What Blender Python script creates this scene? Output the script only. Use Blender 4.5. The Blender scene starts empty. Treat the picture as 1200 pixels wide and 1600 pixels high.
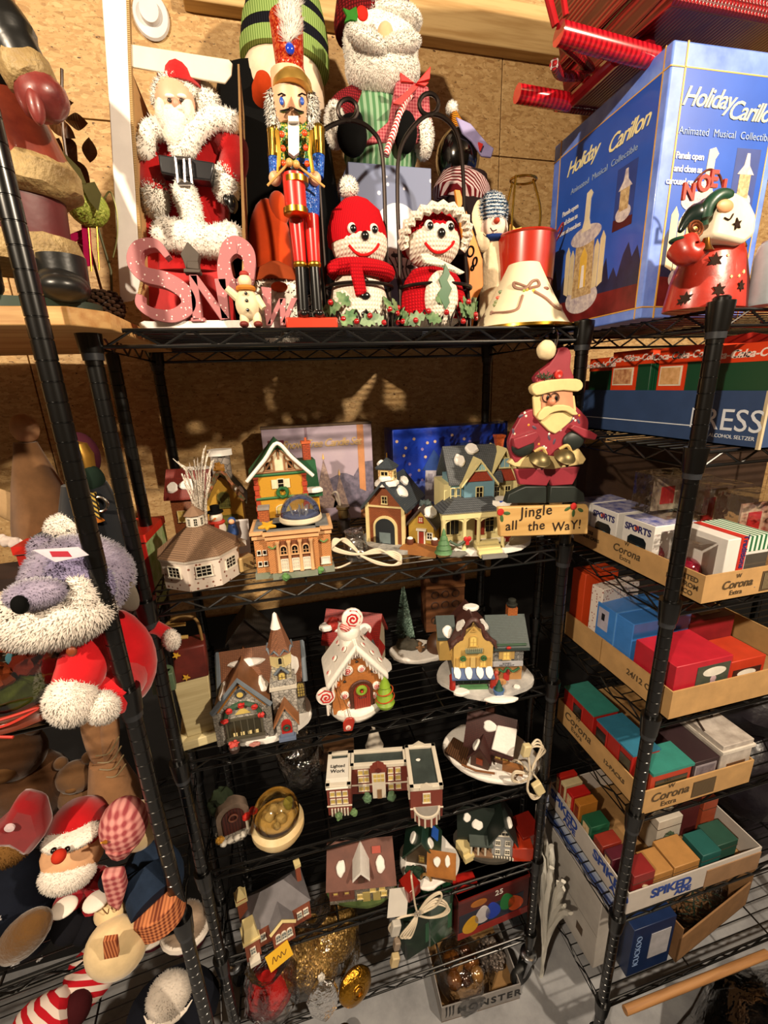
import bpy, math, random
from mathutils import Vector, Matrix, Euler, noise
PI = math.pi
rnd = random.Random(11)
SC = bpy.context.scene
COL = SC.collection

# ---------------------------------------------------------------- camera
CAMZ = 1.88                      # eye height over the concrete floor
FOC = 674.35                     # focal length in pixels of a 1200x1600 frame
CR = Matrix(((0.9694, 0.2235, 0.1014), (-0.2423, 0.9329, 0.2663), (-0.0351, -0.2827, 0.9586)))  # right, forward, up
CR = CR.to_quaternion().to_matrix()
cam_data = bpy.data.cameras.new('camera')
cam = bpy.data.objects.new('camera', cam_data); COL.objects.link(cam)
cam_data.sensor_fit = 'VERTICAL'; cam_data.sensor_height = 36.0; cam_data.lens = FOC / 1600 * 36
cam_data.clip_start = 0.02; cam_data.clip_end = 60
r_, f_, u_ = CR.col[0], CR.col[1], CR.col[2]
cam.matrix_world = Matrix.Translation((0, 0, CAMZ)) @ Matrix((r_, u_, -f_)).transposed().to_4x4()
SC.camera = cam
# ---------------------------------------------------------------- world, lamps, exposure
w_ = bpy.data.worlds.new('world'); SC.world = w_; w_.use_nodes = True
w_.node_tree.nodes['Background'].inputs[0].default_value = (0.9, 0.8, 0.7, 1)
w_.node_tree.nodes['Background'].inputs[1].default_value = 0.15
def bulb(x, y, z, power, col):
    l = bpy.data.lights.new('ceiling_bulb', 'POINT'); l.energy = power; l.color = col; l.shadow_soft_size = 0.035
    o = bpy.data.objects.new('ceiling_bulb', l); COL.objects.link(o); o.location = (x, y, z)
bulb(-1.05, -0.62, 2.80, 100, (1.0, 0.83, 0.62))
bulb(1.25, -0.62, 2.80, 100, (1.0, 0.83, 0.62))
vs = SC.view_settings
vs.view_transform = 'Standard'; vs.look = 'None'; vs.exposure = 1.18; vs.gamma = 1.0; vs.use_curve_mapping = False

# ---------------------------------------------------------------- pixel to place (used only to read real positions off the photograph)
def ray(px, py): return CR @ Vector(((px - 600) / FOC, 1, -(py - 800) / FOC))
def at(px, py, y): q = ray(px, py); return q * (y / q.y) + Vector((0, 0, CAMZ))
def on(px, py, z): q = ray(px, py); return q * ((z - CAMZ) / q.z) + Vector((0, 0, CAMZ))
def atx(px, py, x): q = ray(px, py); return q * (x / q.x) + Vector((0, 0, CAMZ))
def sc(px, py, y): q = ray(px, py); return y / q.y / FOC      # metres per pixel there

# ---------------------------------------------------------------- materials
def lin(h):
    h = h.lstrip('#'); c = [int(h[i:i + 2], 16) / 255 for i in (0, 2, 4)]
    return tuple(x / 12.92 if x <= .04045 else ((x + .055) / 1.055) ** 2.4 for x in c) + (1,)
MATS = {}
class NT:
    def __init__(s, key):
        s.m = bpy.data.materials.new(key); s.m.use_nodes = True; s.t = s.m.node_tree
        s.b = s.t.nodes['Principled BSDF']; s.tc = None
    def n(s, typ, **kw):
        x = s.t.nodes.new(typ)
        for k, v in kw.items():
            if k.startswith('i_'):
                k = k[2:]; x.inputs[int(k) if k.isdigit() else k.replace('_', ' ')].default_value = v
            else: setattr(x, k, v)
        return x
    def l(s, a, b): s.t.links.new(a, b)
    def co(s):
        if not s.tc: s.tc = s.n('ShaderNodeTexCoord')
        return s.tc.outputs['Object']
    def setp(s, col, rough, metal, coat=0, sheen=0):
        s.b.inputs['Base Color'].default_value = col; s.b.inputs['Roughness'].default_value = rough
        s.b.inputs['Metallic'].default_value = metal; s.b.inputs['Coat Weight'].default_value = coat
        s.b.inputs['Coat Roughness'].default_value = .1; s.b.inputs['Specular IOR Level'].default_value = .12 if rough > .79 else .5; s.b.inputs['Sheen Weight'].default_value = sheen
    def ramp(s, fac, stops):
        r = s.n('ShaderNodeValToRGB'); e = r.color_ramp.elements
        while len(e) < len(stops): e.new(.5)
        for q, (p, c) in zip(e, stops): q.position = p; q.color = lin(c) if isinstance(c, str) else c
        s.l(fac, r.inputs[0]); return r.outputs[0]
    def bump(s, h, st, d=.002):
        b = s.n('ShaderNodeBump', i_Strength=st, i_Distance=d); s.l(h, b.inputs['Height']); s.l(b.outputs[0], s.b.inputs['Normal'])
    def wallco(s):           # (x+y, z): rows stay level on any upright or sloping face
        p = s.n('ShaderNodeSeparateXYZ'); s.l(s.co(), p.inputs[0])
        a = s.n('ShaderNodeMath', operation='ADD'); s.l(p.outputs[0], a.inputs[0]); s.l(p.outputs[1], a.inputs[1])
        c = s.n('ShaderNodeCombineXYZ'); s.l(a.outputs[0], c.inputs[0]); s.l(p.outputs[2], c.inputs[1]); return c.outputs[0]
def M(col, rough=.5, metal=0, bump=0, bs=120, var=.12, vs=25, coat=0, sheen=0, kind='', c2=None, sc_=None):
    key = f'{kind}_{col}_{rough}_{metal}_{bump}_{bs}_{var}_{vs}_{coat}_{c2}_{sc_}'
    if key in MATS: return MATS[key]
    t = NT('paint_' + (kind or 'plain')); MATS[key] = t.m; c = lin(col); t.setp(c, rough, metal, coat, sheen)
    d = lin(c2) if c2 else tuple(x * .55 for x in c[:3]) + (1,)
    if kind == 'brick':
        b = t.n('ShaderNodeTexBrick', i_Scale=sc_ or 60, i_Color1=c, i_Color2=tuple(x * .8 for x in c[:3]) + (1,), i_Mortar=d, i_Mortar_Size=.035, i_Bias=0)
        b.inputs['Brick Width'].default_value = .6; b.inputs['Row Height'].default_value = .25
        t.l(t.wallco(), b.inputs['Vector']); t.l(b.outputs[0], t.b.inputs['Base Color']); t.bump(b.outputs[1], -.6, .0012)
    elif kind == 'siding':
        w = t.n('ShaderNodeTexWave', wave_type='BANDS', bands_direction='Z', wave_profile='SAW', i_Scale=sc_ or 40)
        t.l(t.co(), w.inputs['Vector']); t.l(t.ramp(w.outputs['Fac'], [(0, d), (.25, c), (1, c)]), t.b.inputs['Base Color']); t.bump(w.outputs['Fac'], .5, .001)
    elif kind == 'shingle':
        b = t.n('ShaderNodeTexBrick', i_Scale=sc_ or 60, i_Color1=c, i_Color2=tuple(x * .75 for x in c[:3]) + (1,), i_Mortar=d, i_Mortar_Size=.05)
        b.inputs['Brick Width'].default_value = .4; b.inputs['Row Height'].default_value = .3
        t.l(t.wallco(), b.inputs['Vector']); t.l(b.outputs[0], t.b.inputs['Base Color']); t.bump(b.outputs[1], -.8, .0015)
    elif kind == 'stone':
        v = t.n('ShaderNodeTexVoronoi', feature='DISTANCE_TO_EDGE', i_Scale=sc_ or 70); t.l(t.co(), v.inputs['Vector'])
        v2 = t.n('ShaderNodeTexVoronoi', i_Scale=sc_ or 70); t.l(t.co(), v2.inputs['Vector'])
        x = t.n('ShaderNodeMix', data_type='RGBA'); x.inputs['A'].default_value = c; x.inputs['B'].default_value = d
        t.l(v2.outputs['Color'], x.inputs['Factor'])
        x2 = t.n('ShaderNodeMix', data_type='RGBA', blend_type='MULTIPLY', i_Factor=1.0); t.l(x.outputs['Result'], x2.inputs['A'])
        t.l(t.ramp(v.outputs['Distance'], [(0, '#777777'), (.08, '#ffffff')]), x2.inputs['B'])
        t.l(x2.outputs['Result'], t.b.inputs['Base Color']); t.bump(v.outputs['Distance'], .6, .002)
    elif kind == 'glit':
        v = t.n('ShaderNodeTexVoronoi', i_Scale=sc_ or 900); t.l(t.co(), v.inputs['Vector'])
        x = t.n('ShaderNodeMix', data_type='RGBA'); x.inputs['A'].default_value = c; x.inputs['B'].default_value = d
        t.l(t.ramp(v.outputs['Color'], [(.55, '#000000'), (.75, '#ffffff')]), x.inputs['Factor']); t.l(x.outputs['Result'], t.b.inputs['Base Color'])
        nm = t.n('ShaderNodeVectorMath', operation='SUBTRACT'); t.l(v.outputs['Color'], nm.inputs[0]); nm.inputs[1].default_value = (.5, .5, .5)
        n2 = t.n('ShaderNodeVectorMath', operation='SCALE'); t.l(nm.outputs[0], n2.inputs[0]); n2.inputs['Scale'].default_value = .9
        g = t.n('ShaderNodeNewGeometry'); n3 = t.n('ShaderNodeVectorMath', operation='ADD'); t.l(n2.outputs[0], n3.inputs[0]); t.l(g.outputs['Normal'], n3.inputs[1])
        n4 = t.n('ShaderNodeVectorMath', operation='NORMALIZE'); t.l(n3.outputs[0], n4.inputs[0]); t.l(n4.outputs[0], t.b.inputs['Normal'])
    elif kind == 'speck':        # small sparkles or printed dots on a plain ground
        v = t.n('ShaderNodeTexVoronoi', i_Scale=sc_ or 200); t.l(t.co(), v.inputs['Vector'])
        t.l(t.ramp(v.outputs['Distance'], [(.0, d), (vs / 100, d), (vs / 100 + .05, c), (1, c)]), t.b.inputs['Base Color'])
    elif kind == 'knit':
        w = t.n('ShaderNodeTexWave', wave_type='BANDS', bands_direction='X', i_Scale=sc_ or 60, i_Distortion=0.6)
        w2 = t.n('ShaderNodeTexWave', wave_type='BANDS', bands_direction='Z', i_Scale=(sc_ or 60) * .8, i_Distortion=0.6)
        t.l(t.co(), w.inputs['Vector']); t.l(t.co(), w2.inputs['Vector'])
        a = t.n('ShaderNodeMath', operation='MULTIPLY'); t.l(w.outputs['Fac'], a.inputs[0]); t.l(w2.outputs['Fac'], a.inputs[1])
        t.l(t.ramp(a.outputs[0], [(0, d), (.4, c), (1, c)]), t.b.inputs['Base Color']); t.bump(a.outputs[0], .6, .003)
    elif kind == 'stripe' or kind == 'stripex' or kind == 'diag':
        w = t.n('ShaderNodeTexWave', wave_type='BANDS', bands_direction={'stripe': 'Z', 'stripex': 'X', 'diag': 'DIAGONAL'}[kind], i_Scale=sc_ or 20, i_Distortion=bump)
        t.l(t.co(), w.inputs['Vector']); t.l(t.ramp(w.outputs['Fac'], [(0, c), (.48, c), (.52, d), (1, d)]), t.b.inputs['Base Color'])
    elif kind == 'plaid':
        w = t.n('ShaderNodeTexWave', bands_direction='X', i_Scale=sc_ or 20); w2 = t.n('ShaderNodeTexWave', bands_direction='Z', i_Scale=sc_ or 20)
        t.l(t.co(), w.inputs['Vector']); t.l(t.co(), w2.inputs['Vector'])
        a = t.n('ShaderNodeMath', operation='ADD'); t.l(w.outputs['Fac'], a.inputs[0]); t.l(w2.outputs['Fac'], a.inputs[1])
        h = t.n('ShaderNodeMath', operation='MULTIPLY'); t.l(a.outputs[0], h.inputs[0]); h.inputs[1].default_value = .5
        t.l(t.ramp(h.outputs[0], [(.2, c), (.8, d)]), t.b.inputs['Base Color'])
    elif kind == 'wood':
        mp = t.n('ShaderNodeMapping'); mp.inputs['Scale'].default_value = (1.5, 22, 22); t.l(t.co(), mp.inputs[0])
        nz = t.n('ShaderNodeTexNoise', i_Scale=sc_ or 4, i_Detail=5); t.l(mp.outputs[0], nz.inputs['Vector'])
        t.l(t.ramp(nz.outputs['Fac'], [(.3, d), (.6, c)]), t.b.inputs['Base Color']); t.bump(nz.outputs['Fac'], .2, .001)
    elif kind == 'glass':
        t.b.inputs['Transmission Weight'].default_value = 1; t.b.inputs['IOR'].default_value = 1.0 + var
    elif kind == 'film':         # thin clear plastic: mostly see-through, glossy
        g = t.n('ShaderNodeBsdfGlossy', i_Roughness=rough); g.inputs[0].default_value = (.9, .9, .9, 1)
        tr = t.n('ShaderNodeBsdfTransparent'); tr.inputs[0].default_value = c; mx = t.n('ShaderNodeMixShader'); fr = t.n('ShaderNodeLayerWeight', i_Blend=.25)
        nz = t.n('ShaderNodeTexNoise', i_Scale=bs, i_Detail=3); t.l(t.co(), nz.inputs['Vector'])
        bm = t.n('ShaderNodeBump', i_Strength=bump, i_Distance=.01); t.l(nz.outputs['Fac'], bm.inputs['Height']); t.l(bm.outputs[0], g.inputs['Normal']); t.l(bm.outputs[0], fr.inputs['Normal'])
        ma = t.n('ShaderNodeMath', operation='ADD', use_clamp=True); t.l(fr.outputs['Fresnel'], ma.inputs[0]); ma.inputs[1].default_value = var
        t.l(ma.outputs[0], mx.inputs[0]); t.l(tr.outputs[0], mx.inputs[1]); t.l(g.outputs[0], mx.inputs[2])
        t.l(mx.outputs[0], t.t.nodes['Material Output'].inputs[0])
    else:
        if var:
            nz = t.n('ShaderNodeTexNoise', i_Scale=vs, i_Detail=4, i_Roughness=.6); t.l(t.co(), nz.inputs['Vector'])
            lo = tuple(max(0, x * (1 - var * 1.6)) for x in c[:3]) + (1,); hi = tuple(min(1, x * (1 + var)) for x in c[:3]) + (1,)
            if c2: lo, hi = d, c
            t.l(t.ramp(nz.outputs['Fac'], [(.3, lo), (.7, hi)]), t.b.inputs['Base Color'])
        if bump:
            b = t.n('ShaderNodeTexNoise', i_Scale=bs, i_Detail=3); t.l(t.co(), b.inputs['Vector']); t.bump(b.outputs['Fac'], bump, .004)
    return t.m

# ---------------------------------------------------------------- mesh collector
class G:
    def __init__(s): s.v = []; s.f = []; s.m = Matrix(); s.nn = {}
    def T(s, x=0, y=0, z=0, rx=0, ry=0, rz=0, k=1):
        s.m = Matrix.Translation((x, y, z)) @ Euler((math.radians(rx), math.radians(ry), math.radians(rz))).to_matrix().to_4x4() @ Matrix.Scale(k, 4); return s
    def add(s, vs, fs):
        o = len(s.v); s.v += [s.m @ Vector(v) for v in vs]; s.f += [[i + o for i in f] for f in fs]; return s
    def box(s, x0, x1, y0, y1, z0, z1):
        return s.add([(x, y, z) for z in (z0, z1) for y in (y0, y1) for x in (x0, x1)], [(0, 2, 3, 1), (4, 5, 7, 6), (0, 1, 5, 4), (2, 6, 7, 3), (0, 4, 6, 2), (1, 3, 7, 5)])
    def cb(s, x, y, z, sx, sy, sz): return s.box(x - sx / 2, x + sx / 2, y - sy / 2, y + sy / 2, z, z + sz)     # box standing on z
    def prism(s, poly, y0, y1):          # polygon in x,z pushed from y0 to y1
        n = len(poly); return s.add([(x, y0, z) for x, z in poly] + [(x, y1, z) for x, z in poly],
            [list(range(n)), list(range(2 * n - 1, n - 1, -1))] + [(i, i + n, (i + 1) % n + n, (i + 1) % n) for i in range(n)])
    def slab(s, poly, z0, z1):           # polygon in x,y raised from z0 to z1
        n = len(poly); return s.add([(x, y, z0) for x, y in poly] + [(x, y, z1) for x, y in poly],
            [list(range(n - 1, -1, -1)), list(range(n, 2 * n))] + [(i, (i + 1) % n, (i + 1) % n + n, i + n) for i in range(n)])
    def frus(s, poly0, z0, poly1, z1):   # loft between two outlines in x,y
        n = len(poly0); return s.add([(x, y, z0) for x, y in poly0] + [(x, y, z1) for x, y in poly1],
            [list(range(n - 1, -1, -1)), list(range(n, 2 * n))] + [(i, (i + 1) % n, (i + 1) % n + n, i + n) for i in range(n)])
    def lathe(s, prof, c=(0, 0, 0), n=20, sx=1, sy=1, ph=0):
        vs, fs = [], []
        for r, z in prof:
            for k in range(n):
                a = 2 * PI * k / n + ph; vs.append((c[0] + r * sx * math.cos(a), c[1] + r * sy * math.sin(a), c[2] + z))
        for i in range(len(prof) - 1):
            for k in range(n): fs.append((i * n + k, i * n + (k + 1) % n, (i + 1) * n + (k + 1) % n, (i + 1) * n + k))
        if prof[0][0] > 1e-6: fs.append(list(range(n - 1, -1, -1)))
        if prof[-1][0] > 1e-6: fs.append(list(range((len(prof) - 1) * n, len(prof) * n)))
        return s.add(vs, fs)
    def cyl(s, p0, p1, r0, r1=None, n=12):
        return s.tube([p0, p1], [r0, r0 if r1 is None else r1], n)
    def ell(s, c, r, n=20, m=12):
        if not hasattr(r, '__len__'): r = (r, r, r)
        pr = [(math.sin(PI * i / m), -math.cos(PI * i / m)) for i in range(m + 1)]
        vs, fs = [(c[0], c[1], c[2] - r[2])], []
        for q, z in pr[1:-1]:
            for k in range(n): a = 2 * PI * k / n; vs.append((c[0] + r[0] * q * math.cos(a), c[1] + r[1] * q * math.sin(a), c[2] + r[2] * z))
        vs.append((c[0], c[1], c[2] + r[2])); L = len(vs) - 1
        for k in range(n): fs.append((0, 1 + (k + 1) % n, 1 + k)); fs.append((L, L - n + k, L - n + (k + 1) % n))
        for i in range(m - 2):
            for k in range(n): a = 1 + i * n; fs.append((a + k, a + (k + 1) % n, a + n + (k + 1) % n, a + n + k))
        return s.add(vs, fs)
    def tube(s, pts, r, n=8, closed=False):
        pts = [Vector(p) for p in pts]; N = len(pts); rs = r if hasattr(r, '__len__') else [r] * N
        vs, fs = [], []; prev = None
        for i, p in enumerate(pts):
            a = pts[i - 1] if (i or closed) else p; b = pts[(i + 1) % N] if (i < N - 1 or closed) else p
            t = (b - a); t = t.normalized() if t.length > 1e-9 else Vector((0, 0, 1))
            if prev is None:
                u = t.cross(Vector((0, 0, 1)) if abs(t.z) < .9 else Vector((1, 0, 0))).normalized()
            else:
                u = prev - t * prev.dot(t); u = u.normalized() if u.length > 1e-6 else t.orthogonal().normalized()
            prev = u; w = t.cross(u)
            for k in range(n): q = 2 * PI * k / n; vs.append(p + (u * math.cos(q) + w * math.sin(q)) * rs[i])
        for i in range(N if closed else N - 1):
            a, b = i * n, ((i + 1) % N) * n
            for k in range(n): fs.append((a + k, a + (k + 1) % n, b + (k + 1) % n, b + k))
        if not closed: fs.append(list(range(n - 1, -1, -1))); fs.append(list(range((N - 1) * n, N * n)))
        return s.add(vs, fs)
    def fuzz(s, c, r, n, L, w=None, zmin=-1, lean=(0, 0, -.3)):      # pile: thin blades standing on an ellipsoid
        if not hasattr(r, '__len__'): r = (r, r, r)
        w = w or L * .2
        for _ in range(n):
            z = rnd.uniform(zmin, 1); a = rnd.uniform(0, 2 * PI); q = math.sqrt(1 - z * z)
            d = Vector((q * math.cos(a), q * math.sin(a), z)); p = Vector((c[0] + r[0] * d.x, c[1] + r[1] * d.y, c[2] + r[2] * d.z))
            nn = Vector((d.x / r[0], d.y / r[1], d.z / r[2])).normalized()
            t = nn.orthogonal().normalized(); t.rotate(Matrix.Rotation(rnd.uniform(0, 6.3), 3, nn))
            tip = p + (nn + Vector(lean) + Vector((rnd.uniform(-.5, .5), rnd.uniform(-.5, .5), rnd.uniform(-.5, .5)))).normalized() * L * rnd.uniform(.6, 1.1)
            p = p - nn * L * .15
            i = len(s.v); nw = (s.m.to_3x3() @ (nn + Vector((0, 0, .15)))).normalized(); b = nn.cross(t) * w
            for j in range(4): s.nn[i + j] = nw
            s.add([p - t * w - b * .6, p + t * w - b * .6, p + b * 1.1, tip], [(0, 1, 3), (1, 2, 3), (2, 0, 3)])
        return s
    def ball(s, c, r, L=0, n=900, **k):      # furry ball
        s.ell(c, r, 22, 14)
        if L: s.fuzz(c, r, n, L, **k)
        return s
    def gable(s, x0, x1, y0, y1, z0, z1, h, axis='y'):      # upright walls with gable ends, ridge along axis
        if axis == 'y': return s.prism([(x0, z0), (x1, z0), (x1, z1), ((x0 + x1) / 2, z1 + h), (x0, z1)], y0, y1)
        m = s.m; s.m = m @ Matrix.Rotation(PI / 2, 4, 'Z'); s.prism([(y0, z0), (y1, z0), (y1, z1), ((y0 + y1) / 2, z1 + h), (y0, z1)], -x1, -x0); s.m = m; return s
    def roof(s, x0, x1, y0, y1, z, h, th=.006, ov=.008, axis='y'):      # two sloping slabs over a gable
        m = s.m
        if axis == 'x': s.m = m @ Matrix.Rotation(PI / 2, 4, 'Z'); x0, x1, y0, y1 = y0, y1, -x1, -x0
        c = (x0 + x1) / 2; k = h / ((x1 - x0) / 2); dz = ov * k
        s.prism([(x0 - ov, z - dz), (c, z + h), (c, z + h + th * 1.2), (x0 - ov, z - dz + th * 1.2)], y0 - ov, y1 + ov)
        s.prism([(x1 + ov, z - dz + th * 1.2), (c, z + h + th * 1.2), (c, z + h), (x1 + ov, z - dz)], y0 - ov, y1 + ov)
        s.m = m; return s
    def hip(s, x0, x1, y0, y1, z, h, rl=0, axis='x'):
        cx, cy = (x0 + x1) / 2, (y0 + y1) / 2
        a, b = ((cx - rl / 2, cy, z + h), (cx + rl / 2, cy, z + h)) if axis == 'x' else ((cx, cy - rl / 2, z + h), (cx, cy + rl / 2, z + h))
        v = [(x0, y0, z), (x1, y0, z), (x1, y1, z), (x0, y1, z), a, b]
        f = [(3, 2, 1, 0), (0, 1, 5, 4), (1, 2, 5), (2, 3, 4, 5), (3, 0, 4)] if axis == 'x' else [(3, 2, 1, 0), (0, 1, 4), (1, 2, 5, 4), (2, 3, 5), (3, 0, 4, 5)]
        return s.add(v, f)
    def wob(s, amp, k, seed=0):            # hand-made unevenness
        o = Vector((seed * 3.1, seed * 1.7, seed)); s.v = [v + noise.noise_vector(v * k + o) * amp for v in s.v]; return s
def circ(r, n=24, cx=0, cy=0, sx=1, sy=1, a0=0, a1=2 * PI):
    m = n if abs(a1 - a0 - 2 * PI) < 1e-6 else n - 1
    return [(cx + r * sx * math.cos(a0 + (a1 - a0) * i / m), cy + r * sy * math.sin(a0 + (a1 - a0) * i / m)) for i in range(n)]
def blob(rx, ry, n=28, amp=.1, seed=0, cx=0, cy=0):      # rounded uneven outline
    return [(cx + rx * math.cos(a) * (1 + amp * noise.noise(Vector((math.cos(a) * 1.3, math.sin(a) * 1.3, seed * 5.3)))), cy + ry * math.sin(a) * (1 + amp * noise.noise(Vector((math.cos(a) * 1.3 + 9, math.sin(a) * 1.3, seed * 5.3))))) for a in [2 * PI * i / n for i in range(n)]]
def spline(pts, n=8, closed=False):
    P = [Vector(p) for p in pts]; out = []; N = len(P)
    for i in range(N if closed else N - 1):
        p0, p1, p2, p3 = (P[(i - 1) % N], P[i], P[(i + 1) % N], P[(i + 2) % N]) if closed else (P[max(i - 1, 0)], P[i], P[i + 1], P[min(i + 2, N - 1)])
        for k in range(n):
            t = k / n; out.append(.5 * ((2 * p1) + (p2 - p0) * t + (2 * p0 - 5 * p1 + 4 * p2 - p3) * t * t + (3 * p1 - p0 - 3 * p2 + p3) * t ** 3))
    if not closed: out.append(P[-1])
    return out

def mesh_obj(name, g, mat, parent=None, s=1, smooth=True, bev=0, sub=0, ang=40):
    me = bpy.data.meshes.new(name); me.from_pydata([tuple(v * s) for v in g.v], [], g.f); me.materials.append(mat)
    if g.nn: smooth = True; ang = 180
    if smooth:
        me.polygons.foreach_set('use_smooth', [True] * len(me.polygons)); me.set_sharp_from_angle(angle=math.radians(ang))
    if g.nn: me.normals_split_custom_set_from_vertices([tuple(g.nn.get(i, (0, 0, 0))) for i in range(len(g.v))])
    else: me.validate(); me.update()
    o = bpy.data.objects.new(name, me); COL.objects.link(o); o.parent = parent
    if sub: x = o.modifiers.new('sub', 'SUBSURF'); x.levels = x.render_levels = sub
    if bev: x = o.modifiers.new('bev', 'BEVEL'); x.width = bev; x.segments = 2; x.limit_method = 'ANGLE'
    return o
def tag(o, label, cat, group=None, kind=None):
    if label: o['label'] = label
    if cat: o['category'] = cat
    if group: o['group'] = group
    if kind: o['kind'] = kind
    return o
def one(name, label, cat, g, mat, loc=(0, 0, 0), rz=0, group=None, kind=None, s=1, rx=0, ry=0, **k):
    o = mesh_obj(name, g, mat, None, s, **k); o.location = loc; o.rotation_euler = (math.radians(rx), math.radians(ry), math.radians(rz)); return tag(o, label, cat, group, kind)
class Th:            # a thing: an Empty at its base that parents its parts; s scales the part coordinates to metres
    def __init__(s, name, label, cat, loc, rz=0, s_=1, group=None, rx=0, ry=0):
        s.e = bpy.data.objects.new(name, None); COL.objects.link(s.e); s.e.empty_display_size = .02; s.s = s_
        s.e.location = loc; s.e.rotation_euler = (math.radians(rx), math.radians(ry), math.radians(rz)); tag(s.e, label, cat, group)
    def p(s, name, g, mat, par=None, label=None, **k):
        o = mesh_obj(name, g, mat, par or s.e, s.s, **k)
        if label: o['label'] = label
        return o
    def text(s, body, size, loc, mat, rx=90, rz=0, ry=0, shear=0, off=0, ext=.0004, par=None, align='CENTER', name='lettering', sp=1, sx=1):
        c = bpy.data.curves.new(name, 'FONT'); c.body = body; c.size = size * s.s; c.shear = shear; c.offset = off * s.s; c.extrude = ext; c.align_x = align; c.space_character = sp; c.resolution_u = 3
        o = bpy.data.objects.new('t', c); me = bpy.data.meshes.new_from_object(o); bpy.data.objects.remove(o); bpy.data.curves.remove(c)
        me.name = name; me.materials.clear(); me.materials.append(mat)
        me.transform(Matrix.Translation(Vector(loc) * s.s) @ Euler((math.radians(rx), math.radians(ry), math.radians(rz)), 'XYZ').to_matrix().to_4x4() @ Matrix.Diagonal((sx, 1, 1, 1)))
        o = bpy.data.objects.new(name, me); COL.objects.link(o); o.parent = par or s.e; return o
def copy_thing(e, loc, rz=None, label=None, name=None):
    r = e.copy(); COL.objects.link(r); r.location = loc
    if rz is not None: r.rotation_euler.z = math.radians(rz)
    if label: r['label'] = label
    for ch in list(e.children):
        c = ch.copy(); COL.objects.link(c); c.parent = r
        for g2 in ch.children: d = g2.copy(); COL.objects.link(d); d.parent = c
    return r

# ================================================================ the setting
def osb():
    t = NT('osb_board'); t.setp(lin('#b98a55'), .62, 0); co = t.co(); cols = []
    base = None
    for i, (rz, scl) in enumerate(((.35, 1), (1.3, 1.15), (2.3, .9))):
        mp = t.n('ShaderNodeMapping'); mp.inputs['Scale'].default_value = (55 * scl, 55, 170 * scl); mp.inputs['Rotation'].default_value = (0, rz, 0); mp.inputs['Location'].default_value = (i * 3.3, 0, i)
        t.l(co, mp.inputs[0]); v = t.n('ShaderNodeTexVoronoi', i_Scale=1.0); t.l(mp.outputs[0], v.inputs['Vector'])
        r = t.ramp(v.outputs['Color'], [(.0, '#967042'), (.3, '#ad8856'), (.65, '#ba9764'), (1, '#cdab78')])
        if base is None: base = r
        else:
            nz = t.n('ShaderNodeTexNoise', i_Scale=60.0 + 15 * i, i_Detail=2); t.l(co, nz.inputs['Vector'])
            x = t.n('ShaderNodeMix', data_type='RGBA'); t.l(t.ramp(nz.outputs['Fac'], [(.42, '#000000'), (.5, '#ffffff')]), x.inputs['Factor']); t.l(base, x.inputs['A']); t.l(r, x.inputs['B']); base = x.outputs['Result']
    mp = t.n('ShaderNodeMapping'); mp.inputs['Scale'].default_value = (85, 85, 190); mp.inputs['Rotation'].default_value = (0, .5, 0); t.l(co, mp.inputs[0])
    nz = t.n('ShaderNodeTexNoise', i_Scale=1.0, i_Detail=3, i_Roughness=.6); t.l(mp.outputs[0], nz.inputs['Vector'])
    x = t.n('ShaderNodeMix', data_type='RGBA', blend_type='MULTIPLY', i_Factor=1.0); t.l(base, x.inputs['A']); t.l(t.ramp(nz.outputs['Fac'], [(.30, '#4a3018'), (.38, '#ffffff')]), x.inputs['B'])
    t.l(x.outputs['Result'], t.b.inputs['Base Color']); t.bump(nz.outputs['Fac'], .35, .004); return t.m
OSB = osb()
YW = 1.27                         # face of the back wall
wall = mesh_obj('wall_back', G().box(-3, 3.2, YW + .012, YW + .08, 0, 3), M('#3a2a1c', .9)); wall['kind'] = 'structure'
for (x0, x1) in ((-3, -1.78), (-1.777, -.56), (-.557, .66), (.663, 1.88), (1.883, 3.2)):
    for (z0, z1) in ((0, 2.46), (2.463, 3)):
        mesh_obj('panel', G().box(x0, x1, YW, YW + .011, z0, z1), OSB, wall, bev=.001)
con = NT('concrete'); con.setp(lin('#8a8a8c'), .75, 0)
nz = con.n('ShaderNodeTexNoise', i_Scale=7.0, i_Detail=8, i_Roughness=.65); con.l(con.co(), nz.inputs['Vector'])
con.l(con.ramp(nz.outputs['Fac'], [(.3, '#75767a'), (.55, '#95969a'), (.75, '#a6a7aa')]), con.b.inputs['Base Color']); con.bump(nz.outputs['Fac'], .3, .003)
for n, b, m in (('floor', (-3, 3.2, -2.6, YW + .08, -.05, 0), con.m), ('ceiling', (-3, 3.2, -2.6, YW + .08, 3, 3.05), M('#4a3c2c', .8)), ('wall_left', (-3.05, -3, -2.6, YW + .08, 0, 3), M('#44372a', .8)),
                ('wall_right', (3.2, 3.25, -2.6, YW + .08, 0, 3), M('#44372a', .8)), ('wall_front', (-3, 3.2, -2.65, -2.6, 0, 3), M('#43382a', .8))):
    mesh_obj(n, G().box(*b), m)['kind'] = 'structure'
bt = mesh_obj('trim_1', G().box(-.1, 3.19, YW - .038, YW, 2.672, 2.765), M('#c9a871', .7, kind='wood', c2='#ab8650'), bev=.003); bt['kind'] = 'structure'; bt['label'] = 'pale pine batten screwed across the top of the chipboard wall'

sh_ = mesh_obj('shade_sheet', G().box(-2.2, .68, YW - .006, YW - .003, 0, 1.22).box(.68, 2.2, YW - .006, YW - .003, 0, 1.34).wob(.002, 6), M('#0c0a0a', .7, bump=.5, bs=8), None); tag(sh_, 'added black sheet standing in for the shade on the lower chipboard wall', 'shade sheet')  # added black surface: gives the deep shade behind the lower shelves as colour
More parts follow.
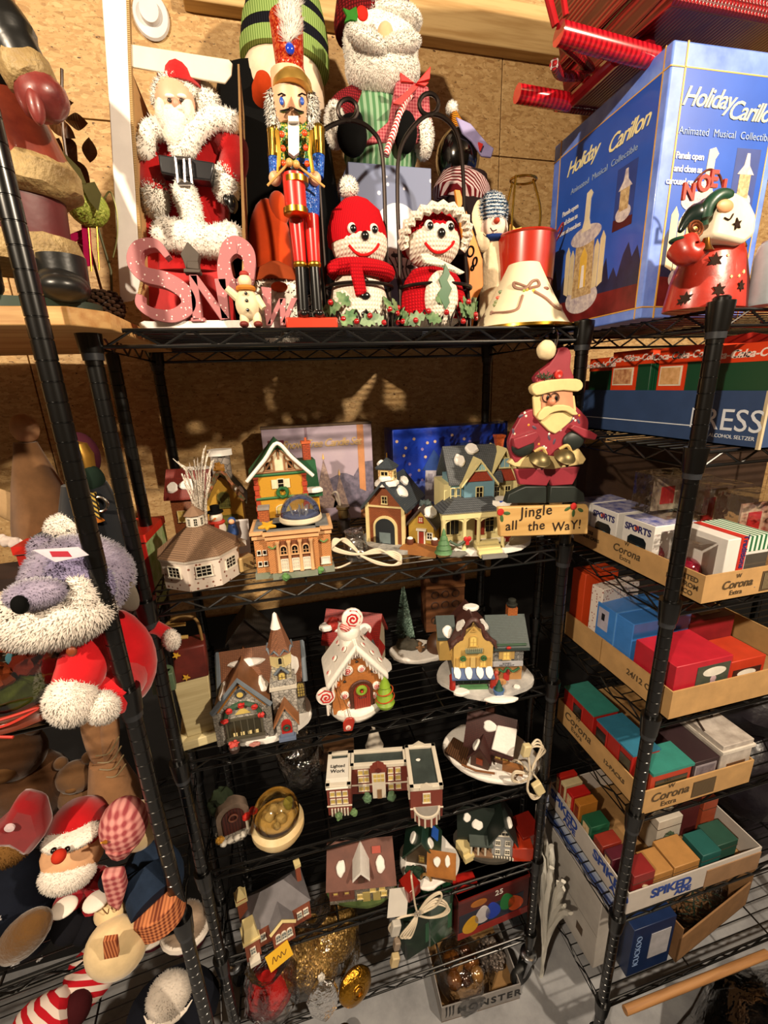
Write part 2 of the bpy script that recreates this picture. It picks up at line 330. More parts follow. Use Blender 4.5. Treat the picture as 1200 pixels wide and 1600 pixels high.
# ================================================================ wire shelving
BLK = M('#060606', .28, 0, coat=.15, var=0)
def post_g(z0, z1, r=.0127):
    g = G(); pr = [(r, 0)]; z = .0254
    while z < z1 - z0 - .012:
        pr += [(r, z - .0012), (r - .0011, z - .0004), (r - .0011, z + .0004), (r, z + .0012)]; z += .0254
    pr += [(r, z1 - z0 - .003), (r - .003, z1 - z0)]
    return g.lathe(pr, (0, 0, z0), 16)
def wire_shelf(th, x0, x1, y0, y1, z):          # z: top of the wire deck, posts at the corners
    cn = [(x0, y0), (x1, y0), (x1, y1), (x0, y1)]
    s = th.p('shelf', G().tube([(x, y, z - .0035) for x, y in cn], .0032, 8, True), BLK)
    th.p('lower_rail', G().tube([(x, y, z - .0275) for x, y in cn], .0032, 8, True), BLK, s)
    for x in (x0, x1):
        for y in (y0, y1):
            c = G().lathe([(.0128, -.036), (.0165, -.036), (.0195, .004), (.0195, .008), (.0128, .008)], (x, y, z), 20)
            th.p('collar', c, BLK, s); th.p('clip_ring', G().lathe([(.0128, -.047), (.0148, -.047), (.0152, -.036), (.0128, -.036)], (x, y, z), 18), M('#2a2c30', .35, var=0), s)
    def zig(a, b):
        tr = G(); a, b = Vector(a), Vector(b); n = max(2, round((b - a).length / .042)); pts = []
        for i in range(n + 1): p = a.lerp(b, i / n); p.z = z - (.0035 if i % 2 else .0275); pts.append(p)
        for i in range(n): tr.cyl(pts[i], pts[i + 1], .0021, n=6)
        th.p('zigzag_truss', tr, BLK, s)['kind'] = 'stuff'
    zig((x0 + .02, y0, z), (x1 - .02, y0, z)); zig((x0 + .02, y1, z), (x1 - .02, y1, z)); zig((x0, y0 + .02, z), (x0, y1 - .02, z)); zig((x1, y0 + .02, z), (x1, y1 - .02, z))
    dk = G(); n = round((y1 - y0) / .0265)
    for i in range(1, n): y = y0 + (y1 - y0) * i / n; dk.cyl((x0, y, z - .0015), (x1, y, z - .0015), .0015, n=6)
    for k in (1 / 3, 2 / 3): dk.cyl((x0 + (x1 - x0) * k, y0, z - .0058), (x0 + (x1 - x0) * k, y1, z - .0058), .0028, n=6)
    d = th.p('deck_wires', dk, BLK, s); d['kind'] = 'stuff'
    return s
def caster(th, x, y, ang):
    g = G().lathe([(.017, 0), (.024, -.004), (.026, -.014), (.02, -.022), (.008, -.024)], (x, y, .125), 18)
    c = math.cos(ang); s_ = math.sin(ang); g.T(x, y, 0, rz=math.degrees(ang))
    g.prism([(-.018, .108), (.018, .108), (.034, .05), (.024, .045)], -.0165, -.014).prism([(-.018, .108), (.018, .108), (.034, .05), (.024, .045)], .014, .0165)
    b = th.p('caster', g, M('#aeb2b8', .25, 1, var=0))
    w = G().T(x + .026 * c, y + .026 * s_, .04, rx=90, rz=math.degrees(ang)); w.lathe([(.02, -.011), (.036, -.011), (.04, -.006), (.04, .006), (.036, .011), (.02, .011)], n=24)
    th.p('wheel', w, M('#161616', .5), b)
def unit(label, x0, y0, W, D, zs, ztop, rz=0, casters=(), skip=()):
    th = Th('shelf_unit', label, 'shelf', (x0, y0, 0), rz)
    for x, y in ((0, 0), (W, 0), (0, D), (W, D)):
        if (x, y) in skip: continue
        th.p('post', post_g(.12, ztop), BLK)
    th.posts = [o for o in th.e.children]
    for o, (x, y) in zip(th.posts, [q for q in ((0, 0), (W, 0), (0, D), (W, D)) if q not in skip]):
        o.location = (x, y, 0); caster(th, x, y, rnd.uniform(0, 6))
    for z in zs: wire_shelf(th, 0, W, 0, D, z)
    return th
Z1, Z2, Z3, Z4, Z5, Z6 = 1.979, 1.509, 1.139, .822, .525, .21
CX0, CX1, CY0, CY1 = -.2652, .6148, .8028, 1.2134
cu = unit('middle black wire shelf unit full of ceramic village houses', CX0, CY0, .88, .4106, (Z1, Z2, Z3, Z4, Z5, Z6), 1.99)
RX, RY = .700, .593
RZ = (1.979, 1.750, 1.457, 1.19, .925, .59, .255)
ru = unit('right-hand black wire shelf unit holding trays of ornament boxes', RX, RY, .88, .42, RZ, 1.995)
LX, LY = -.272, .664
LA, LB, LC = 1.425, .905, .40
lu = Th('shelf_unit', 'left-hand black wire shelf unit holding plush toys', 'shelf', (LX, LY, 0), 5)
for (x, y) in ((0, 0), (-.88, 0), (0, .36), (-.88, .36)):
    o = lu.p('post', post_g(.12, 2.215 if y == 0 else 1.96), BLK); o.location = (x, y, 0); caster(lu, x, y, rnd.uniform(0, 6))
for z in (LA, LB, LC): wire_shelf(lu, -.88, 0, 0, .36, z)
PLK = 1.995
lu.p('board', G().T(rz=-5).slab([(-.75, .045), (.02, .045), (.055, .09), (.055, .50), (-.75, .56)], PLK - .024, PLK), M('#c79d63', .6, kind='wood', c2='#a9743c'), label='raw pine board on top', bev=.002)

# ================================================================ top of the middle unit
class Fr:            # a place on the shelf: origin under pixel (px,py) at depth y; p() gives local metres of other pixels
    def __init__(s, px, py, y, z=None):
        s.o = at(px, py, y); s.y = y
        if z is not None: s.o.z = z
        s.k = sc(px, py, y)
    def p(s, px, py, dy=0): q = at(px, py, s.y + dy) - s.o; return (q.x, dy, q.z)
    def xz(s, pts, dy=0): return [(lambda q: (q[0], q[2]))(s.p(*q, dy)) for q in pts]
WHT = M('#e8e0d2', .9, sheen=.3); FUR = M('#efe8dc', .95, sheen=.4, var=.08); CREAM = M('#e6d3ad', .55)
RED = M('#b3141a', .8, sheen=.2, bump=.4, bs=300); REDG = M('#c01a14', .3, coat=.5, var=.05); BLKF = M('#050505', .9, var=.1); BLKG = M('#0b0b0b', .25, coat=.4, var=0)
GOLD = M('#c8993a', .3, 1); STEEL = M('#8d8278', .3, 1); SNOW = M('#ece8e2', .7, bump=.25, bs=150, var=.06); SKIN = M('#e0b08c', .6); FUZZY = dict(smooth=False)
DKG = M('#1e4a2c', .5, var=.25); BRNW = M('#6b3f22', .6)
# ---- nutcracker
f = Fr(486, 505, .845, Z1); k = f.k
n = Th('nutcracker', 'tall wooden nutcracker in glittery red hat with a drum and two sticks', 'nutcracker', f.o)
kx = lambda v: v * k
n.p('base', G().box(-39 * k, 39 * k, -.024, .02, 0, .018), M('#cc3418', .4), bev=.002)
for a, b, c in (((462, 337), (469, 412), (474, 497)), ((486, 337), (491, 412), (497, 494))):
    lg = n.p('leg', G().tube([f.p(*a), f.p(*b)], [11 * k, 9.5 * k], 14), REDG)
    n.p('boot', G().tube([f.p(*b), f.p(c[0], c[1] + 2)], [8.5 * k, 9 * k], 14).ell((f.p(*c)[0], -.012, .024), (.011, .022, .008)), BLKG, lg)
    q = f.p(b[0], b[1] + 2); n.p('ring', G().lathe([(9 * k, -4 * k), (10.5 * k, -2 * k), (10.5 * k, 2 * k), (9 * k, 4 * k)], q), GOLD, lg)
BLUG = M('#1646a8', .35, kind='glit', c2='#3f86e8', sc_=700); GRNG = M('#1c6a2c', .35, kind='glit', c2='#d8c24a', sc_=500); REDGL = M('#a8230f', .3, .3, kind='glit', c2='#e0622c', sc_=420)
q = f.p(478, 338, .01); n.p('trousers', G().lathe([(20 * k, 0), (22 * k, 20 * k), (24 * k, 65 * k)], q, sy=.8), BLUG)
q = f.p(463, 275, .008); n.p('jacket', G().lathe([(24 * k, 0), (25 * k, 10 * k), (29 * k, 40 * k), (29 * k, 60 * k), (20 * k, 72 * k), (12 * k, 76 * k)], q, sy=.62), GRNG)
n.p('shirt_front', G().prism(f.xz([(450, 250), (458, 256), (466, 250), (466, 204), (449, 204)]), -22 * k, -14 * k), M('#e9e6e0', .6))
n.p('collar', G().lathe([(15 * k, 0), (18 * k, 3 * k), (15 * k, 6 * k)], f.p(459, 202, .004)), BLUG)
for a in ((440, 210), (442, 232), (443, 255), (476, 208), (478, 231), (480, 256)): n.p('button', G().ell(f.p(a[0], a[1], -19 * k), (4 * k, 3 * k, 4 * k), 10, 6), M('#d8491c', .3))
for x in (433, 487): n.p('braid', G().tube([f.p(x, 205, -20 * k), f.p(x + 3 * (1 if x < 460 else -1), 240, -23 * k), f.p(x + 2, 270, -20 * k)], 3 * k, 6), GOLD)
for sx_, pts in ((-1, ((429, 206), (429, 247), (430, 272))), (1, ((496, 203), (498, 243), (497, 277)))):
    arm = n.p('arm', G().tube([f.p(*pts[0]), f.p(*pts[1])], [10 * k, 9 * k], 12).ell(f.p(*pts[0]), (11 * k, 10 * k, 8 * k), 12, 8), M('#b8912c', .3, .8, kind='stripex', c2='#3a2a10', sc_=110))
    n.p('cuff', G().tube([f.p(*pts[1]), f.p(*pts[2])], [8.5 * k, 8 * k], 12), BLUG, arm)
for x, y, a, b in ((430, 279, (418, 290), (452, 254)), (492, 279, (507, 292), (463, 257))):
    h = n.p('hand', G().ell(f.p(x, y, -8 * k), 9 * k, 14, 10), M('#e2b58c', .45))
    n.p('drumstick', G().cyl(f.p(*a, -20 * k), f.p(*b, -34 * k), 1.6 * k, n=6).ell(f.p(*b, -34 * k), (5 * k, 5 * k, 5 * k), 10, 6), M('#d2a25a', .4), h)
n.p('belt', G().lathe([(25 * k, 0), (26 * k, 3 * k), (26 * k, 8 * k), (25 * k, 10 * k)], f.p(464, 277, .008), sy=.76), BLKG)
d = n.p('drum', G().lathe([(15 * k, 0), (15.5 * k, 43 * k)], f.p(463, 330, -20 * k), 20), M('#c4261a', .35))
for y in (337, 290): n.p('rim', G().lathe([(15 * k, 0), (17.5 * k, 1 * k), (17.5 * k, 8 * k), (15 * k, 9 * k)], f.p(463, y, -20 * k), 20), GOLD, d)
hd = n.p('head', G().lathe([(16 * k, 0), (21 * k, 6 * k), (23 * k, 25 * k), (23 * k, 58 * k)], f.p(456, 196, -.004), 20, sy=.9), M('#e6b48e', .45, var=.04))
for x in (440, 472):
    n.p('eye', G().ell(f.p(x, 158, -23 * k), (3 * k, 2 * k, 4.6 * k), 10, 8), M('#2a55b4', .3), hd); n.p('eyebrow', G().tube([f.p(x - 6, 149, -23 * k), f.p(x, 146, -24 * k), f.p(x + 6, 149, -23 * k)], 1 * k, 6), BLKG, hd)
n.p('nose', G().add([f.p(455, 150, -24 * k), f.p(449, 168, -24 * k), f.p(461, 168, -24 * k), f.p(455, 166, -36 * k)], [(0, 1, 3), (0, 3, 2), (1, 2, 3), (0, 2, 1)]), M('#b98562', .5), hd, smooth=False)
for q in ([(437, 174), (443, 176), (452, 174), (453, 170), (446, 172)], [(475, 176), (469, 178), (460, 174), (459, 170), (466, 173)]): n.p('moustache', G().prism(f.xz(q, -.028), -27 * k, -22 * k), BLKG, hd)
for i in range(4): n.p('tooth', G().box(*(lambda q: (q[0], q[0] + 3.4 * k, -28 * k, -22 * k, q[2] - 6 * k, q[2]))(f.p(450 + i * 4, 182, -.03))), M('#f1ede2', .4), hd)
hr = G()
for x, w in ((428, 9), (484, 10)):
    for i in range(3): hr.fuzz(f.p(x + rnd.uniform(-2, 2), 160 + i * 14, 0), (w * k, 9 * k, 16 * k), 420, 8 * k, w=1.2 * k, lean=(0, -.2, -1.6))
n.p('hair', hr, FUR, hd, **FUZZY)
ht = n.p('hat', G().lathe([(20 * k, 0), (20 * k, 5 * k), (18.5 * k, 8 * k), (22 * k, 61 * k), (21 * k, 64 * k), (15 * k, 62 * k)], f.p(454, 120, 0), 24), REDGL)
n.p('brim', G().lathe([(22 * k, -12 * k), (27 * k, -11 * k), (26 * k, -3 * k), (20 * k, 5 * k)], f.p(456, 128, -4 * k), 24, sy=1.1), M('#c29a4a', .35, .7), ht)
n.p('gem', G().ell(f.p(453, 76, -21 * k), (6 * k, 4 * k, 6.5 * k), 12, 8), M('#1c3fc0', .1, coat=1), ht)
fe = G()
for i in range(7): fe.fuzz(f.p(450 + (i % 3) * 5 - i * .6, 56 - i * 10, -18 * k), ((7 + 2 * (i % 2)) * k, 6 * k, 10 * k), 420, 11 * k, w=.7 * k, lean=(.2, 0, 1.2))
n.p('feather', fe, M('#e3d8cd', .95, sheen=.3), ht, **FUZZY)

# ---- blue snowflake box and the plush Santa that sits on it
YB = 1.0
f = Fr(608, 520, YB, Z1); k = f.k
bx = Th('gift_box', 'dusty blue box printed with snow and a white moon under plush Santa', 'box', f.o)
a, b = f.p(543, 252), f.p(674, 256)
bx.p('body', G().box(a[0], b[0], 0, .13, 0, a[2]), M('#6d7796', .6, kind='speck', c2='#dfe2ee', vs=13, sc_=42), bev=.002)
bx.p('printed_moon', G().prism([(x, z) for x, z in circ(40 * k, 36, *(lambda q: (q[0], q[2]))(f.p(622, 378)), 1.0, 1.25)], -.0008, 0), M('#dcdde2', .6))
q0 = f.p(628, 410)
tw = G()
for i in range(5): tw.tube(spline([(q0[0] + (i - 1) * 7 * k, -.0015, q0[2] - 32 * k), (q0[0] + (i - 2) * 6 * k, -.0015, q0[2] - 8 * k), (q0[0] + (i - 2) * 13 * k, -.0015, q0[2] + 14 * k)], 4), .9 * k, 5)
for i in range(6): tw.ell((q0[0] + (i - 2.4) * 8 * k, -.0012, q0[2] + (9 if i % 2 else -6) * k), (6 * k, .001, 3 * k), 8, 6)
bx.p('printed_twigs', tw, M('#2b2c33', .6))
BZ = Z1 + a[2]
f = Fr(595, 250, YB + .06, BZ); k = f.k
s = Th('plush_santa', 'plush Santa with huge fluffy white beard and candy cane, sitting on the blue box', 'plush toy', f.o)
s.p('body', G().lathe([(50 * k, 0), (58 * k, 25 * k), (52 * k, 70 * k), (36 * k, 115 * k), (25 * k, 140 * k)], (0, 0, 0), 24, sy=.75), M('#4d7a52', .85, kind='stripex', c2='#86a284', sc_=28))
s.p('apron', G().prism(f.xz([(608, 150), (655, 165), (660, 246), (560, 247), (596, 215)]), -46 * k, -36 * k), M('#8e3540', .85, bump=.4, bs=200, kind='plaid', c2='#b5676a', sc_=55), bev=3 * k)
for sg, (ax, ay), (mx, my), (wx, wy) in ((-1, (540, 165), (550, 212), (525, 186)), (1, (648, 170), (634, 207), (660, 205))):
    ar = s.p('arm', G().tube(spline([f.p(575 if sg < 0 else 630, 150), f.p(ax, ay, -10 * k), f.p(wx, wy, -24 * k)], 6), [18 * k] * 13, 12), M('#8a2028', .9, kind='knit', c2='#4a0d12', sc_=70))
    s.p('mitten', G().ell(f.p(mx, my, -50 * k), (17 * k if sg > 0 else 22 * k, 15 * k, 26 * k)).ell(f.p(mx - 8 * sg, my - 20, -50 * k), (9 * k, 9 * k, 14 * k)), BLKF, ar)
    s.p('cuff', G().ball(f.p(wx + 2 * sg, wy + 10, -36 * k), (13 * k, 17 * k, 27 * k), 4 * k, 1500), FUR, ar, **FUZZY)
k *= .9
hd = s.p('head', G().ball(f.p(595, 75, -6 * k), (61 * k, 45 * k, 52 * k), 3 * k, 5000), FUR, **FUZZY)
s.p('beard', G().ball(f.p(598, 110, -20 * k), (60 * k, 46 * k, 40 * k), 3.2 * k, 9000), FUR, hd, **FUZZY)
for x, tilt in ((575, 20), (625, -14)):
    g = G().T(*f.p(x, 66 + (4 if x > 600 else 0), -60 * k), ry=tilt); g.ball((0, 0, 0), (33 * k, 17 * k, 12 * k), 4 * k, 2200); s.p('moustache', g, FUR, hd, **FUZZY)
s.p('nose', G().ell(f.p(602, 52, -60 * k), (12 * k, 12 * k, 13 * k)), M('#dcb58a', .8, sheen=.3), hd)
s.p('hat', G().lathe([(64 * k, 0), (66 * k, 12 * k), (60 * k, 40 * k), (45 * k, 70 * k)], f.p(585, 58, 10 * k), 24, sy=.85), M('#7a161a', .9, kind='knit', c2='#3f0a0c', sc_=70), hd)
s.p('brim', G().ball(f.p(612, 30, -22 * k), (48 * k, 30 * k, 15 * k), 4 * k, 3000), FUR, hd, **FUZZY)
s.p('felt_leaf', G().prism(f.xz([(535, 18), (545, 22), (555, 16), (558, 26), (557, 38), (547, 36), (537, 40), (541, 30)], -.08), -72 * k, -68 * k), M('#2e6b22', .9), hd)
s.p('felt_berry', G().ell(f.p(566, 21, -70 * k), (9 * k, 4 * k, 9 * k)), M('#c4261c', .9), hd)
s.p('candy_cane', G().tube(spline([f.p(603, 243, -62 * k), f.p(616, 205, -62 * k), f.p(632, 160, -62 * k), f.p(640, 150, -62 * k), f.p(634, 145, -62 * k)], 6), 5.5 * k, 10), M('#e8e2da', .5, kind='diag', c2='#c02026', sc_=75))
rb = s.p('ribbon', G().prism(f.xz([(596, 204), (607, 206), (632, 180), (627, 176)]), -76 * k, -72 * k), M('#cf1d17', .45))
for q in ([(625, 177), (605, 163), (607, 176)], [(628, 177), (648, 154), (647, 172)], [(627, 178), (646, 176), (640, 182)]): s.p('ribbon_loop', G().prism(f.xz(q), -80 * k, -74 * k), M('#cf1d17', .45), rb, bev=.001)

# ---- big plush snowman in striped knit hat, behind the nutcracker
f = Fr(440, 520, 1.11, Z1); k = f.k
s = Th('plush_snowman', 'large plush snowman with orange nose and green striped knit hat behind nutcracker', 'plush toy', f.o)
s.p('body', G().lathe([(40 * k, 0), (95 * k, 40 * k), (98 * k, 150 * k), (85 * k, 260 * k), (62 * k, 330 * k), (50 * k, 345 * k)], (10 * k, 0, 0), 28, sy=.5), BLKF)
s.p('foot', G().T(*f.p(425, 400, -62 * k)).ell((0, 0, 0), (30 * k, 12 * k, 68 * k)).ell((14 * k, 0, 55 * k), (14 * k, 10 * k, 22 * k)), M('#c4400f', .9, sheen=.3))
k *= .77
hd = s.p('head', G().ell(f.p(444, 150), (73 * k, 60 * k, 84 * k), 28, 18), M('#e7cdb0', .9, sheen=.3, bump=.2, bs=80))
s.p('nose', G().T(*f.p(412, 145, -54 * k), rx=80).lathe([(19 * k, -10 * k), (19 * k, 6 * k), (12 * k, 28 * k), (0, 38 * k)]), M('#b83c14', .9), hd)
s.p('eye', G().ell(f.p(402, 127, -50 * k), (5 * k, 4 * k, 5 * k)), BLKG, hd); s.p('eye', G().ell(f.p(465, 127, -58 * k), (5 * k, 4 * k, 5 * k)), BLKG, hd)
hp = [(75, -10), (76, 8), (70, 50), (58, 85), (40, 118), (20, 138)]
GK = M('#8fa760', .95, kind='stripex', c2='#66803f', sc_=75, bump=.4); NK = M('#15161f', .95, kind='stripex', c2='#0b0b10', sc_=75)
def hr_(z):
    for i in range(len(hp) - 1):
        if hp[i][1] <= z <= hp[i + 1][1]: t_ = (z - hp[i][1]) / (hp[i + 1][1] - hp[i][1]); return hp[i][0] + (hp[i + 1][0] - hp[i][0]) * t_
    return hp[-1][0]
hat = None
for i, (za, zb) in enumerate(((-10, 10), (10, 26), (26, 48), (48, 62), (62, 84), (84, 98), (98, 118), (118, 138))):
    g = G().T(*f.p(446, 95), ry=6); rs = [(hr_(z) * k, z * k) for z in (za, (za + zb) / 2, zb)]; e_ = 1.5 * k if i % 2 else 0
    g.lathe([(rs[0][0] - 3 * k, za * k)] + [(r + 1.5 * k - e_ / 2, z) for r, z in rs] + [(rs[2][0] - 3 * k, zb * k)], n=36, sy=.84)
    o = s.p('knit_band' if hat else 'hat', g, NK if i % 2 else GK, hat or hd); hat = hat or hd
# ---- white bearded face plush low behind the nutcracker
f = Fr(440, 520, .965, Z1); k = f.k
s = Th('plush_gnome', 'white fluffy bearded plush gnome with orange nose behind nutcracker boots', 'plush toy', f.o)
hd = s.p('head', G().ball((0, 0, 42 * k), (44 * k, 30 * k, 48 * k), 8 * k, 1500), FUR, **FUZZY)
s.p('nose', G().ell((2 * k, -30 * k, 66 * k), (12 * k, 10 * k, 7 * k)), M('#b8481e', .8), hd); s.p('cap', G().lathe([(36 * k, 0), (28 * k, 18 * k), (8 * k, 28 * k)], (0, 0, 78 * k), sy=.8), M('#8a3a1a', .9), hd)

# ---- wire double arch holder with holly
f = Fr(620, 505, .885, Z1); k = f.k
WIRE = M('#2e2622', .35, .8, var=0)
s = Th('wire_stand', 'twin-arched dark wire basket stand trimmed with holly, holding two knitted snowmen', 'stand', f.o)
for nm, pts in (('arch', [(514, 500), (507, 420), (499, 300), (495, 230), (503, 205), (545, 188), (582, 205), (598, 250), (604, 400), (612, 500)]), ('arch', [(626, 500), (624, 400), (621, 300), (624, 240), (640, 205), (668, 180), (695, 185), (716, 215), (724, 280), (727, 400), (735, 500)])):
    s.p(nm, G().tube(spline([f.p(*q) for q in pts], 7), 3 * k, 8), WIRE)
for cx_, cy_ in ((543, 172), (670, 163)): s.p('loop', G().tube([f.p(cx_ + 15 * math.cos(a), cy_ + 17 * math.sin(a)) for a in [2 * PI * i / 20 for i in range(20)]], 3 * k, 8, True), WIRE)
for cx_, w in ((562, 50), (680, 57)):
    q = f.p(cx_, 450); rg = s.p('ring', G().tube([(q[0] + w * k * math.cos(a), w * .75 * k * math.sin(a), .078) for a in [2 * PI * i / 32 for i in range(32)]], 2.6 * k, 8, True), WIRE)
    bk = G(); m_ = 22
    for i in range(m_):
        a, b = 2 * PI * i / m_, 2 * PI * (i + .5) / m_
        for d_ in (1, -1): bk.tube([(q[0] + w * 1.02 * k * math.cos(a + d_ * t * .3), w * .78 * k * math.sin(a + d_ * t * .3), .003 + .03 * math.sin(PI * t)) for t in (0, .25, .5, .75, 1)], 1.1 * k, 5)
    s.p('twisted_wire', bk, WIRE, rg)['kind'] = 'stuff'
    hl = M('#2f5b34', .4, var=.3, vs=60, c2='#88a273')
    for j in range(9 if w > 52 else 8):
        a = PI + PI * (j + .5) / 9 + rnd.uniform(-.15, .15); zz = rnd.uniform(.014, .058); L_ = rnd.uniform(24, 34) * k; W_ = L_ * .42
        g = G().T(q[0] + w * 1.1 * k * math.cos(a), w * .85 * k * math.sin(a), zz, rx=rnd.uniform(-35, 15), ry=rnd.uniform(-120, 120), rz=math.degrees(a) + 90 + rnd.uniform(-20, 20))
        ol = [(0, -1), (.45, -.72), (.35, -.5), (.85, -.28), (.5, 0), (.8, .28), (.4, .5), (.42, .74), (0, 1.1)]; ol = ol + [(-x, z) for x, z in ol[-2:0:-1]]
        g.prism([(x * W_, z * L_ * .5) for x, z in ol], -.6 * k, .6 * k); s.p('holly_leaf', g, hl, smooth=False)
    for j in range(9): 
        a = PI + PI * (j + rnd.uniform(.2, .8)) / 9; s.p('berry', G().ell((q[0] + w * 1.16 * k * math.cos(a), w * .9 * k * math.sin(a), rnd.uniform(.01, .05)), 4.2 * k, 10, 7), M('#a30d12', .15, coat=1, var=0))
s.p('holly_leaf', G().prism(f.xz([(677, 425), (684, 440), (680, 450), (687, 462), (682, 474), (684, 482), (678, 492), (672, 480), (666, 470), (672, 460), (668, 448), (674, 440)]), -50 * k, -46 * k), M('#315c38', .4), smooth=False)
# ---- the two knitted snowmen
KW = M('#eae0d0', .95, kind='knit', c2='#d8ccba', sc_=55); KR = M('#c4101c', .95, kind='knit', c2='#960c16', sc_=70)
def snowman(px, hx, hy, hat, label):
    f = Fr(px, 500, .885, Z1); k = f.k; s = Th('knitted_snowman', label, 'ornament', (f.o.x, f.y, Z1 + .004))
    s.p('body', G().lathe([(26 * k, 0), (43 * k, 12 * k), (46 * k, 38 * k), (38 * k, 66 * k), (24 * k, 84 * k)], (0, 0, 0), 26, sy=.85), KW)
    for z in (18, 42, 62): s.p('button', G().ell((2 * k, -(40 - abs(z - 38) * .25) * k, z * k), (8 * k, 4 * k, 5.5 * k), 10, 7), BLKG)
    c = f.p(hx, hy); hd = s.p('head', G().ell(c, (42 * k, 36 * k, 37 * k), 26, 16), KW)
    def on_(dx, dz): return (c[0] + dx * k, -36 * k * math.sqrt(max(0, 1 - (dx / 42) ** 2 - (dz / 37) ** 2)), c[2] + dz * k)
    for dx in (-16, 15):
        e = s.p('eye', G().ell(on_(dx, 12), (7 * k, 4 * k, 7.5 * k), 14, 10), M('#d9d4cc', .15, coat=1, var=0), hd); q = on_(dx + 1, 11); s.p('pupil', G().ell((q[0], q[1] - 3 * k, q[2]), (4.6 * k, 2.4 * k, 5 * k), 10, 7), BLKG, e)
    s.p('nose', G().ell(on_(1, 2), (6 * k, 6 * k, 6.5 * k)), BLKG, hd)
    pts = [on_(x, z) for x, z in ((-22, -9), (-14, -17), (-4, -21), (8, -19), (18, -12), (22, -6))]; s.p('mouth', G().tube(spline([(x, y - 1.5 * k, z) for x, y, z in pts], 4), 2 * k, 6), M('#c01818', .8), hd)
    if hat == 'beanie':
        s.p('hat', G().lathe([(44 * k, -12 * k), (45 * k, 0), (43 * k, 12 * k), (36 * k, 32 * k), (20 * k, 46 * k), (6 * k, 52 * k)], (c[0] - 2 * k, 6 * k, c[2] + 12 * k), 28, sy=.92), M('#c4101c', .95, kind='stripex', c2='#9c0a14', sc_=110), hd)
        s.p('pompom', G().ball((c[0] - 13 * k, 0, c[2] + 72 * k), 12 * k, 5 * k, 700, lean=(0, 0, 0)), FUR, hd, **FUZZY)
        sf = s.p('scarf', G().tube([(c[0] + 42 * k * math.cos(a), 34 * k * math.sin(a), c[2] - (36 + 3 * math.cos(a)) * k) for a in [2 * PI * i / 28 for i in range(28)]], 11 * k, 10, True), KR)
        s.p('scarf_tail', G().prism(f.xz([(537, 423), (556, 420), (565, 470), (549, 476)]), -44 * k, -36 * k), KR, sf, bev=3 * k)
        s.p('scarf_tail', G().prism(f.xz([(508, 424), (540, 412), (545, 425), (512, 440)]), -30 * k, -20 * k), KR, sf, bev=3 * k)
    else:
        s.p('bonnet', G().T(c[0], 6 * k, c[2], rx=-20).lathe([(45 * k, -2 * k), (46 * k, 10 * k), (40 * k, 26 * k), (24 * k, 42 * k), (0, 47 * k)], n=28, sy=.92), KR, hd)
        s.p('ruffle', G().tube([(c[0] + (47 + 3.5 * (i % 2)) * k * math.cos(a), -16 * k - 26 * k * math.sin(a), c[2] + 30 * k * math.sin(a) + 4 * k * (i % 2)) for i, a in enumerate([-.35 + (PI + .7) * j / 26 for j in range(27)])], 7 * k, 8), KW, hd)
        s.p('shawl', G().lathe([(54 * k, -34 * k), (52 * k, 0), (43 * k, 24 * k), (32 * k, 38 * k)], (0, 4 * k, 46 * k), 26, sy=.82), KR)
        s.p('bow', G().prism(f.xz([(652, 404), (664, 403), (700, 420), (722, 432), (714, 436), (686, 424), (658, 418)], -.04), -44 * k, -38 * k), KW, bev=2 * k)
        s.p('bib', G().ell((0, -34 * k, 38 * k), (26 * k, 14 * k, 38 * k)), KW)
snowman(562, 562, 387, 'beanie', 'knitted snowman in red pompom beanie and scarf')
snowman(677, 675, 383, 'bonnet', 'knitted snow lady in red bonnet with white ruffle')

# ---- SNOW sign
f = Fr(330, 505, .845, Z1); k = f.k
s = Th('snow_sign', 'glittery pink SNOW letters on a snowy base with small birdhouse', 'sign', f.o)
PK = M('#a8676a', .6, kind='speck', c2='#f0dcd8', vs=16, sc_=150)
a, b = f.p(215, 505), f.p(450, 505)
s.p('base', G().slab([(x + (a[0] + b[0]) / 2, y + .02) for x, y in blob((b[0] - a[0]) / 2, .03, 30, .12, 3)], 0, .016).wob(.003, 60, 2), SNOW)
def letter(name, pts, th_, dy=0, w=9): s.p('letter', G().tube(spline([f.p(x, y, dy) for x, y in pts], 6), w * k, 4), PK, smooth=False)
def stroke(strokes, y0=-.012, y1=.014):
    g = G()
    for st in strokes: g.prism(f.xz(st), y0, y1)
    return g
def ribbon(pts, w, y0=-.012, y1=.014, closed=False):     # flat-cut letter stroke of changing width
    P_ = spline([f.p(x, y) for x, y in pts], 7, closed); n_ = len(P_); L_, R2 = [], []
    for i, p in enumerate(P_):
        t = ((P_[(i + 1) % n_] - P_[i - 1]) if closed else (P_[min(i + 1, n_ - 1)] - P_[max(i - 1, 0)])); d = Vector((-t.z, 0, t.x)).normalized()
        ww = (w[0] + (w[1] - w[0]) * math.sin(PI * i / (n_ - 1)) if not closed else w[0] + (w[1] - w[0]) * abs(math.sin(2 * PI * i / n_ + PI / 2))) * k
        L_.append(p + d * ww); R2.append(p - d * ww)
    vs = [Vector((q.x, y, q.z)) for y in (y0, y1) for q in L_ + R2]; m_ = 2 * n_; fs = []
    for i in range(n_ if closed else n_ - 1):
        j = (i + 1) % n_; fs += [(i, j, n_ + j, n_ + i), (m_ + i, m_ + n_ + i, m_ + n_ + j, m_ + j), (i, m_ + i, m_ + j, j), (n_ + i, n_ + j, m_ + n_ + j, m_ + n_ + i)]
    if not closed: fs += [(0, n_, m_ + n_, m_), (n_ - 1, m_ + n_ - 1, m_ + 2 * n_ - 1, 2 * n_ - 1)]
    return G().add(vs, fs)
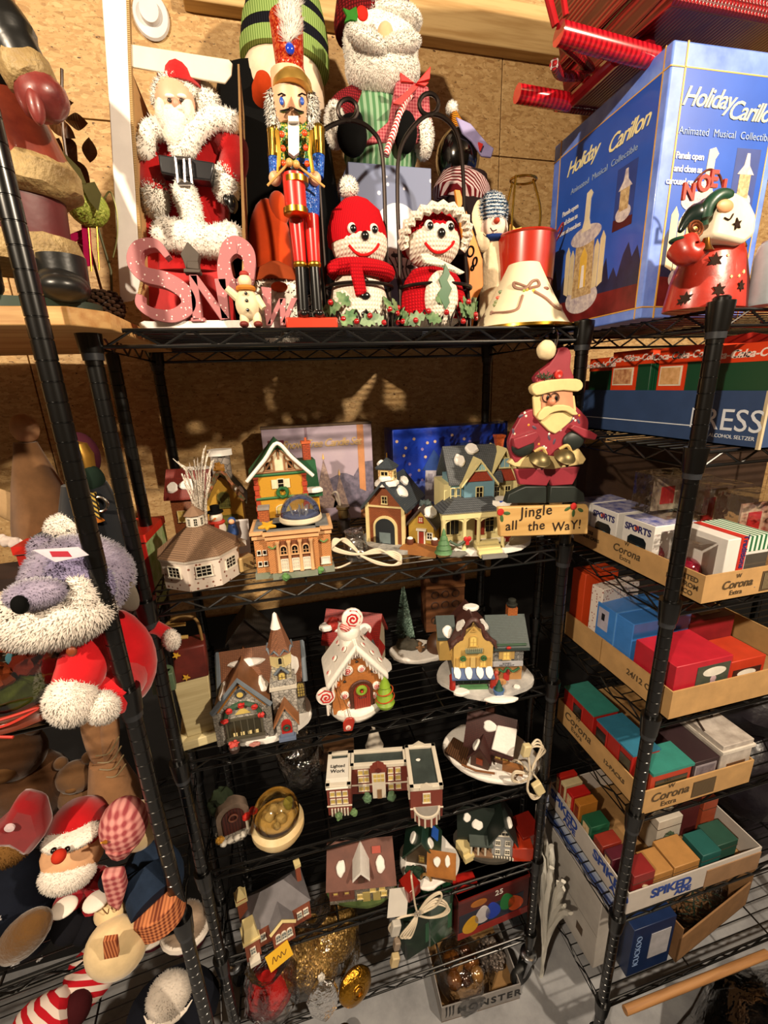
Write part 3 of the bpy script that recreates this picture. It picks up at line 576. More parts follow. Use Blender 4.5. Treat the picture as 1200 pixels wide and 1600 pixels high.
s.p('letter', ribbon([(264, 404), (246, 384), (220, 388), (212, 410), (226, 430), (262, 440), (290, 458), (296, 480), (274, 495), (244, 492), (222, 478), (221, 462)], (4, 11)), PK, bev=.001)
s.p('letter', stroke([[(297, 432), (310, 432), (317, 500), (303, 502)], [(297, 432), (310, 432), (360, 500), (346, 502)], [(336, 438), (354, 437), (360, 500), (347, 500)], [(300, 498), (322, 498), (322, 504), (300, 504)]]), PK, bev=.001)
s.p('letter', ribbon([(372, 386), (388, 400), (389, 430), (374, 452), (356, 442), (351, 412), (358, 392)], (8, 12), closed=True), PK, bev=.001)
s.p('letter', stroke([[(408, 450), (424, 452), (424, 508), (416, 510)], [(416, 510), (424, 510), (444, 468), (436, 468)], [(436, 468), (446, 468), (446, 510), (438, 510)], [(446, 510), (450, 500), (464, 468), (456, 466), (440, 504)]]), PK, bev=.001)
bh = s.p('birdhouse', stroke([[(284, 400), (295, 381), (313, 400), (311, 412), (295, 412), (293, 424), (289, 412)], [(294, 411), (311, 411), (313, 424), (294, 422)], [(289, 422), (315, 424), (314, 429), (289, 428)]], -.012, .012), M('#4a4038', .7), bev=.001)
# ---- little snowman figure leaning on the sign
f = Fr(388, 506, .815, Z1); k = f.k
s = Th('snowman_figurine', 'tiny cream snowman figurine with orange scarf standing in front of SNOW letters', 'figurine', f.o)
s.p('body', G().ell((2 * k, 0, 34 * k), (18 * k, 15 * k, 23 * k)).ell((-5 * k, -2 * k, 12 * k), (7 * k, 7 * k, 13 * k)).ell((14 * k, -2 * k, 12 * k), (7 * k, 7 * k, 13 * k)).tube([(-12 * k, 0, 44 * k), (-26 * k, -4 * k, 56 * k)], [7 * k, 5 * k]).tube([(16 * k, 0, 44 * k), (26 * k, -4 * k, 28 * k)], [7 * k, 5 * k]), CREAM)
s.p('head', G().ell((2 * k, 0, 66 * k), 10 * k), CREAM); s.p('scarf', G().tube([(2 * k + 11 * k * math.cos(a), 11 * k * math.sin(a), 56 * k) for a in [2 * PI * i / 14 for i in range(14)]], 4 * k, 8, True), M('#c97a1e', .7))
s.p('hat', G().ell((2 * k, 0, 76 * k), (7 * k, 7 * k, 5 * k)), M('#9c2a1e', .7))
for z in (24, 37, 47): s.p('button', G().ell((2 * k, -15 * k, z * k), 2.6 * k, 8, 6), BLKG)
for x in (-6, 15): s.p('boot', G().ell((x * k, -5 * k, 5 * k), (7 * k, 10 * k, 5 * k)), M('#6e2018', .6))

# ---- Santa doll in its opened white display box
f = Fr(290, 520, .915, Z1); k = f.k
CARD = M('#b08a5c', .8, var=.1); WCARD = M('#e3dcd6', .55, var=.05)
s = Th('display_box', 'tall opened white cardboard display box with folded-out side flap, around Santa doll', 'box', f.o)
s.p('side_flap', G().prism(f.xz([(159, -40), (199, -40), (203, 100), (207, 200), (214, 300), (222, 440), (218, 462), (208, 471), (190, 474), (183, 350), (173, 170)]), -.008, -.003), WCARD, bev=.0015)
s.p('corrugated_edge', G().prism(f.xz([(199, -40), (203, -40), (207, 100), (211, 200), (218, 300), (227, 440), (221, 462), (216, 464), (222, 440), (214, 300), (207, 200), (203, 100)]), -.0085, .001), M('#7a5f3c', .9, kind='stripe', c2='#c0a070', sc_=130))
s.p('top_flap', G().prism(f.xz([(204, 72), (358, 96), (364, 103), (362, 120), (352, 133), (204, 107)]), -.005, -.001), M('#ddd2bd', .55, var=.05), bev=.001)
a, b = f.p(207, 120), f.p(372, 120)
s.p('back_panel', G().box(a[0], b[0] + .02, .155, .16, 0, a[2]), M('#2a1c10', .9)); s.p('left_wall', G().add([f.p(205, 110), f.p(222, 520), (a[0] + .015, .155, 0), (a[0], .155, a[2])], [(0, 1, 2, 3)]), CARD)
s.p('right_wall', G().prism(f.xz([(371, 100), (374, 100), (384, 380), (380, 520), (376, 520), (379, 380)]), 0, .155), CARD)
s.p('red_lining', G().prism(f.xz([(210, 195), (222, 245), (240, 330), (275, 385), (350, 400), (372, 520), (220, 520)]), .02, .024), M('#b81214', .7))
f = Fr(300, 480, .972, Z1); k = f.k
s = Th('santa_doll', 'Santa doll in red coat with white fur and black buckled belt, inside white box', 'doll', f.o)
RV = M('#a80c10', .85, sheen=.4, bump=.3, bs=60)
s.p('coat', G().prism(f.xz([(252, 300), (243, 420), (352, 430), (360, 300), (352, 230), (335, 195), (275, 190), (258, 220)]), -.03, .04), RV, bev=.02, ang=70)
s.p('skirt', G().lathe([(64 * k, 0), (58 * k, 60 * k), (46 * k, 125 * k), (43 * k, 150 * k)], f.p(300, 430), 24, sy=.62), RV)
def fur(nm, pts, r, par=None, n=700):
    g = G(); P_ = spline([f.p(*q) for q in pts], 3); 
    for i, p in enumerate(P_): g.ell(p, (r * k, r * k * .8, r * k), 12, 8); g.fuzz(p, (r * k, r * k * .8, r * k), n // len(P_) * 2, 4.5 * k)
    return s.p(nm, g, FUR, par, **FUZZY)
fur('fur_collar', [(226, 235, -38 * k), (236, 205, -40 * k), (262, 200, -46 * k), (278, 220, -48 * k), (282, 236, -48 * k)], 13); fur('fur_collar', [(362, 192, -34 * k), (335, 185, -42 * k), (308, 203, -50 * k), (292, 230, -50 * k)], 14)
fur('fur_trim', [(288, 302, -50 * k), (296, 325, -50 * k), (305, 360, -48 * k)], 16); fur('fur_hem', [(262, 366, -44 * k), (300, 372, -52 * k), (330, 378, -46 * k), (360, 372, -34 * k)], 21, n=1200)
s.p('belt', G().prism(f.xz([(252, 252), (300, 258), (338, 264), (333, 292), (296, 288), (256, 280)], -.05), -60 * k, -36 * k), M('#15151a', .35, coat=.3), bev=2 * k)
bk = s.p('buckle', (lambda c: G().cyl(c[0], c[1], 2.2 * k).cyl(c[1], c[2], 2.2 * k).cyl(c[2], c[3], 2.2 * k).cyl(c[3], c[0], 2.2 * k))([f.p(x, y, -66 * k) for x, y in ((274, 246), (296, 248), (300, 287), (278, 287))]), M('#b9b9bd', .2, 1)); s.p('prong', G().cyl(f.p(287, 248, -66 * k), f.p(289, 286, -66 * k), 2 * k), M('#b9b9bd', .2, 1), bk)
for sh, el, ha, gl in (((346, 215), (366, 245), (356, 285), (362, 318)), ((244, 235), (236, 275), (246, 310), (250, 325))):
    ar = s.p('arm', G().tube(spline([f.p(*sh, -10 * k), f.p(*el, -20 * k), f.p(*ha, -28 * k)], 5), [24 * k] * 5 + [20 * k] * 6, 14), RV)
    s.p('fur_cuff', G().ball(f.p(ha[0] - 3, ha[1] + 2, -32 * k), (18 * k, 16 * k, 24 * k), 5 * k, 1100), FUR, ar, **FUZZY)
    if sh[0] > 300: s.p('glove', G().ell(f.p(gl[0], gl[1], -36 * k), (9 * k, 9 * k, 13 * k)).ell(f.p(gl[0] - 9, gl[1] - 6, -42 * k), (4 * k, 4 * k, 7 * k)), BLKG, ar)
hd = s.p('head', G().ell(f.p(274, 158, -36 * k), (25 * k, 22 * k, 29 * k)), M('#dfa98a', .5, var=.06))
s.p('nose', G().ell(f.p(275, 162, -59 * k), (5 * k, 5 * k, 6 * k)), M('#d8957c', .5), hd)
for x in (265, 284): s.p('eye', G().ell(f.p(x, 157, -56 * k), (3 * k, 2 * k, 2.2 * k)), M('#2c2320', .3), hd); s.p('eyebrow', G().ell(f.p(x, 150, -57 * k), (6 * k, 3 * k, 2.5 * k)), FUR, hd)
br = G()
for x, y, w, h in ((272, 190, 21, 18), (275, 208, 16, 20), (253, 178, 8, 16), (296, 178, 8, 16), (266, 175, 10, 5), (283, 176, 10, 5)): br.ell(f.p(x, y, -51 * k), (w * k, 13 * k, h * k), 14, 10)
s.p('beard', br.wob(2.2 * k, 120, 4), M('#e9e0d0', .7, bump=.6, bs=260), hd)
s.p('hat', G().lathe([(30 * k, 0), (28 * k, 14 * k), (20 * k, 32 * k), (0, 38 * k)], f.p(284, 144, -26 * k), 20).tube(spline([f.p(286, 122, -16 * k), f.p(304, 130, -16 * k), f.p(318, 150, -20 * k)], 4), [16 * k] * 4 + [12 * k] * 4 + [9 * k], 12), RV, hd)
fur('fur_brim', [(247, 158, -34 * k), (250, 138, -42 * k), (264, 125, -46 * k), (282, 128, -46 * k), (298, 142, -40 * k)], 8, hd); s.p('pompom', G().ball(f.p(322, 160, -26 * k), (17 * k, 15 * k, 20 * k), 5 * k, 1000), FUR, hd, **FUZZY)

# ---- white plastic disc on the wall
q = at(237, 28, YW); k = sc(237, 28, YW)
g = G().T(rx=90); g.lathe([(25 * k, 0), (31 * k, 3 * k), (29 * k, 7 * k), (17 * k, 9 * k), (16 * k, 17 * k), (8 * k, 18 * k), (0, 18 * k)], n=28, sx=.85)
one('wall_disc', 'round white plastic disc screwed to the chipboard wall', 'disc', g, M('#d6d3d2', .4, var=.03), q - Vector((0, .0005, 0)))

# ---- resin Santa on the pine board
f = Fr(0, 488, .80, PLK); k = f.k
s = Th('resin_santa', 'large old-world resin Santa in brick-red coat with cream trim on pine board', 'statue', f.o)
RC = M('#8a3a24', .38, coat=.3, bump=.25, bs=30, c2='#5e1f16'); CF = M('#b39a68', .6, bump=1, bs=110, c2='#7a6038'); BB = M('#171716', .35, bump=.2, bs=40)
cx_ = -.025
s.p('base', G().slab([(x + cx_, y + .02) for x, y in blob(.15, .075, 30, .08, 2)], 0, .02), M('#26352a', .5))
for x, y in ((.095, -.005), (-.01, -.02)): b_ = s.p('boot', G().T(x, y, .018, rz=-10).ell((0, -.01, .02), (.034, .04, .024)).ell((.012, -.03, .014), (.03, .032, .018)).lathe([(.03, .02), (.032, .06)]), BB); s.p('buckle', G().T(x + .012, y - .046, .04, rx=-60).tube([(-.01, 0, -.007), (.01, 0, -.007), (.01, 0, .007), (-.01, 0, .007)], .002, 6, True), GOLD, b_)
s.p('lower_hem', G().lathe([(.135, .07), (.142, .085), (.136, .105), (.12, .108)], (cx_, .02, 0), 40, sy=.5).wob(.004, 55, 1), CF)
s.p('under_skirt', G().lathe([(.12, .08), (.128, .10), (.132, .15), (.13, .18)], (cx_, .02, 0), 40, sy=.5), M('#571a1c', .5, bump=.4, bs=25))
s.p('coat_hem', G().lathe([(.14, .155), (.156, .165), (.158, .19), (.145, .205), (.13, .205)], (cx_, .02, 0), 40, sy=.52).wob(.005, 55, 1), CF)
s.p('coat', G().lathe([(.15, .19), (.135, .25), (.118, .30), (.125, .35), (.118, .41), (.09, .46), (.06, .50), (.045, .53)], (cx_, .02, 0), 40, sy=.55).wob(.008, 14, 6), RC)
bl = s.p('belt', G().lathe([(.122, .272), (.127, .278), (.123, .31), (.118, .314)], (cx_, .018, 0), 40, sy=.57), BB); s.p('belt_loop', G().box(.042, .05, -.05, -.036, .268, .318), RC, bl)
am = s.p('arm', G().tube(spline([f.p(-60, -20, -.02), f.p(-10, 25, -.04), f.p(22, 70, -.05), f.p(42, 108, -.05)], 6), [.03] * 12 + [.025] * 7, 16), BB)
s.p('fur_cuff', G().tube([f.p(28, 88, -.05), f.p(38, 104, -.05), f.p(52, 130, -.05), f.p(56, 138, -.05)], [.023, .028, .029, .025], 18).wob(.004, 75, 3), CF, am)
s.p('mitten', G().tube(spline([f.p(54, 128, -.05), f.p(66, 152, -.05), f.p(80, 172, -.05), f.p(90, 188, -.05)], 5), [.022, .024, .026, .027, .028, .029, .029, .029, .028, .027, .025, .022, .018, .014, .009, .004], 16).ell(f.p(56, 165, -.072), (.009, .009, .02)), M('#8c3a34', .4, coat=.3, bump=.4, bs=35, c2='#5e1f1e'), am)
s.p('hood', G().prism(f.xz([(-40, -40), (10, -10), (30, 40), (40, 85), (33, 80), (12, 40), (-30, 10)]), .0, .05), RC, bev=.008)

# ---- clutter beside the resin Santa
LEAFB = M('#6b4526', .4, var=.3); 
for i, (x, y, l_, a) in enumerate(((95, 200, 40, 30), (110, 235, 45, 70), (85, 235, 40, 120), (120, 190, 36, 10), (125, 270, 42, 60), (100, 165, 30, -20), (140, 235, 34, 100))):
    f = Fr(x, y, 1.02 + .01 * i); k = f.k
    g = G().T(ry=a, rz=rnd.uniform(-30, 30), rx=rnd.uniform(-25, 25)); L_ = l_ * k
    v = []; 
    for j in range(9): t_ = j / 8; w = L_ * .3 * math.sin(PI * t_) ** .8; v += [(t_ * L_ - L_ / 2, .004 * math.sin(6 * t_), w), (t_ * L_ - L_ / 2, -.003, 0), (t_ * L_ - L_ / 2, .004 * math.sin(6 * t_), -w)]
    g.add(v, [q for j in range(8) for q in ((j * 3, j * 3 + 1, j * 3 + 4, j * 3 + 3), (j * 3 + 1, j * 3 + 2, j * 3 + 5, j * 3 + 4))])
    if i == 0: sp_ = Th('leaf_spray', 'spray of glossy dark brown artificial leaves behind the resin Santa', 'foliage', (f.o.x, f.o.y, PLK)); sp_.p('stem', G().tube(spline([(.02, 0, 0), (.01, 0, .12), (.0, 0, .3), (.02, 0, .42)], 5), .0025, 6), LEAFB)
    g.v = [p + (f.o - sp_.e.location) for p in g.v]; sp_.p('leaf', g, LEAFB, smooth=False)
f = Fr(137, 323, .90); k = f.k
s = Th('fruit_ornament', 'green glittered fruit ornament with sheer olive leaf beside white box', 'ornament', (f.o.x, f.o.y, PLK)); dz = f.o.z - PLK
s.p('fruit', G().ell((0, 0, dz), (29 * k, 26 * k, 27 * k)).wob(.003, 40, 3), M('#8b9a34', .6, kind='glit', c2='#c2c862', sc_=500))
s.p('stem', G().tube([(0, .01, 0), (.012, .015, dz * .5), (.006, .0, dz)], .002, 6), M('#4a4a20', .6))
LF = M('#5d5a34', .4, var=.2)
for pts in ([(96, 238), (112, 252), (136, 276), (146, 300), (124, 294), (104, 276)], [(138, 300), (158, 296), (168, 315), (163, 340), (150, 325)]): s.p('leaf', G().prism([(x, z + dz) for x, z in f.xz(pts)], -27 * k, -25.5 * k), LF)
s.p('wire', G().tube(spline([(24 * k, 0, dz + 10 * k), (36 * k, 0, dz + 22 * k), (40 * k, 0, dz - 5 * k), (34 * k, 0, dz - 40 * k), (22 * k, 0, dz - 70 * k)], 5), 1.2 * k, 6), M('#6b6a3c', .4, .5))
f = Fr(118, 395, .93); k = f.k
s = Th('berry_pick', 'magenta pick of berries with hanging gold-edged ribbon near pine cone', 'ornament', (f.o.x, f.o.y, PLK)); dz = f.o.z - PLK; MG = M('#a3144a', .35, coat=.3)
for i, (x, y, r) in enumerate(((112, 385, 9), (124, 392, 10), (118, 403, 9), (130, 380, 8), (105, 395, 9), (125, 440, 9), (122, 425, 6))): q = f.p(x, y, -.012 * (i % 3)); s.p('berry', G().ell((q[0], q[1], q[2] + dz), r * k, 12, 9), MG)
s.p('bow', G().prism([(x, z + dz) for x, z in f.xz([(95, 392), (108, 375), (125, 368), (140, 362), (138, 376), (122, 384), (104, 402)])], -.02, -.014), MG, bev=.002)
rb = s.p('ribbon', G().prism([(x, z + dz) for x, z in f.xz([(138, 355), (151, 354), (155, 422), (143, 424)])], -.03, -.0285), M('#b0104e', .4))
for a_, b_ in (((138, 355), (143, 424)), ((151, 354), (155, 422))): A, B = f.p(*a_, -.03), f.p(*b_, -.03); s.p('gold_edge', G().cyl((A[0], A[1], A[2] + dz), (B[0], B[1], B[2] + dz), 1.2 * k, n=6), GOLD, rb)
s.p('stem', G().cyl((0, .01, 0), (0, 0, dz), .002), M('#3b2a1a', .7))
f = Fr(160, 478, .90, PLK); k = f.k
g = G()
for i in range(9):
    z = 6 + i * 5; r = 27 * math.sin(PI * (z + 4) / 62) ** .6
    for j in range(12): a = 2 * PI * (j + .5 * (i % 2)) / 12; g.ell((r * k * math.cos(a), r * k * math.sin(a), z * k), (6 * k, 6 * k, 3.2 * k), 6, 4)
one('pine_cone', 'dark brown pine cone lying by the foot of white box', 'pine cone', g.ell((0, 0, 26 * k), (22 * k, 22 * k, 26 * k)), M('#3c2412', .6, var=.3), f.o)

# ---- penguin, orange board, little plush snowman, bucket, shade
f = Fr(720, 520, 1.06, Z1); k = f.k
s = Th('penguin_figure', 'glossy black round-headed penguin with lilac mask and tiny orange striped hat', 'figurine', f.o)
s.p('body', G().lathe([(24 * k, 0), (38 * k, 30 * k), (40 * k, 140 * k), (34 * k, 215 * k)], (0, 0, 0), 20), M('#1a0d0d', .8))
hd = s.p('head', G().ell(f.p(715, 248), (31 * k, 30 * k, 37 * k), 24, 16), M('#080808', .12, coat=1, var=0))
s.p('mask', G().prism(f.xz([(698, 204), (720, 214), (745, 243), (755, 250), (751, 264), (737, 262), (722, 240), (708, 228)]), -33 * k, -29 * k), M('#8f88b4', .6), hd, bev=.002); s.p('beak', G().prism(f.xz([(730, 243), (737, 246), (733, 256)]), -36 * k, -33 * k), M('#c22a20', .5), hd)
s.p('smile', G().tube(spline([f.p(722, 262, -27 * k), f.p(727, 267, -25 * k), f.p(731, 262, -24 * k)], 4), 1 * k, 5), M('#d8d8d8', .5), hd)
s.p('ear', G().ell(f.p(725, 213), (11 * k, 10 * k, 11 * k)), BLKF, hd); g = G().T(*f.p(717, 206), ry=-22); g.lathe([(11 * k, 0), (7 * k, 14 * k), (3 * k, 30 * k)])
ht = s.p('hat', g, M('#e08a1c', .8, kind='stripe', c2='#171210', sc_=95), hd); s.p('pompom', G().ball(f.p(706, 169), 7 * k, 3 * k, 300), FUR, ht, **FUZZY)
s.p('scarf', G().T(*f.p(722, 300), ry=18).lathe([(34 * k, -22 * k), (42 * k, -10 * k), (38 * k, 10 * k), (30 * k, 18 * k)], n=24), M('#5c1218', .95, kind='diag', c2='#b7a3a0', sc_=60, bump=.5))
f = Fr(733, 520, .975, Z1); k = f.k
s = Th('carrot_board', 'long pointed orange wooden board with black ovals behind knitted snow lady', 'board', f.o)
s.p('board', G().prism(f.xz([(711, 296), (719, 297), (728, 327), (754, 405), (755, 446), (744, 470), (738, 520), (728, 520), (734, 422), (724, 376), (717, 335)]), 0, .008), M('#dd8420', .55), bev=.001)
for x, y, w, h in ((735, 393, 5, 7), (742, 409, 3, 6), (738, 419, 2, 3), (722, 330, 2, 9)): q = f.p(x, y); s.p('black_oval', G().T(q[0], -.001, q[2], ry=15).tube([(w * k * math.cos(a), 0, h * k * math.sin(a)) for a in [2 * PI * i / 16 for i in range(16)]], 1.4 * k, 5, True), BLKF)
f = Fr(768, 500, 1.02, Z1); k = f.k
s = Th('plush_snowman', 'small cream plush snowman in fuzzy blue and white hat behind red bucket', 'plush toy', f.o)
CP = M('#d9c9a6', .95, sheen=.4, bump=.4, bs=90)
s.p('body', G().lathe([(20 * k, 0), (30 * k, 30 * k), (28 * k, 90 * k), (20 * k, 140 * k)], (0, 0, 0)).ell(f.p(745, 350), (22 * k, 18 * k, 34 * k)).ell(f.p(752, 378, -10 * k), (13 * k, 13 * k, 14 * k)), CP)
hd = s.p('head', G().ell(f.p(770, 358, -12 * k), (22 * k, 20 * k, 19 * k)), M('#e6cfc0', .9, sheen=.3))
s.p('hat', G().ball(f.p(768, 333, -10 * k), (21 * k, 20 * k, 24 * k), 5 * k, 1500), M('#2f4a68', .95, kind='stripe', c2='#c6ccd2', sc_=45, bump=.8), hd, **FUZZY)
s.p('nose', G().ell(f.p(776, 345, -32 * k), (4 * k, 6 * k, 4 * k)), M('#b5391c', .7), hd); s.p('smile', G().tube(spline([f.p(766, 356, -32 * k), f.p(770, 361, -33 * k), f.p(776, 359, -33 * k)], 4), .8 * k, 5), BLKG, hd)
s.p('scarf', G().ell(f.p(772, 372, -14 * k), (20 * k, 16 * k, 6 * k)), M('#1f356f', .9)); st_ = [(784 + (14 if i % 2 else 6) * math.sin(PI * i / 5 + .3), 376 - (14 if i % 2 else 6) * math.cos(PI * i / 5 + .3)) for i in range(10)]
s.p('star', G().prism(f.xz(st_), -36 * k, -31 * k), M('#c9a23a', .6))
f = Fr(815, 500, .985, Z1); k = f.k
s = Th('red_bucket', 'small red enamel bucket with wire handle, behind cream lampshade', 'bucket', f.o)
EN = M('#a8240f', .3, coat=.6, var=.06); zt = f.p(815, 372)[2]
s.p('body', G().lathe([(34 * k, 0), (40 * k, zt * .55), (42 * k, zt * .56), (43.5 * k, zt - 2 * k), (45.5 * k, zt), (44 * k, zt + 2 * k), (42 * k, zt), (38 * k, zt * .6)], (0, 0, 0), 32), EN)
s.p('handle', G().tube(spline([(44 * k, -5 * k, zt - 4 * k), (48 * k, -10 * k, zt + 10 * k), (56 * k, -8 * k, zt + 20 * k), (58 * k, -2 * k, zt + 10 * k), (50 * k, 4 * k, zt - 6 * k)], 5), 1.3 * k, 6), EN)
b_ = Vector((0, 0, 0)); s = Th('brass_wire_clip', 'brass bulb-clip wire frame standing up out of the red bucket', 'wire frame', f.o); BR = M('#c39a3c', .25, 1)
c_ = f.p(818, 281); s.p('ring', G().tube([(c_[0] + 19 * k * math.cos(a), 14 * k * math.sin(a), c_[2]) for a in [2 * PI * i / 24 for i in range(24)]], 1.6 * k, 8, True), BR)
for pts in ([(806, 274, -10 * k), (801, 330, -14 * k), (799, 372, -16 * k), (801, 420, -12 * k)], [(833, 280, -6 * k), (843, 318, -12 * k), (844, 345, -14 * k), (838, 366, -14 * k), (826, 376, -10 * k), (824, 430, -8 * k)], [(800, 288, 8 * k), (791, 330, 10 * k), (788, 372, 12 * k), (792, 430, 10 * k)]): s.p('wire', G().tube(spline([f.p(*q) for q in pts], 5), 1.7 * k, 8), BR)
f = Fr(814, 506, .895, Z1); k = f.k
s = Th('lampshade', 'cream cone lampshade with painted ribbon bow, holly and gold rim', 'lampshade', f.o)
HT = f.p(814, 414)[2]; RB, RT = 77 * k, 23 * k
rad = lambda z: RB + (RT - RB) * (z / HT) ** .86
s.p('shade', G().lathe([(rad(HT * i / 10), HT * i / 10) for i in range(11)] + [(RT - .002, HT)], (0, 0, 0), 48), M('#e8dcb8', .5, var=.04))
s.p('rim', G().lathe([(RB, -.001), (RB + .0025, .001), (RB + .002, .006), (RB - .001, .007)], (0, 0, 0), 48), M('#b48a30', .25, 1))
def onc(px, py, d=.0006): x, _, z = f.p(px, py, -45 * k); z = max(.008, min(HT - .002, z)); r = rad(z); x = max(-r * .97, min(r * .97, x)); return (x, -math.sqrt(r * r - x * x) - d, z)
TP = M('#8e6a58', .6)
for pts, w in ((((818, 461), (812, 474), (806, 484), (795, 487), (780, 484), (770, 482), (760, 487)), 2.2), (((834, 456), (848, 468), (860, 482), (872, 484), (876, 478)), 2.6), (((826, 447), (815, 437), (814, 446), (824, 450), (836, 438), (844, 437), (843, 446), (828, 450)), 2.4)):
    s.p('painted_ribbon', G().tube(spline([onc(*q) for q in pts], 5), w * k, 6), TP)
for x, y, c in ((826, 452, '#d89a2c'), (831, 450, '#c23a2a'), (822, 453, '#8aa03a'), (834, 454, '#e0c040')): s.p('painted_fruit', G().ell(onc(x, y), (2.6 * k, 1 * k, 2.6 * k), 8, 6), M(c, .5))
for x, y, c in ((790, 458, '#a8452e'), (779, 448, '#5b6a44'), (763, 465, '#6b7048'), (772, 470, '#6b7048'), (855, 450, '#7a4a34')): s.p('painted_leaf', G().ell(onc(x, y), (5 * k, 1 * k, 2.6 * k), 8, 6), M(c, .5))

# ---- Holiday Carillon box on the right unit
cb, ct = on(993, 499, 1.983), at(1040, 58, .735)
X0, Y0 = .683, .735; H = ct.z - 1.983; Wd = at(1196, 270, .735).x - X0; D_ = .33
s = Th('carillon_box', 'large glossy blue carton with gold lettering on top of right unit', 'box', (X0, Y0, 1.983), -2)
s.p('body', G().box(0, Wd, 0, D_, 0, H), M('#4a6cd0', .35, c2='#86a4f0', vs=14, coat=.3), bev=.003)
def face(U, right):       # U: width of the face; builds the print in (u,z) and lays it on its side of the carton
    tr = (lambda g: g) if right else None
    def put(nm, poly, mat, h=.0006, lab=None):
        g = G()
        if not right: g.m = Matrix(((0, 1, 0, 0), (-1, 0, 0, D_), (0, 0, 1, 0), (0, 0, 0, 1)))
        if nm[:7] == 'printed' and nm[8:] not in ('panel', 'table', 'trees', 'inset'): poly = [(u, z * .88) for u, z in poly]
        g.prism(poly, -h, 0); return s.p(nm, g, mat, smooth=False)
    ins = .016
    put('printed_panel', [(ins + .012, .02), (U - ins, .02), (U - ins, H - .035), (ins + .012, H - .035)], M('#2b5cc4', .35, c2='#1f4cab', vs=5, coat=.3))
    put('printed_table', [(ins + .012, .02), (U - ins, .02), (U - ins, .062), (ins + .012, .07)], M('#6a1e1e', .4, var=.3), .0008)
    tp = [(ins + .012, .06)] + [(ins + .012 + (U - 2 * ins - .012) * i / 24, .13 + .035 * math.sin(i * 1.9) * math.sin(i * .7) - .035 * math.sin(PI * i / 24)) for i in range(25)] + [(U - ins, .06)]
    put('printed_trees', tp, M('#1d2748', .4, var=.3), .0007)
    for u0, u1, z0, z1 in ((ins + .010, ins + .013, 0, H), (U - ins, U - ins + .002, 0, H), (0, U, H - .035, H - .033), (0, U, .018, .02)): put('gold_line', [(u0, z0), (u1, z0), (u1, z1), (u0, z1)], M('#d8a548', .4), .001)
    iv = M('#d4bd90', .5, c2='#94744a', vs=140); sn = M('#dcd3cc', .6, c2='#9c90a0', vs=90); c = U * .44
    put('printed_glow', [(c + x, .20 + z) for x, z in circ(.062, 40, sx=.85, sy=2.3)], M('#5a7cd0', .5), .0009) if False else None
    put('printed_base', [(c + x, .075 + z) for x, z in circ(.055, 30, sy=.62)], sn, .0012); put('printed_body', [(c - .034, .08), (c + .034, .08), (c + .03, .21), (c - .03, .21)], iv, .0013)
    for sg in (-1, 1):
        for j in (0, 1): put('printed_door', [(c + sg * (.034 + .017 * j), .09), (c + sg * (.049 + .017 * j), .093 + .005 * j), (c + sg * (.049 + .017 * j), .18 + .012 * j), (c + sg * (.041 + .017 * j), .195 + .012 * j), (c + sg * (.034 + .017 * j), .18 + .012 * j)], M('#d8c8a0', .5), .0014)
    put('printed_arch', [(c - .012, .1), (c + .012, .1), (c + .012, .17), (c, .19), (c - .012, .17)], M('#d9b24a', .5), .0015); put('printed_statue', [(c - .006, .1), (c + .006, .1), (c + .004, .15), (c - .004, .15)], M('#e4e0dc', .5), .0017)
    put('printed_roof', [(c + x, .215 + z) for x, z in circ(.05, 30, sy=.42)] , sn, .0016); put('printed_finial', [(c - .016, .225), (c + .016, .225), (c + .008, .25), (c + .008, .29), (c + .014, .30), (c + .006, .31), (c - .006, .306), (c - .008, .25)], M('#d8cdb0', .5), .0018)
    a = U * .77; put('printed_inset', [(a - .026, .17), (a + .026, .17), (a + .026, .275), (a - .026, .275)], M('#263c84', .5), .0009); put('inset_table', [(a - .026, .17), (a + .026, .17), (a + .026, .185), (a - .026, .19)], M('#4a1418', .5), .0012)
    put('inset_base', [(a + x, .195 + z) for x, z in circ(.02, 20, sy=.7)], sn, .0014); put('inset_body', [(a - .012, .2), (a + .012, .2), (a + .012, .238), (a - .012, .238)], iv, .0015); put('inset_roof', [(a - .018, .236), (a + .018, .236), (a + .006, .25), (a + .003, .268), (a - .003, .268), (a - .006, .25)], sn, .0016)
    IV = M('#e6dca8', .45, var=0); SV = M('#8fa4c4', .5, var=0)
    loc = (lambda u, z: (u, -.0016, z)) if right else (lambda u, z: (-.0016, D_ - u, z)); rz = 0 if right else -90
    s.text('Holiday', .038, loc(U * .335, H - .085), IV, rz=rz, shear=.42, off=.0003, sp=.88); s.text('Carillon', .038, loc(U * .74, H - .098 if right else H - .098), IV, rz=rz, shear=.42, off=.0003, sp=.88)
    s.text('Animated  Musical  Collectible', .0155, loc(U * .54, H - .125), SV, rz=rz, sp=1.02)
    for i, l_ in enumerate(('Panels open', 'and close as', 'carousel revolves')): s.text(l_, .0138, loc(U * .25, H - .16 - .019 * i), M('#d9dae0', .5, var=0), rz=rz, off=.0003, sp=.88)
face(Wd, True); face(D_, False)

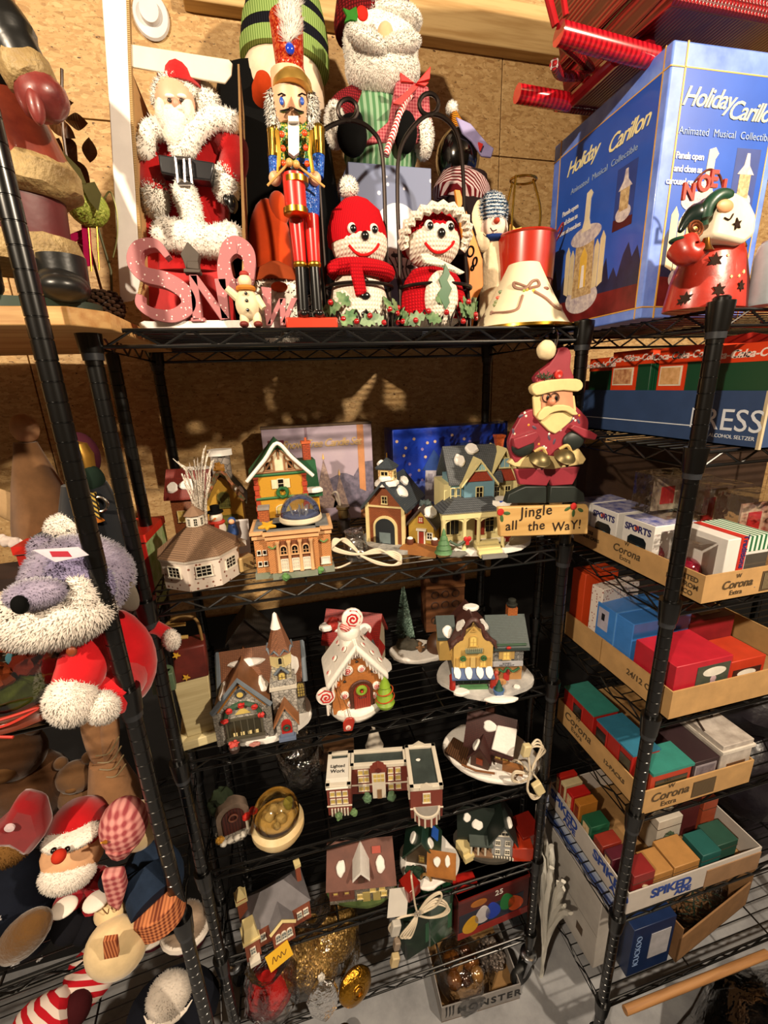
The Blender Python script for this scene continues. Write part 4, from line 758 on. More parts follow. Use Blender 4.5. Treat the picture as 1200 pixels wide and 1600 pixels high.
# ---- NOEL Santa lantern in front of it, pale cup
f = Fr(1100, 486, .655, 1.983); k = f.k
s = Th('santa_lantern', 'red tin Santa candle lantern with NOEL letters and star cut-outs beside blue carton', 'lantern', f.o)
TIN = M('#a5291a', .35, coat=.4, bump=.15, bs=60); DK = M('#2a1a12', .8)
hp_ = f.p(1100, 372)[2]
prf = [(66 * k, 0), (66 * k, 3 * k), (60 * k, hp_ * .4), (50 * k, hp_ * .75), (40 * k, hp_), (20 * k, hp_ * 1.12)]
s.p('body', G().lathe(prf, (0, 0, 0), 32, sy=.7), TIN)
def onb(px, py, d=.001):
    x, _, z = f.p(px, py, -38 * k); 
    for i in range(len(prf) - 1):
        if prf[i][1] <= z <= prf[i + 1][1] and prf[i + 1][1] > prf[i][1]: t_ = (z - prf[i][1]) / (prf[i + 1][1] - prf[i][1]); r = prf[i][0] + (prf[i + 1][0] - prf[i][0]) * t_; break
    else: r = 60 * k
    x = max(-.95 * r, min(.95 * r, x)); return (x, -.7 * math.sqrt(r * r - x * x) - d, z)
for x, y, r in ((1124, 405, 11), (1090, 462, 10), (1120, 454, 10), (1152, 448, 8), (1056, 466, 7), (1140, 398, 2), (1138, 433, 2.4), (1150, 432, 2.4), (1160, 425, 3)):
    q = onb(x, y); st = [((r if i % 2 else r * .5) * k * math.cos(2 * PI * i / 12), (r if i % 2 else r * .5) * k * math.sin(2 * PI * i / 12)) for i in range(12)]
    s.p('star_cutout', G().T(*q, rz=math.degrees(q[0] / (60 * k)) * .8).prism(st, -.0006, .0012), DK if r > 3 else M('#f1d79a', .6), smooth=False)
hd = s.p('face', G().prism(f.xz([(1094, 376), (1106, 330), (1128, 306), (1150, 318), (1163, 345), (1160, 374), (1142, 388)], -.03), -46 * k, -14 * k), M('#e8dcc2', .5), bev=6 * k)
s.p('cheeks', G().ell(f.p(1133, 322, -46 * k), (14 * k, 4 * k, 8 * k)), M('#d99a6a', .5), hd); s.p('smile', G().tube(spline([f.p(1132, 340, -47 * k), f.p(1140, 343, -47 * k), f.p(1146, 334, -47 * k)], 4), 1 * k, 5), DK, hd)
stp = [((8 if i % 2 else 3.5) * k * math.cos(2 * PI * i / 10), (8 if i % 2 else 3.5) * k * math.sin(2 * PI * i / 10)) for i in range(10)]; q = f.p(1152, 350, -47 * k); s.p('star_cutout', G().T(*q).prism(stp, -.001, .001), DK, hd)
s.p('hat', G().tube(spline([f.p(1100, 352, -34 * k), f.p(1104, 325, -36 * k), f.p(1124, 306, -38 * k), f.p(1146, 312, -36 * k)], 6), [5 * k] * 3 + [9 * k] * 13 + [6 * k] * 3, 12), M('#173f2c', .4, coat=.4), hd)
s.p('hat_tail', G().tube(spline([f.p(1108, 318, -26 * k), f.p(1092, 332, -26 * k), f.p(1074, 344, -26 * k), f.p(1062, 362, -26 * k)], 5), [9 * k, 10 * k, 11 * k, 11 * k, 12 * k, 13 * k, 14 * k, 14 * k, 13 * k, 11 * k, 9 * k, 7 * k, 6 * k, 5 * k, 4 * k, 3 * k], 12), M('#10201c', .3, coat=.4), hd)
am = s.p('arm', G().tube(spline([f.p(1066, 385, -40 * k), f.p(1078, 398, -52 * k), f.p(1100, 388, -56 * k)], 5), [20 * k, 20 * k, 19 * k, 18 * k, 17 * k, 15 * k, 14 * k, 12 * k, 11 * k, 10 * k, 10 * k], 14), TIN); s.p('cuff', G().ell(f.p(1066, 376, -42 * k), (18 * k, 14 * k, 5 * k)), M('#173f2c', .4), am)
s.p('curl', G().tube([f.p(1086 + (3 + 10 * t_ / 24) * math.cos(t_ * .6), 357 + (3 + 11 * t_ / 24) * math.sin(t_ * .6), -52 * k) for t_ in range(24)], 1.8 * k, 6), M('#8a4a2a', .35, .7))
s.p('bell', G().lathe([(4 * k, 0), (6 * k, -8 * k), (11 * k, -16 * k), (9 * k, -16 * k)], f.p(1104, 372, -60 * k)), M('#8a5a26', .3, .9))
s.p('bell', G().lathe([(3 * k, 0), (4 * k, -14 * k), (7 * k, -20 * k)], f.p(1163, 362, -20 * k)), M('#8a5a26', .3, .9))
s.p('wire_arc', G().tube(spline([f.p(1078, 310), f.p(1082, 290), f.p(1096, 272), f.p(1110, 265), f.p(1124, 274), f.p(1130, 296)], 6), 1.6 * k, 8), M('#6a3524', .4, .5))
for ch, x, y, ry in (('N', 1074, 312, -40), ('O', 1098, 299, -15), ('E', 1113, 292, 12), ('L', 1132, 306, 35)): s.text(ch, 28 * k, f.p(x, y, -6 * k), M('#a8301e', .4, var=0), ry=0, ext=.002, off=.0012, name='letter')
f = Fr(1196, 490, .60, 1.983); k = f.k
s = Th('ceramic_cup', 'pale grey-blue ceramic cup at the right edge beside Santa lantern', 'cup', f.o)
s.p('body', G().lathe([(24 * k, 0), (26 * k, 5 * k), (27 * k, 70 * k), (24 * k, 84 * k), (20 * k, 88 * k), (17 * k, 84 * k), (20 * k, 60 * k)], (0, 0, 0), 28), M('#a9b4bd', .35, coat=.3)); s.p('rim', G().lathe([(19 * k, 86 * k), (21 * k, 89 * k), (18 * k, 90 * k)], (0, 0, 0), 24), M('#c2c9ce', .3))

# ---- red wicker sleigh on top of the carton
def W3(px, py, y): return at(px, py, y)
o = Vector((.85, .9, 1.983 + H)); WK = M('#8e0f16', .3, kind='knit', c2='#4e060a', sc_=45, coat=.1); WR = M('#c41824', .2, kind='stripex', c2='#8a0a16', sc_=32, coat=.6); RD = M('#a5101a', .3, coat=.4)
s = Th('wicker_sleigh', 'glossy red wicker sleigh basket with wrapped runners, above the blue carton', 'basket', o)
def loc_(p): return tuple(p - o)
r1 = [W3(808, 146, .93), W3(890, 160, .93)]; zc = r1[0].z
s.p('runner', G().tube([loc_(r1[0]), loc_(r1[1])], .0155, 10), WR); s.p('runner', G().tube([loc_(W3(873, 52, .79)), loc_(W3(1022, 92, .79))], .0165, 10), WR)
s.p('brace', G().tube([loc_(r1[1]), loc_(W3(962, 92, .80))], .011, 8), RD); s.p('brace', G().tube([loc_(W3(1012, 90, .79)), loc_(W3(1004, 25, .86))], .014, 8), RD)
s.p('brace', G().tube([loc_(W3(1165, 75, .80)), loc_(W3(1160, 45, .86))], .011, 8), RD); s.p('upright', G().tube([loc_(W3(868, 40, .80)), loc_(W3(850, -30, .80))], .006, 8), RD); s.p('upright', G().tube([loc_(W3(884, 25, .82)), loc_(W3(876, -30, .82))], .005, 8), RD)
bz = at(1020, 46, .74).z - o.z + .035; xa, xb = at(868, 100, 1.0).x - o.x + .03, at(1250, 40, .8).x - o.x
s.p('basket', G().frus([(xa, -.16), (xb, -.16), (xb, .10), (xa, .10)], bz, [(xa - .03, -.22), (xb + .1, -.22), (xb + .1, .16), (xa - .03, .16)], bz + .3), WK)
for zz in (bz + .002, bz + .06): s.p('braid', G().tube([(xa - .012 * zz / .1, -.165 - .01 * zz / .1, zz), (xb, -.165 - .01 * zz / .1, zz), (xb, .11, zz), (xa - .012, .11, zz)], .011, 8, True), WK)
s.p('front_curl', G().tube(spline([loc_(W3(866, 100, .80)), loc_(W3(880, 118, .84)), loc_(W3(925, 112, .9)), loc_(W3(872, 60, .80))], 5), .008, 8), WK)

# ================================================================ ceramic village, shared pieces
def win(th, x, y, z, w, h, rz=0, fm=None, pm=None, arch=0, par=None, bars=(1, 1), name='window', t=.0016, d=.003):
    g = G().T(x, y, z, rz=rz); a = w / 2
    top = [(a * math.cos(q), h + a * arch * math.sin(q)) for q in [PI * i / 8 for i in range(9)]] if arch else [(a, h), (-a, h)]
    g.box(-a - t, -a, -d, 0, -t, h).box(a, a + t, -d, 0, -t, h).box(-a - t * 1.6, a + t * 1.6, -d * 1.3, 0, -t * 1.5, 0)
    if arch:
        for i in range(8): p, q = top[i], top[i + 1]; s_ = 1 + t / a; g.prism([p, (p[0] * s_, h + (p[1] - h) * s_ + t * .5), (q[0] * s_, h + (q[1] - h) * s_ + t * .5), q], -d, 0)
    else: g.box(-a - t, a + t, -d, 0, h, h + t)
    for i in range(1, bars[0] + 1): u = -a + w * i / (bars[0] + 1); g.box(u - t * .3, u + t * .3, -d * .7, -.0004, 0, h)
    for i in range(1, bars[1] + 1): u = h * i / (bars[1] + 1); g.box(-a, a, -d * .7, -.0004, u - t * .3, u + t * .3)
    o = th.p(name, g, fm, par, smooth=False)
    if par is None or True:
        p_ = G().T(x, y, z, rz=rz); p_.prism([(-a, 0)] + [(a, 0)] + top, -d * .45, .0)
        if par is None: th.p('pane', p_, pm, o, smooth=False)
        else: th.p('pane', p_, pm, par, smooth=False)
    return o
def snow(th, x, y, z, rx_, ry_, h=.004, seed=0, par=None, tilt=(0, 0, 0), amp=.35):     # a settled snow patch
    g = G().T(x, y, z, *tilt); out = blob(rx_, ry_, 22, amp, seed); inn = [(a * .8, b * .8) for a, b in out]
    g.frus(out, -h * .5, out, h * .4).frus(out, h * .4, inn, h)
    return th.p('snow', g, SNOW, par)
def pine(th, x, y, z, h, r, mat, n=5, par=None, name='tree'):
    g = G(); pr = []
    for i in range(n): zz = h * (.1 + .82 * i / n); rr = r * (1 - i / (n + .3)); pr += [(rr, zz), (rr * .93, zz + h * .035), (rr * .55, zz + h * .8 / n)]
    return th.p(name, g.lathe([(r * .2, 0), (r * .25, h * .1)] + pr + [(0, h)], (x, y, z), 12), mat, par)
YP = M('#c9b060', .35, var=.1); DP = M('#14100c', .25, var=0); WF = M('#dcd6c6', .5, var=.04); GY = M('#6f7478', .6, var=.2); SLATE = M('#3f4850', .55, kind='shingle', c2='#20262c', sc_=95)
CRM = M('#d8c68e', .5, var=.08)

# ---- white fieldstone octagon with brown roof
th = Th('octagon_barn', 'white fieldstone eight-sided barn with brown shingle roof and cupola', 'ceramic house', (-.178, .905, Z2), 12)
R8 = .078; o8 = [(R8 * math.cos(PI / 8 + PI / 4 * i), R8 * math.sin(PI / 8 + PI / 4 * i)) for i in range(8)]
th.p('wall', G().slab(o8, 0, .062), M('#cfc2b6', .6, kind='speck', c2='#7c4c3a', vs=20, sc_=95, bump=0))
sc8 = lambda q: [(x * q, y * q) for x, y in o8]
th.p('eave', G().frus(sc8(1.04), .058, sc8(1.07), .064), M('#d9cfc0', .6)); th.p('roof', G().frus(sc8(1.08), .064, sc8(.2), .112), M('#8a6c52', .7, kind='shingle', c2='#5d4533', sc_=110), smooth=False)
c_ = th.p('cupola', G().slab(sc8(.21), .108, .134), M('#d9d2c8', .6)); th.p('cupola_roof', G().frus(sc8(.28), .134, sc8(.02), .152).ell((0, 0, .153), .003), M('#7c604a', .7), c_, smooth=False)
for i in range(8):
    a = PI / 4 * i; ap = R8 * math.cos(PI / 8)
    win(th, ap * math.cos(a), ap * math.sin(a), .028, .026, .02, math.degrees(a) + 90, WF, DP, bars=(2, 2), t=.0018)
    win(th, .0156 * math.cos(a), .0156 * math.sin(a), .113, .006, .015, math.degrees(a) + 90, WF, DP, par=c_, bars=(1, 2), t=.0008, d=.0015)
# ---- glitter twigs
th = Th('twig_bunch', 'bunch of white glittered twigs standing behind the octagon barn', 'twigs', at(318, 860, .985) * 1); th.e.location.z = Z2
TW = M('#cfc4b4', .6, kind='glit', c2='#f4ece0', sc_=500)
for (x, y), (mx, my) in (((279, 724), (300, 745)), ((297, 731), (305, 760)), ((303, 719), (310, 770)), ((308, 720), (312, 760)), ((319, 701), (314, 740)), ((324, 709), (318, 750)), ((331, 720), (322, 770)), ((329, 745), (322, 780)), ((326, 757), (320, 790)), ((290, 735), (306, 790)), ((284, 740), (306, 800))):
    b = Vector((rnd.uniform(-.006, .006), rnd.uniform(-.006, .006), 0)); m_ = at(mx, my, .975) - th.e.location; e_ = at(x, y, .965) - th.e.location
    n0 = b.lerp(m_, .4); g = G().tube(spline([b, n0, m_, e_], 5), [.0028] * 6 + [.0024] * 6 + [.0016] * 4, 6)
    for j in range(3): p = m_.lerp(e_, .3 + .2 * j); g.cyl(p, p + (e_ - m_).normalized() * .02 + Vector((rnd.uniform(-.006, .006), 0, .004)), .0013, .0008, n=5)
    th.p('twig', g, TW)
# ---- snowman and children group
f = Fr(342, 838, .985); k = f.k
th = Th('snowman_group', 'tiny snowman in black hat and red scarf with children on snowy mound', 'figurine', (f.o.x, f.o.y, Z2)); dz = f.o.z - Z2
th.p('mound', G().lathe([(.034, 0), (.036, .01), (.026, dz - .004), (.018, dz)], (0, 0, 0), 20).wob(.003, 60), SNOW)
sn = th.p('snowman', G().ell((0, 0, dz + 12 * k), (13 * k, 11 * k, 14 * k)).ell((0, -1 * k, dz + 32 * k), 10 * k), M('#dccfc0', .6)); th.p('scarf', G().tube([(10 * k * math.cos(a), 9 * k * math.sin(a) - .001, dz + 24 * k) for a in [2 * PI * i / 12 for i in range(12)]], 3 * k, 6, True).box(-2 * k, 4 * k, -13 * k, -9 * k, dz + 4 * k, dz + 24 * k), M('#c4321e', .6), sn)
th.p('hat', G().lathe([(12 * k, 0), (12 * k, 2 * k), (7 * k, 2.5 * k), (7 * k, 11 * k)], (0, 0, dz + 39 * k)), BLKF, sn); th.p('carrot', G().cyl((0, -10 * k, dz + 32 * k), (-3 * k, -16 * k, dz + 31 * k), 1.8 * k, .4 * k), M('#d8761c', .6), sn)
for x, c, hgt in ((22, '#2b4a84', 30), (-22, '#4d6b8a', 20)): kd = th.p('child', G().lathe([(8 * k, 0), (9 * k, 6 * k), (6 * k, hgt * .6 * k)], (x * k, 0, dz)).ell((x * k, 0, dz + hgt * .78 * k), 6 * k), M(c, .6)); th.p('face', G().ell((x * k, -3 * k, dz + hgt * .76 * k), 4.6 * k), M('#d9a27a', .6), kd)
# ---- snowy red-roofed house far left, yellow gable house
f = Fr(316, 860, 1.16, Z2); th = Th('village_house', 'small house with red and snow-covered roof behind the white twigs', 'ceramic house', f.o, -8)
th.p('wall', G().gable(-.045, .045, -.035, .035, 0, .13, .05, 'x'), M('#8a4a22', .6, kind='brick', c2='#5a3016')); rf = th.p('roof', G().roof(-.047, .047, -.038, .038, .128, .052, axis='x'), M('#8a2c20', .6, kind='shingle', c2='#5a1812', sc_=90)); snow(th, .01, -.03, .15, .028, .016, .006, 3, rf, (52, 0, 0)); snow(th, -.035, -.03, .145, .014, .014, .006, 5, rf, (52, 0, 0)); snow(th, .02, .0, .186, .03, .007, .005, 8, rf)
for x in (-.022, .02): win(th, x, -.035, .06, .018, .026, 0, CRM, YP)
f = Fr(364, 860, 1.10, Z2); th = Th('village_house', 'yellow stepped-gable house with green garage door and snowy chimney', 'ceramic house', f.o, 2)
YW_ = M('#b88e34', .55, kind='siding', c2='#8c6a22', sc_=130)
th.p('wall', G().prism([(-.04, 0), (.04, 0), (.04, .125), (.03, .135), (.026, .15), (.012, .172), (0, .178), (-.012, .172), (-.026, .15), (-.03, .135), (-.04, .125)], -.045, .05), YW_)
rf = th.p('roof', G().roof(-.045, .045, -.045, .05, .118, .068, .007, .006), M('#3f5a4a', .6, kind='shingle', c2='#6a5a3a', sc_=90)); snow(th, .03, -.05, .15, .008, .012, .004, 2, rf, (0, 56, 0)); snow(th, .036, 0, .132, .012, .03, .005, 4, rf, (0, 56, 0))
ch = th.p('chimney', G().box(-.02, .022, -.01, .02, .165, .225), M('#9a9088', .7, kind='stone', c2='#6a5f58')); th.p('snow_cap', G().slab(blob(.028, .022, 20, .2, 3, .001, .004), .222, .236), SNOW, ch)
th.p('garland', G().tube(spline([(-.045, -.052, .12), (-.025, -.054, .155), (0, -.055, .19), (.025, -.054, .155), (.045, -.052, .12)], 5), .006, 7).wob(.004, 160), M('#3a5c42', .7, c2='#a2502c', vs=90))
dr = th.p('garage_door', G().box(-.026, .026, -.048, -.044, .004, .085), M('#5d5a22', .6)); 
for i in range(3):
    for j in range(4): th.p('panel', G().box(-.024 + .0165 * i, -.0095 + .0165 * i, -.0496, -.048, .008 + .019 * j, .023 + .019 * j), M('#74702e', .6), dr)
win(th, 0, -.045, .105, .024, .026, 0, M('#6a6628', .6), M('#4d4a20', .5), arch=.8, bars=(2, 2)); th.p('wreath', G().ell((0, -.05, .20), (.012, .006, .012)).wob(.004, 200), M('#a8752a', .6))
# ---- card, tag, plug
f = Fr(372, 842, .96); g = G().T(rz=-8, rx=-12).box(-.022, .022, -.001, 0, 0, .085)
one('blank_card', 'blank white card standing behind the octagon barn', 'card', g, M('#c9c4c2', .6, var=.03), (f.o.x, f.o.y + .02, Z2 + .004))
f = Fr(382, 880, .90); th = Th('wall_plug', 'cream power plug cube with white paper tag and cord beside the museum', 'plug', (f.o.x, f.o.y, Z2), 30)
th.p('cube', G().box(-.017, .017, -.014, .014, .004, .036), M('#b89a66', .4), bev=.003); th.p('prong', G().box(-.008, -.006, -.026, -.014, .018, .024).box(.006, .008, -.026, -.014, .018, .024), STEEL)['kind'] = 'stuff'
th.p('cord', G().tube(spline([(0, .014, .02), (.01, .05, .006), (-.02, .07, .01), (-.03, .03, .05), (0, .06, .06)], 6), .0022, 7), M('#d9cdb8', .5)); th.p('paper_tag', G().T(-.004, .03, .055, rx=18, rz=-12).slab([(-.026, -.014), (.022, -.016), (.026, .004), (.018, .016), (-.022, .014)], 0, .0008), M('#dedad2', .6, var=.03)); th.p('handwriting', G().T(-.004, .03, .0565, rx=18, rz=-12).tube(spline([(-.018, -.002, 0), (-.014, .008, 0), (-.008, .006, 0), (-.012, -.004, 0), (-.004, .002, 0), (.006, -.003, 0), (.008, .005, 0), (.014, -.002, 0)], 4), .0007, 5), BLKG)

# ---- lavender candle-set box, blue night box
a, b = at(407, 672, 1.19), at(580, 660, 1.19)
th = Th('candle_set_box', 'lavender candle carton with fir trees against the chipboard wall', 'box', (a.x, 1.19, Z2)); W, Hh = b.x - a.x, a.z - Z2
th.p('body', G().box(0, W, 0, .04, 0, Hh), M('#a493a8', .45, c2='#b9a8b4', vs=8), bev=.002)
th.p('top_lid', G().box(-.001, W + .001, 0, .042, Hh, Hh + .006), M('#5d4a38', .6), bev=.001)
th.p('printed_fir', G().prism([(W * .42, .05), (W, .03), (W, Hh * .62), (W * .85, Hh * .6), (W * .72, Hh * .52), (W * .55, Hh * .45)], -.0008, 0).wob(.004, 50), M('#4c4a5c', .6, c2='#7c7286', vs=70), smooth=False)
for x, h_ in ((.53, .56), (.67, .38)):
    tr = th.p('printed_tree', G().prism([(W * x - .03 * h_ / .5, .04), (W * x + .03 * h_ / .5, .04), (W * x, Hh * h_ + .03)], -.0014, 0), M('#b39a8c', .6, c2='#6d5a60', vs=120), smooth=False); th.p('printed_flame', G().prism([(W * x - .003, Hh * h_ + .032), (W * x, Hh * h_ + .028), (W * x + .003, Hh * h_ + .032), (W * x, Hh * h_ + .046)], -.0016, 0), M('#f0c070', .5), tr)
th.p('printed_ribbon', G().box(W * .86, W * .92, -.0012, 0, 0, Hh), M('#c98a5c', .5)); th.p('printed_stripe', G().box(W * .38, W * .4, -.0012, 0, Hh * .6, Hh), M('#8a7482', .5)); th.p('logo_square', G().box(W * .05, W * .19, -.0012, 0, Hh * .72, Hh * .89), M('#6e2a38', .5))
th.p('logo_mark', G().tube(spline([(W * .07, -.0015, Hh * .77), (W * .11, -.0015, Hh * .85), (W * .11, -.0015, Hh * .77), (W * .17, -.0015, Hh * .86), (W * .07, -.0015, Hh * .81)], 5), .0009, 5), M('#d8cfc8', .5))
th.text('Snow Tree Candle Set', .03, (W * .53, -.0016, Hh * .8), M('#d2b07c', .5, var=0), shear=.35, off=.0004, sp=.86, sx=.92)
a, b = at(613, 672, 1.15), at(792, 664, 1.15)
th = Th('night_sky_box', 'bright blue carton printed with night lights and a white turret house', 'box', (a.x, 1.15, Z2), 1); W, Hh = b.x - a.x, a.z - Z2
th.p('body', G().box(0, W, 0, .09, 0, Hh), M('#2450d4', .35, c2='#12288a', vs=9, coat=.4), bev=.002); th.p('printed_glow', G().prism([(.002, .03), (W * .6, .03), (W * .5, Hh * .42), (.002, Hh * .4)], -.0006, 0), M('#4a6ad8', .4, c2='#8298e4', vs=8), smooth=False)
for x, y in ((620, 690), (634, 700), (631, 712), (647, 686), (668, 692), (680, 690), (660, 702), (665, 714), (707, 680), (726, 686), (692, 703), (690, 712), (655, 735), (641, 742), (640, 747), (634, 749), (660, 750), (675, 715), (712, 700), (735, 690), (640, 725), (700, 725)):
    q = at(x, y, 1.15) - th.e.location; th.p('printed_light', G().prism(circ(.0042, 14, q.x, q.z), -.0012, 0), M('#cfae8a' if (x + y) % 3 else '#9a86c0', .4, var=0))
def PB(pts): return [(at(x, y, 1.15).x - th.e.location.x, at(x, y, 1.15).z - Z2) for x, y in pts]
th.p('printed_turret', G().prism(PB([(665, 735), (700, 735), (705, 772), (664, 775)]), -.0014, 0), M('#b9b3bc', .5), smooth=False); th.p('printed_turret_roof', G().prism(PB([(660, 735), (678, 702), (700, 735)]), -.0016, 0), M('#26488c', .5), smooth=False); th.p('printed_roof', G().prism(PB([(690, 738), (715, 692), (750, 690), (740, 735)]), -.0013, 0), M('#2a3f7c', .5, var=.3), smooth=False); th.p('printed_snow', G().prism(PB([(655, 775), (700, 773), (700, 785), (655, 783)]), -.0015, 0), M('#d3cfd6', .5), smooth=False); th.p('printed_window', G().prism(PB([(669, 740), (676, 740), (676, 755), (669, 755)]), -.0018, 0), M('#8c8794', .5), smooth=False)
th.p('shrink_film', G().box(-.003, W + .003, -.004, .094, Hh * .0, Hh + .006), M('#ffffff', .08, kind='film', var=.015, bump=.4, bs=14))

# ---- tall yellow half-timbered house
f = Fr(448, 860, 1.03, Z2); th = Th('village_house', 'tall yellow half-timbered house with green roof, wreath and brick chimney', 'ceramic house', f.o, 3)
YL = M('#c8942a', .55, kind='siding', c2='#a8761c', sc_=100); GRN = M('#2c6a42', .5, kind='shingle', c2='#1a4a2c', sc_=100); TIM = M('#9a6c48', .55); IVO = M('#ded2b2', .5)
th.p('wall', G().box(-.055, .055, -.05, .05, 0, .192), YL); th.p('gable', G().prism([(-.055, .192), (.055, .192), (0, .25)], -.052, .05), IVO)
rf = th.p('roof', G().roof(-.055, .055, -.052, .05, .19, .062, .007, .012), GRN); th.p('snow', G().tube(spline([(-.072, -.066, .18), (-.03, -.066, .224), (0, -.066, .258), (.03, -.066, .224), (.072, -.066, .18)], 5), .0042, 8), SNOW, rf)
for a_, b_ in (((-.05, .194), (.05, .194)), ((-.05, .194), (0, .246)), ((.05, .194), (0, .246)), ((-.012, .194), (-.012, .23)), ((.012, .194), (.012, .23)), ((-.035, .195), (-.012, .222)), ((.035, .195), (.012, .222)), ((0, .222), (0, .246))): th.p('timber', G().tube([(a_[0], -.053, a_[1]), (b_[0], -.053, b_[1])], .0024, 6), TIM)
for z in (.135, .188): th.p('green_band', G().tube([(-.057, -.051, z), (.057, -.051, z)], .0032, 6), M('#2e6a3c', .5))
for x in (-.024, .024): win(th, x, -.052, .2, .01, .016, 0, TIM, DP, bars=(0, 0))
win(th, 0, -.05, .156, .012, .02, 0, IVO, DP, bars=(0, 1)); 
for x in (-.014, .014): th.p('shutter', G().box(x - .006, x + .006, -.053, -.05, .156, .176), IVO)
th.p('wreath', G().tube([(.002 + .0105 * math.cos(a), -.055, .146 + .0105 * math.sin(a)) for a in [2 * PI * i / 18 for i in range(18)]], .004, 8, True).wob(.002, 300), M('#1f5c2a', .7))
for x in (-.053, .053):
    for i in range(16): th.p('quoin', G().box(x - (.006 if i % 2 else .0045), x + (.006 if i % 2 else .0045), -.0525, -.045, .012 * i, .012 * i + .0105), M('#a5391a', .6))
win(th, 0, -.05, .095, .03, .014, 0, IVO, YP, arch=.5, bars=(3, 0))
th.p('wing', G().box(.055, .088, -.02, .05, 0, .125), YL); wr = th.p('wing_roof', G().prism([(.05, .13), (.094, .13), (.088, .205), (.045, .205)], .0, .05).prism([(.05, .122), (.096, .122), (.096, .135), (.05, .135)], -.028, .05), GRN); snow(th, .074, -.026, .137, .022, .012, .007, 3, wr)
win(th, .072, -.02, .07, .018, .03, 0, TIM, YP, arch=.6)
c_ = th.p('chimney', G().box(.062, .08, .01, .03, .18, .243), M('#a8421c', .6, kind='brick', c2='#6a2810')); th.p('chimney_cap', G().box(.06, .082, .008, .032, .243, .249).lathe([(.003, 0), (.003, .008)], (.071, .02, .249)), M('#c05a2c', .6), c_)

# ---- brick museum with columns
th = Th('brick_museum', 'tan brick museum with four columns and flat grey roof, holding snow globe', 'ceramic house', (.012, .885, Z2), -3)
BK = M('#a8602c', .6, kind='brick', c2='#cfa06a', sc_=110); TANC = M('#d0a272', .6); GRF = M('#6d6f70', .7, var=.25)
th.p('base', G().box(-.08, .08, -.046, .046, 0, .012).box(-.045, .045, -.056, -.04, 0, .012), M('#8a8a80', .7, c2='#6c7a62')); th.p('wall', G().box(-.076, .076, -.04, .044, .012, .085), BK); po = th.p('portico', G().box(-.05, .05, -.05, -.03, .012, .085), BK)
for z, e_ in ((.084, .003), (.094, .006)): th.p('cornice', G().box(-.076 - e_, .076 + e_, -.04 - e_, .044 + e_, z, z + .006).box(-.05 - e_, .05 + e_, -.05 - e_, 0, z, z + .006), TANC)
th.p('frieze', G().box(-.077, .077, -.041, .045, .09, .094).box(-.051, .051, -.051, 0, .09, .094), M('#b0682e', .6)); th.p('roof', G().box(-.074, .074, -.038, .042, .1, .1025).box(-.048, .048, -.048, 0, .1, .1025), GRF)
rc = th.p('recess', G().box(-.03, .034, -.0505, -.049, .02, .08), M('#6a3a1c', .7))
for x in (-.03, -.008, .014, .036): th.p('column', G().lathe([(.0045, 0), (.0045, .002), (.0034, .004), (.003, .06), (.0045, .063), (.0045, .066)], (x, -.053, .014), 14), TANC)
for x in (-.019, .003, .025): win(th, x, -.0505, .018, .012, .022, 0, WF, M('#cfc6b4', .5), bars=(2, 2)); win(th, x, -.0505, .052, .011, .012, 0, TANC, DP, arch=.9)
for x in (-.064, -.058):
    pass
for x in (-.068, -.057):
    for z in (.028, .052): win(th, x, -.04, z, .006, .008, 0, WF, DP, bars=(0, 0), t=.001)
win(th, .063, -.04, .02, .016, .012, 0, WF, M('#d2cfc8', .5), bars=(0, 0))
for x in (-.04, .062): th.p('garland', G().tube(spline([(x - .008, -.053 if x < 0 else -.043, .072), (x, -.054 if x < 0 else -.044, .067), (x + .008, -.053 if x < 0 else -.043, .072)], 4), .0018, 6), M('#5a7a3a', .6))
c_ = th.p('chimney', G().box(-.066, -.046, .018, .038, .1, .128), M('#a85a2a', .6, kind='brick', c2='#7a3a18')); th.p('chimney_cap', G().box(-.068, -.044, .016, .04, .128, .134), M('#8a8480', .7), c_)
th.p('bush', G().ell((-.02, -.062, .006), (.008, .006, .008)).wob(.003, 200), M('#5a8a4a', .7)); th.p('bush', G().ell((.05, -.05, .008), (.007, .006, .008)).wob(.003, 200), M('#5a8a4a', .7))
zr = Z2 + .1028
th = Th('snow_globe_dome', 'clear half-dome snow globe with silver scene on the museum roof', 'snow globe', (.032, .893, zr))
th.p('ring', G().lathe([(.043, 0), (.045, .003), (.044, .010), (.041, .012)], (0, 0, 0), 32), M('#d8cbb0', .45)); th.p('floor_disc', G().lathe([(.041, 0), (.04, .012), (0, .013)], (0, 0, 0), 24), M('#6e7894', .5))
sc2 = G()
for i in range(16): a = rnd.uniform(0, 6.3); r = rnd.uniform(0, .02); sc2.cyl((r * math.cos(a), r * math.sin(a), .012), (r * math.cos(a) * 1.2, r * math.sin(a) * 1.2, rnd.uniform(.02, .038)), .0015, .0008, 5)
th.p('silver_scene', sc2, M('#b9b4ac', .4, .5)); th.p('dome', G().lathe([(.0415, .012)] + [(.0415 * math.cos(a), .012 + .043 * math.sin(a)) for a in [PI / 2 * i / 12 for i in range(1, 12)]] + [(0, .055)], (0, 0, 0), 36), M('#dfe4f0', .03, kind='film', var=.06, bump=0))
q = at(423, 824, .862); st_ = [((.019 if i % 2 else .0085) * math.cos(2 * PI * i / 10 + .3), (.019 if i % 2 else .0085) * math.sin(2 * PI * i / 10 + .3)) for i in range(10)]
one('gold_star', 'small gold star ornament lying on the museum roof', 'star', G().T(0, 0, .001, rx=14).slab(st_, 0, .006), M('#d8a02c', .4), (-.037, .862, zr), bev=.001)

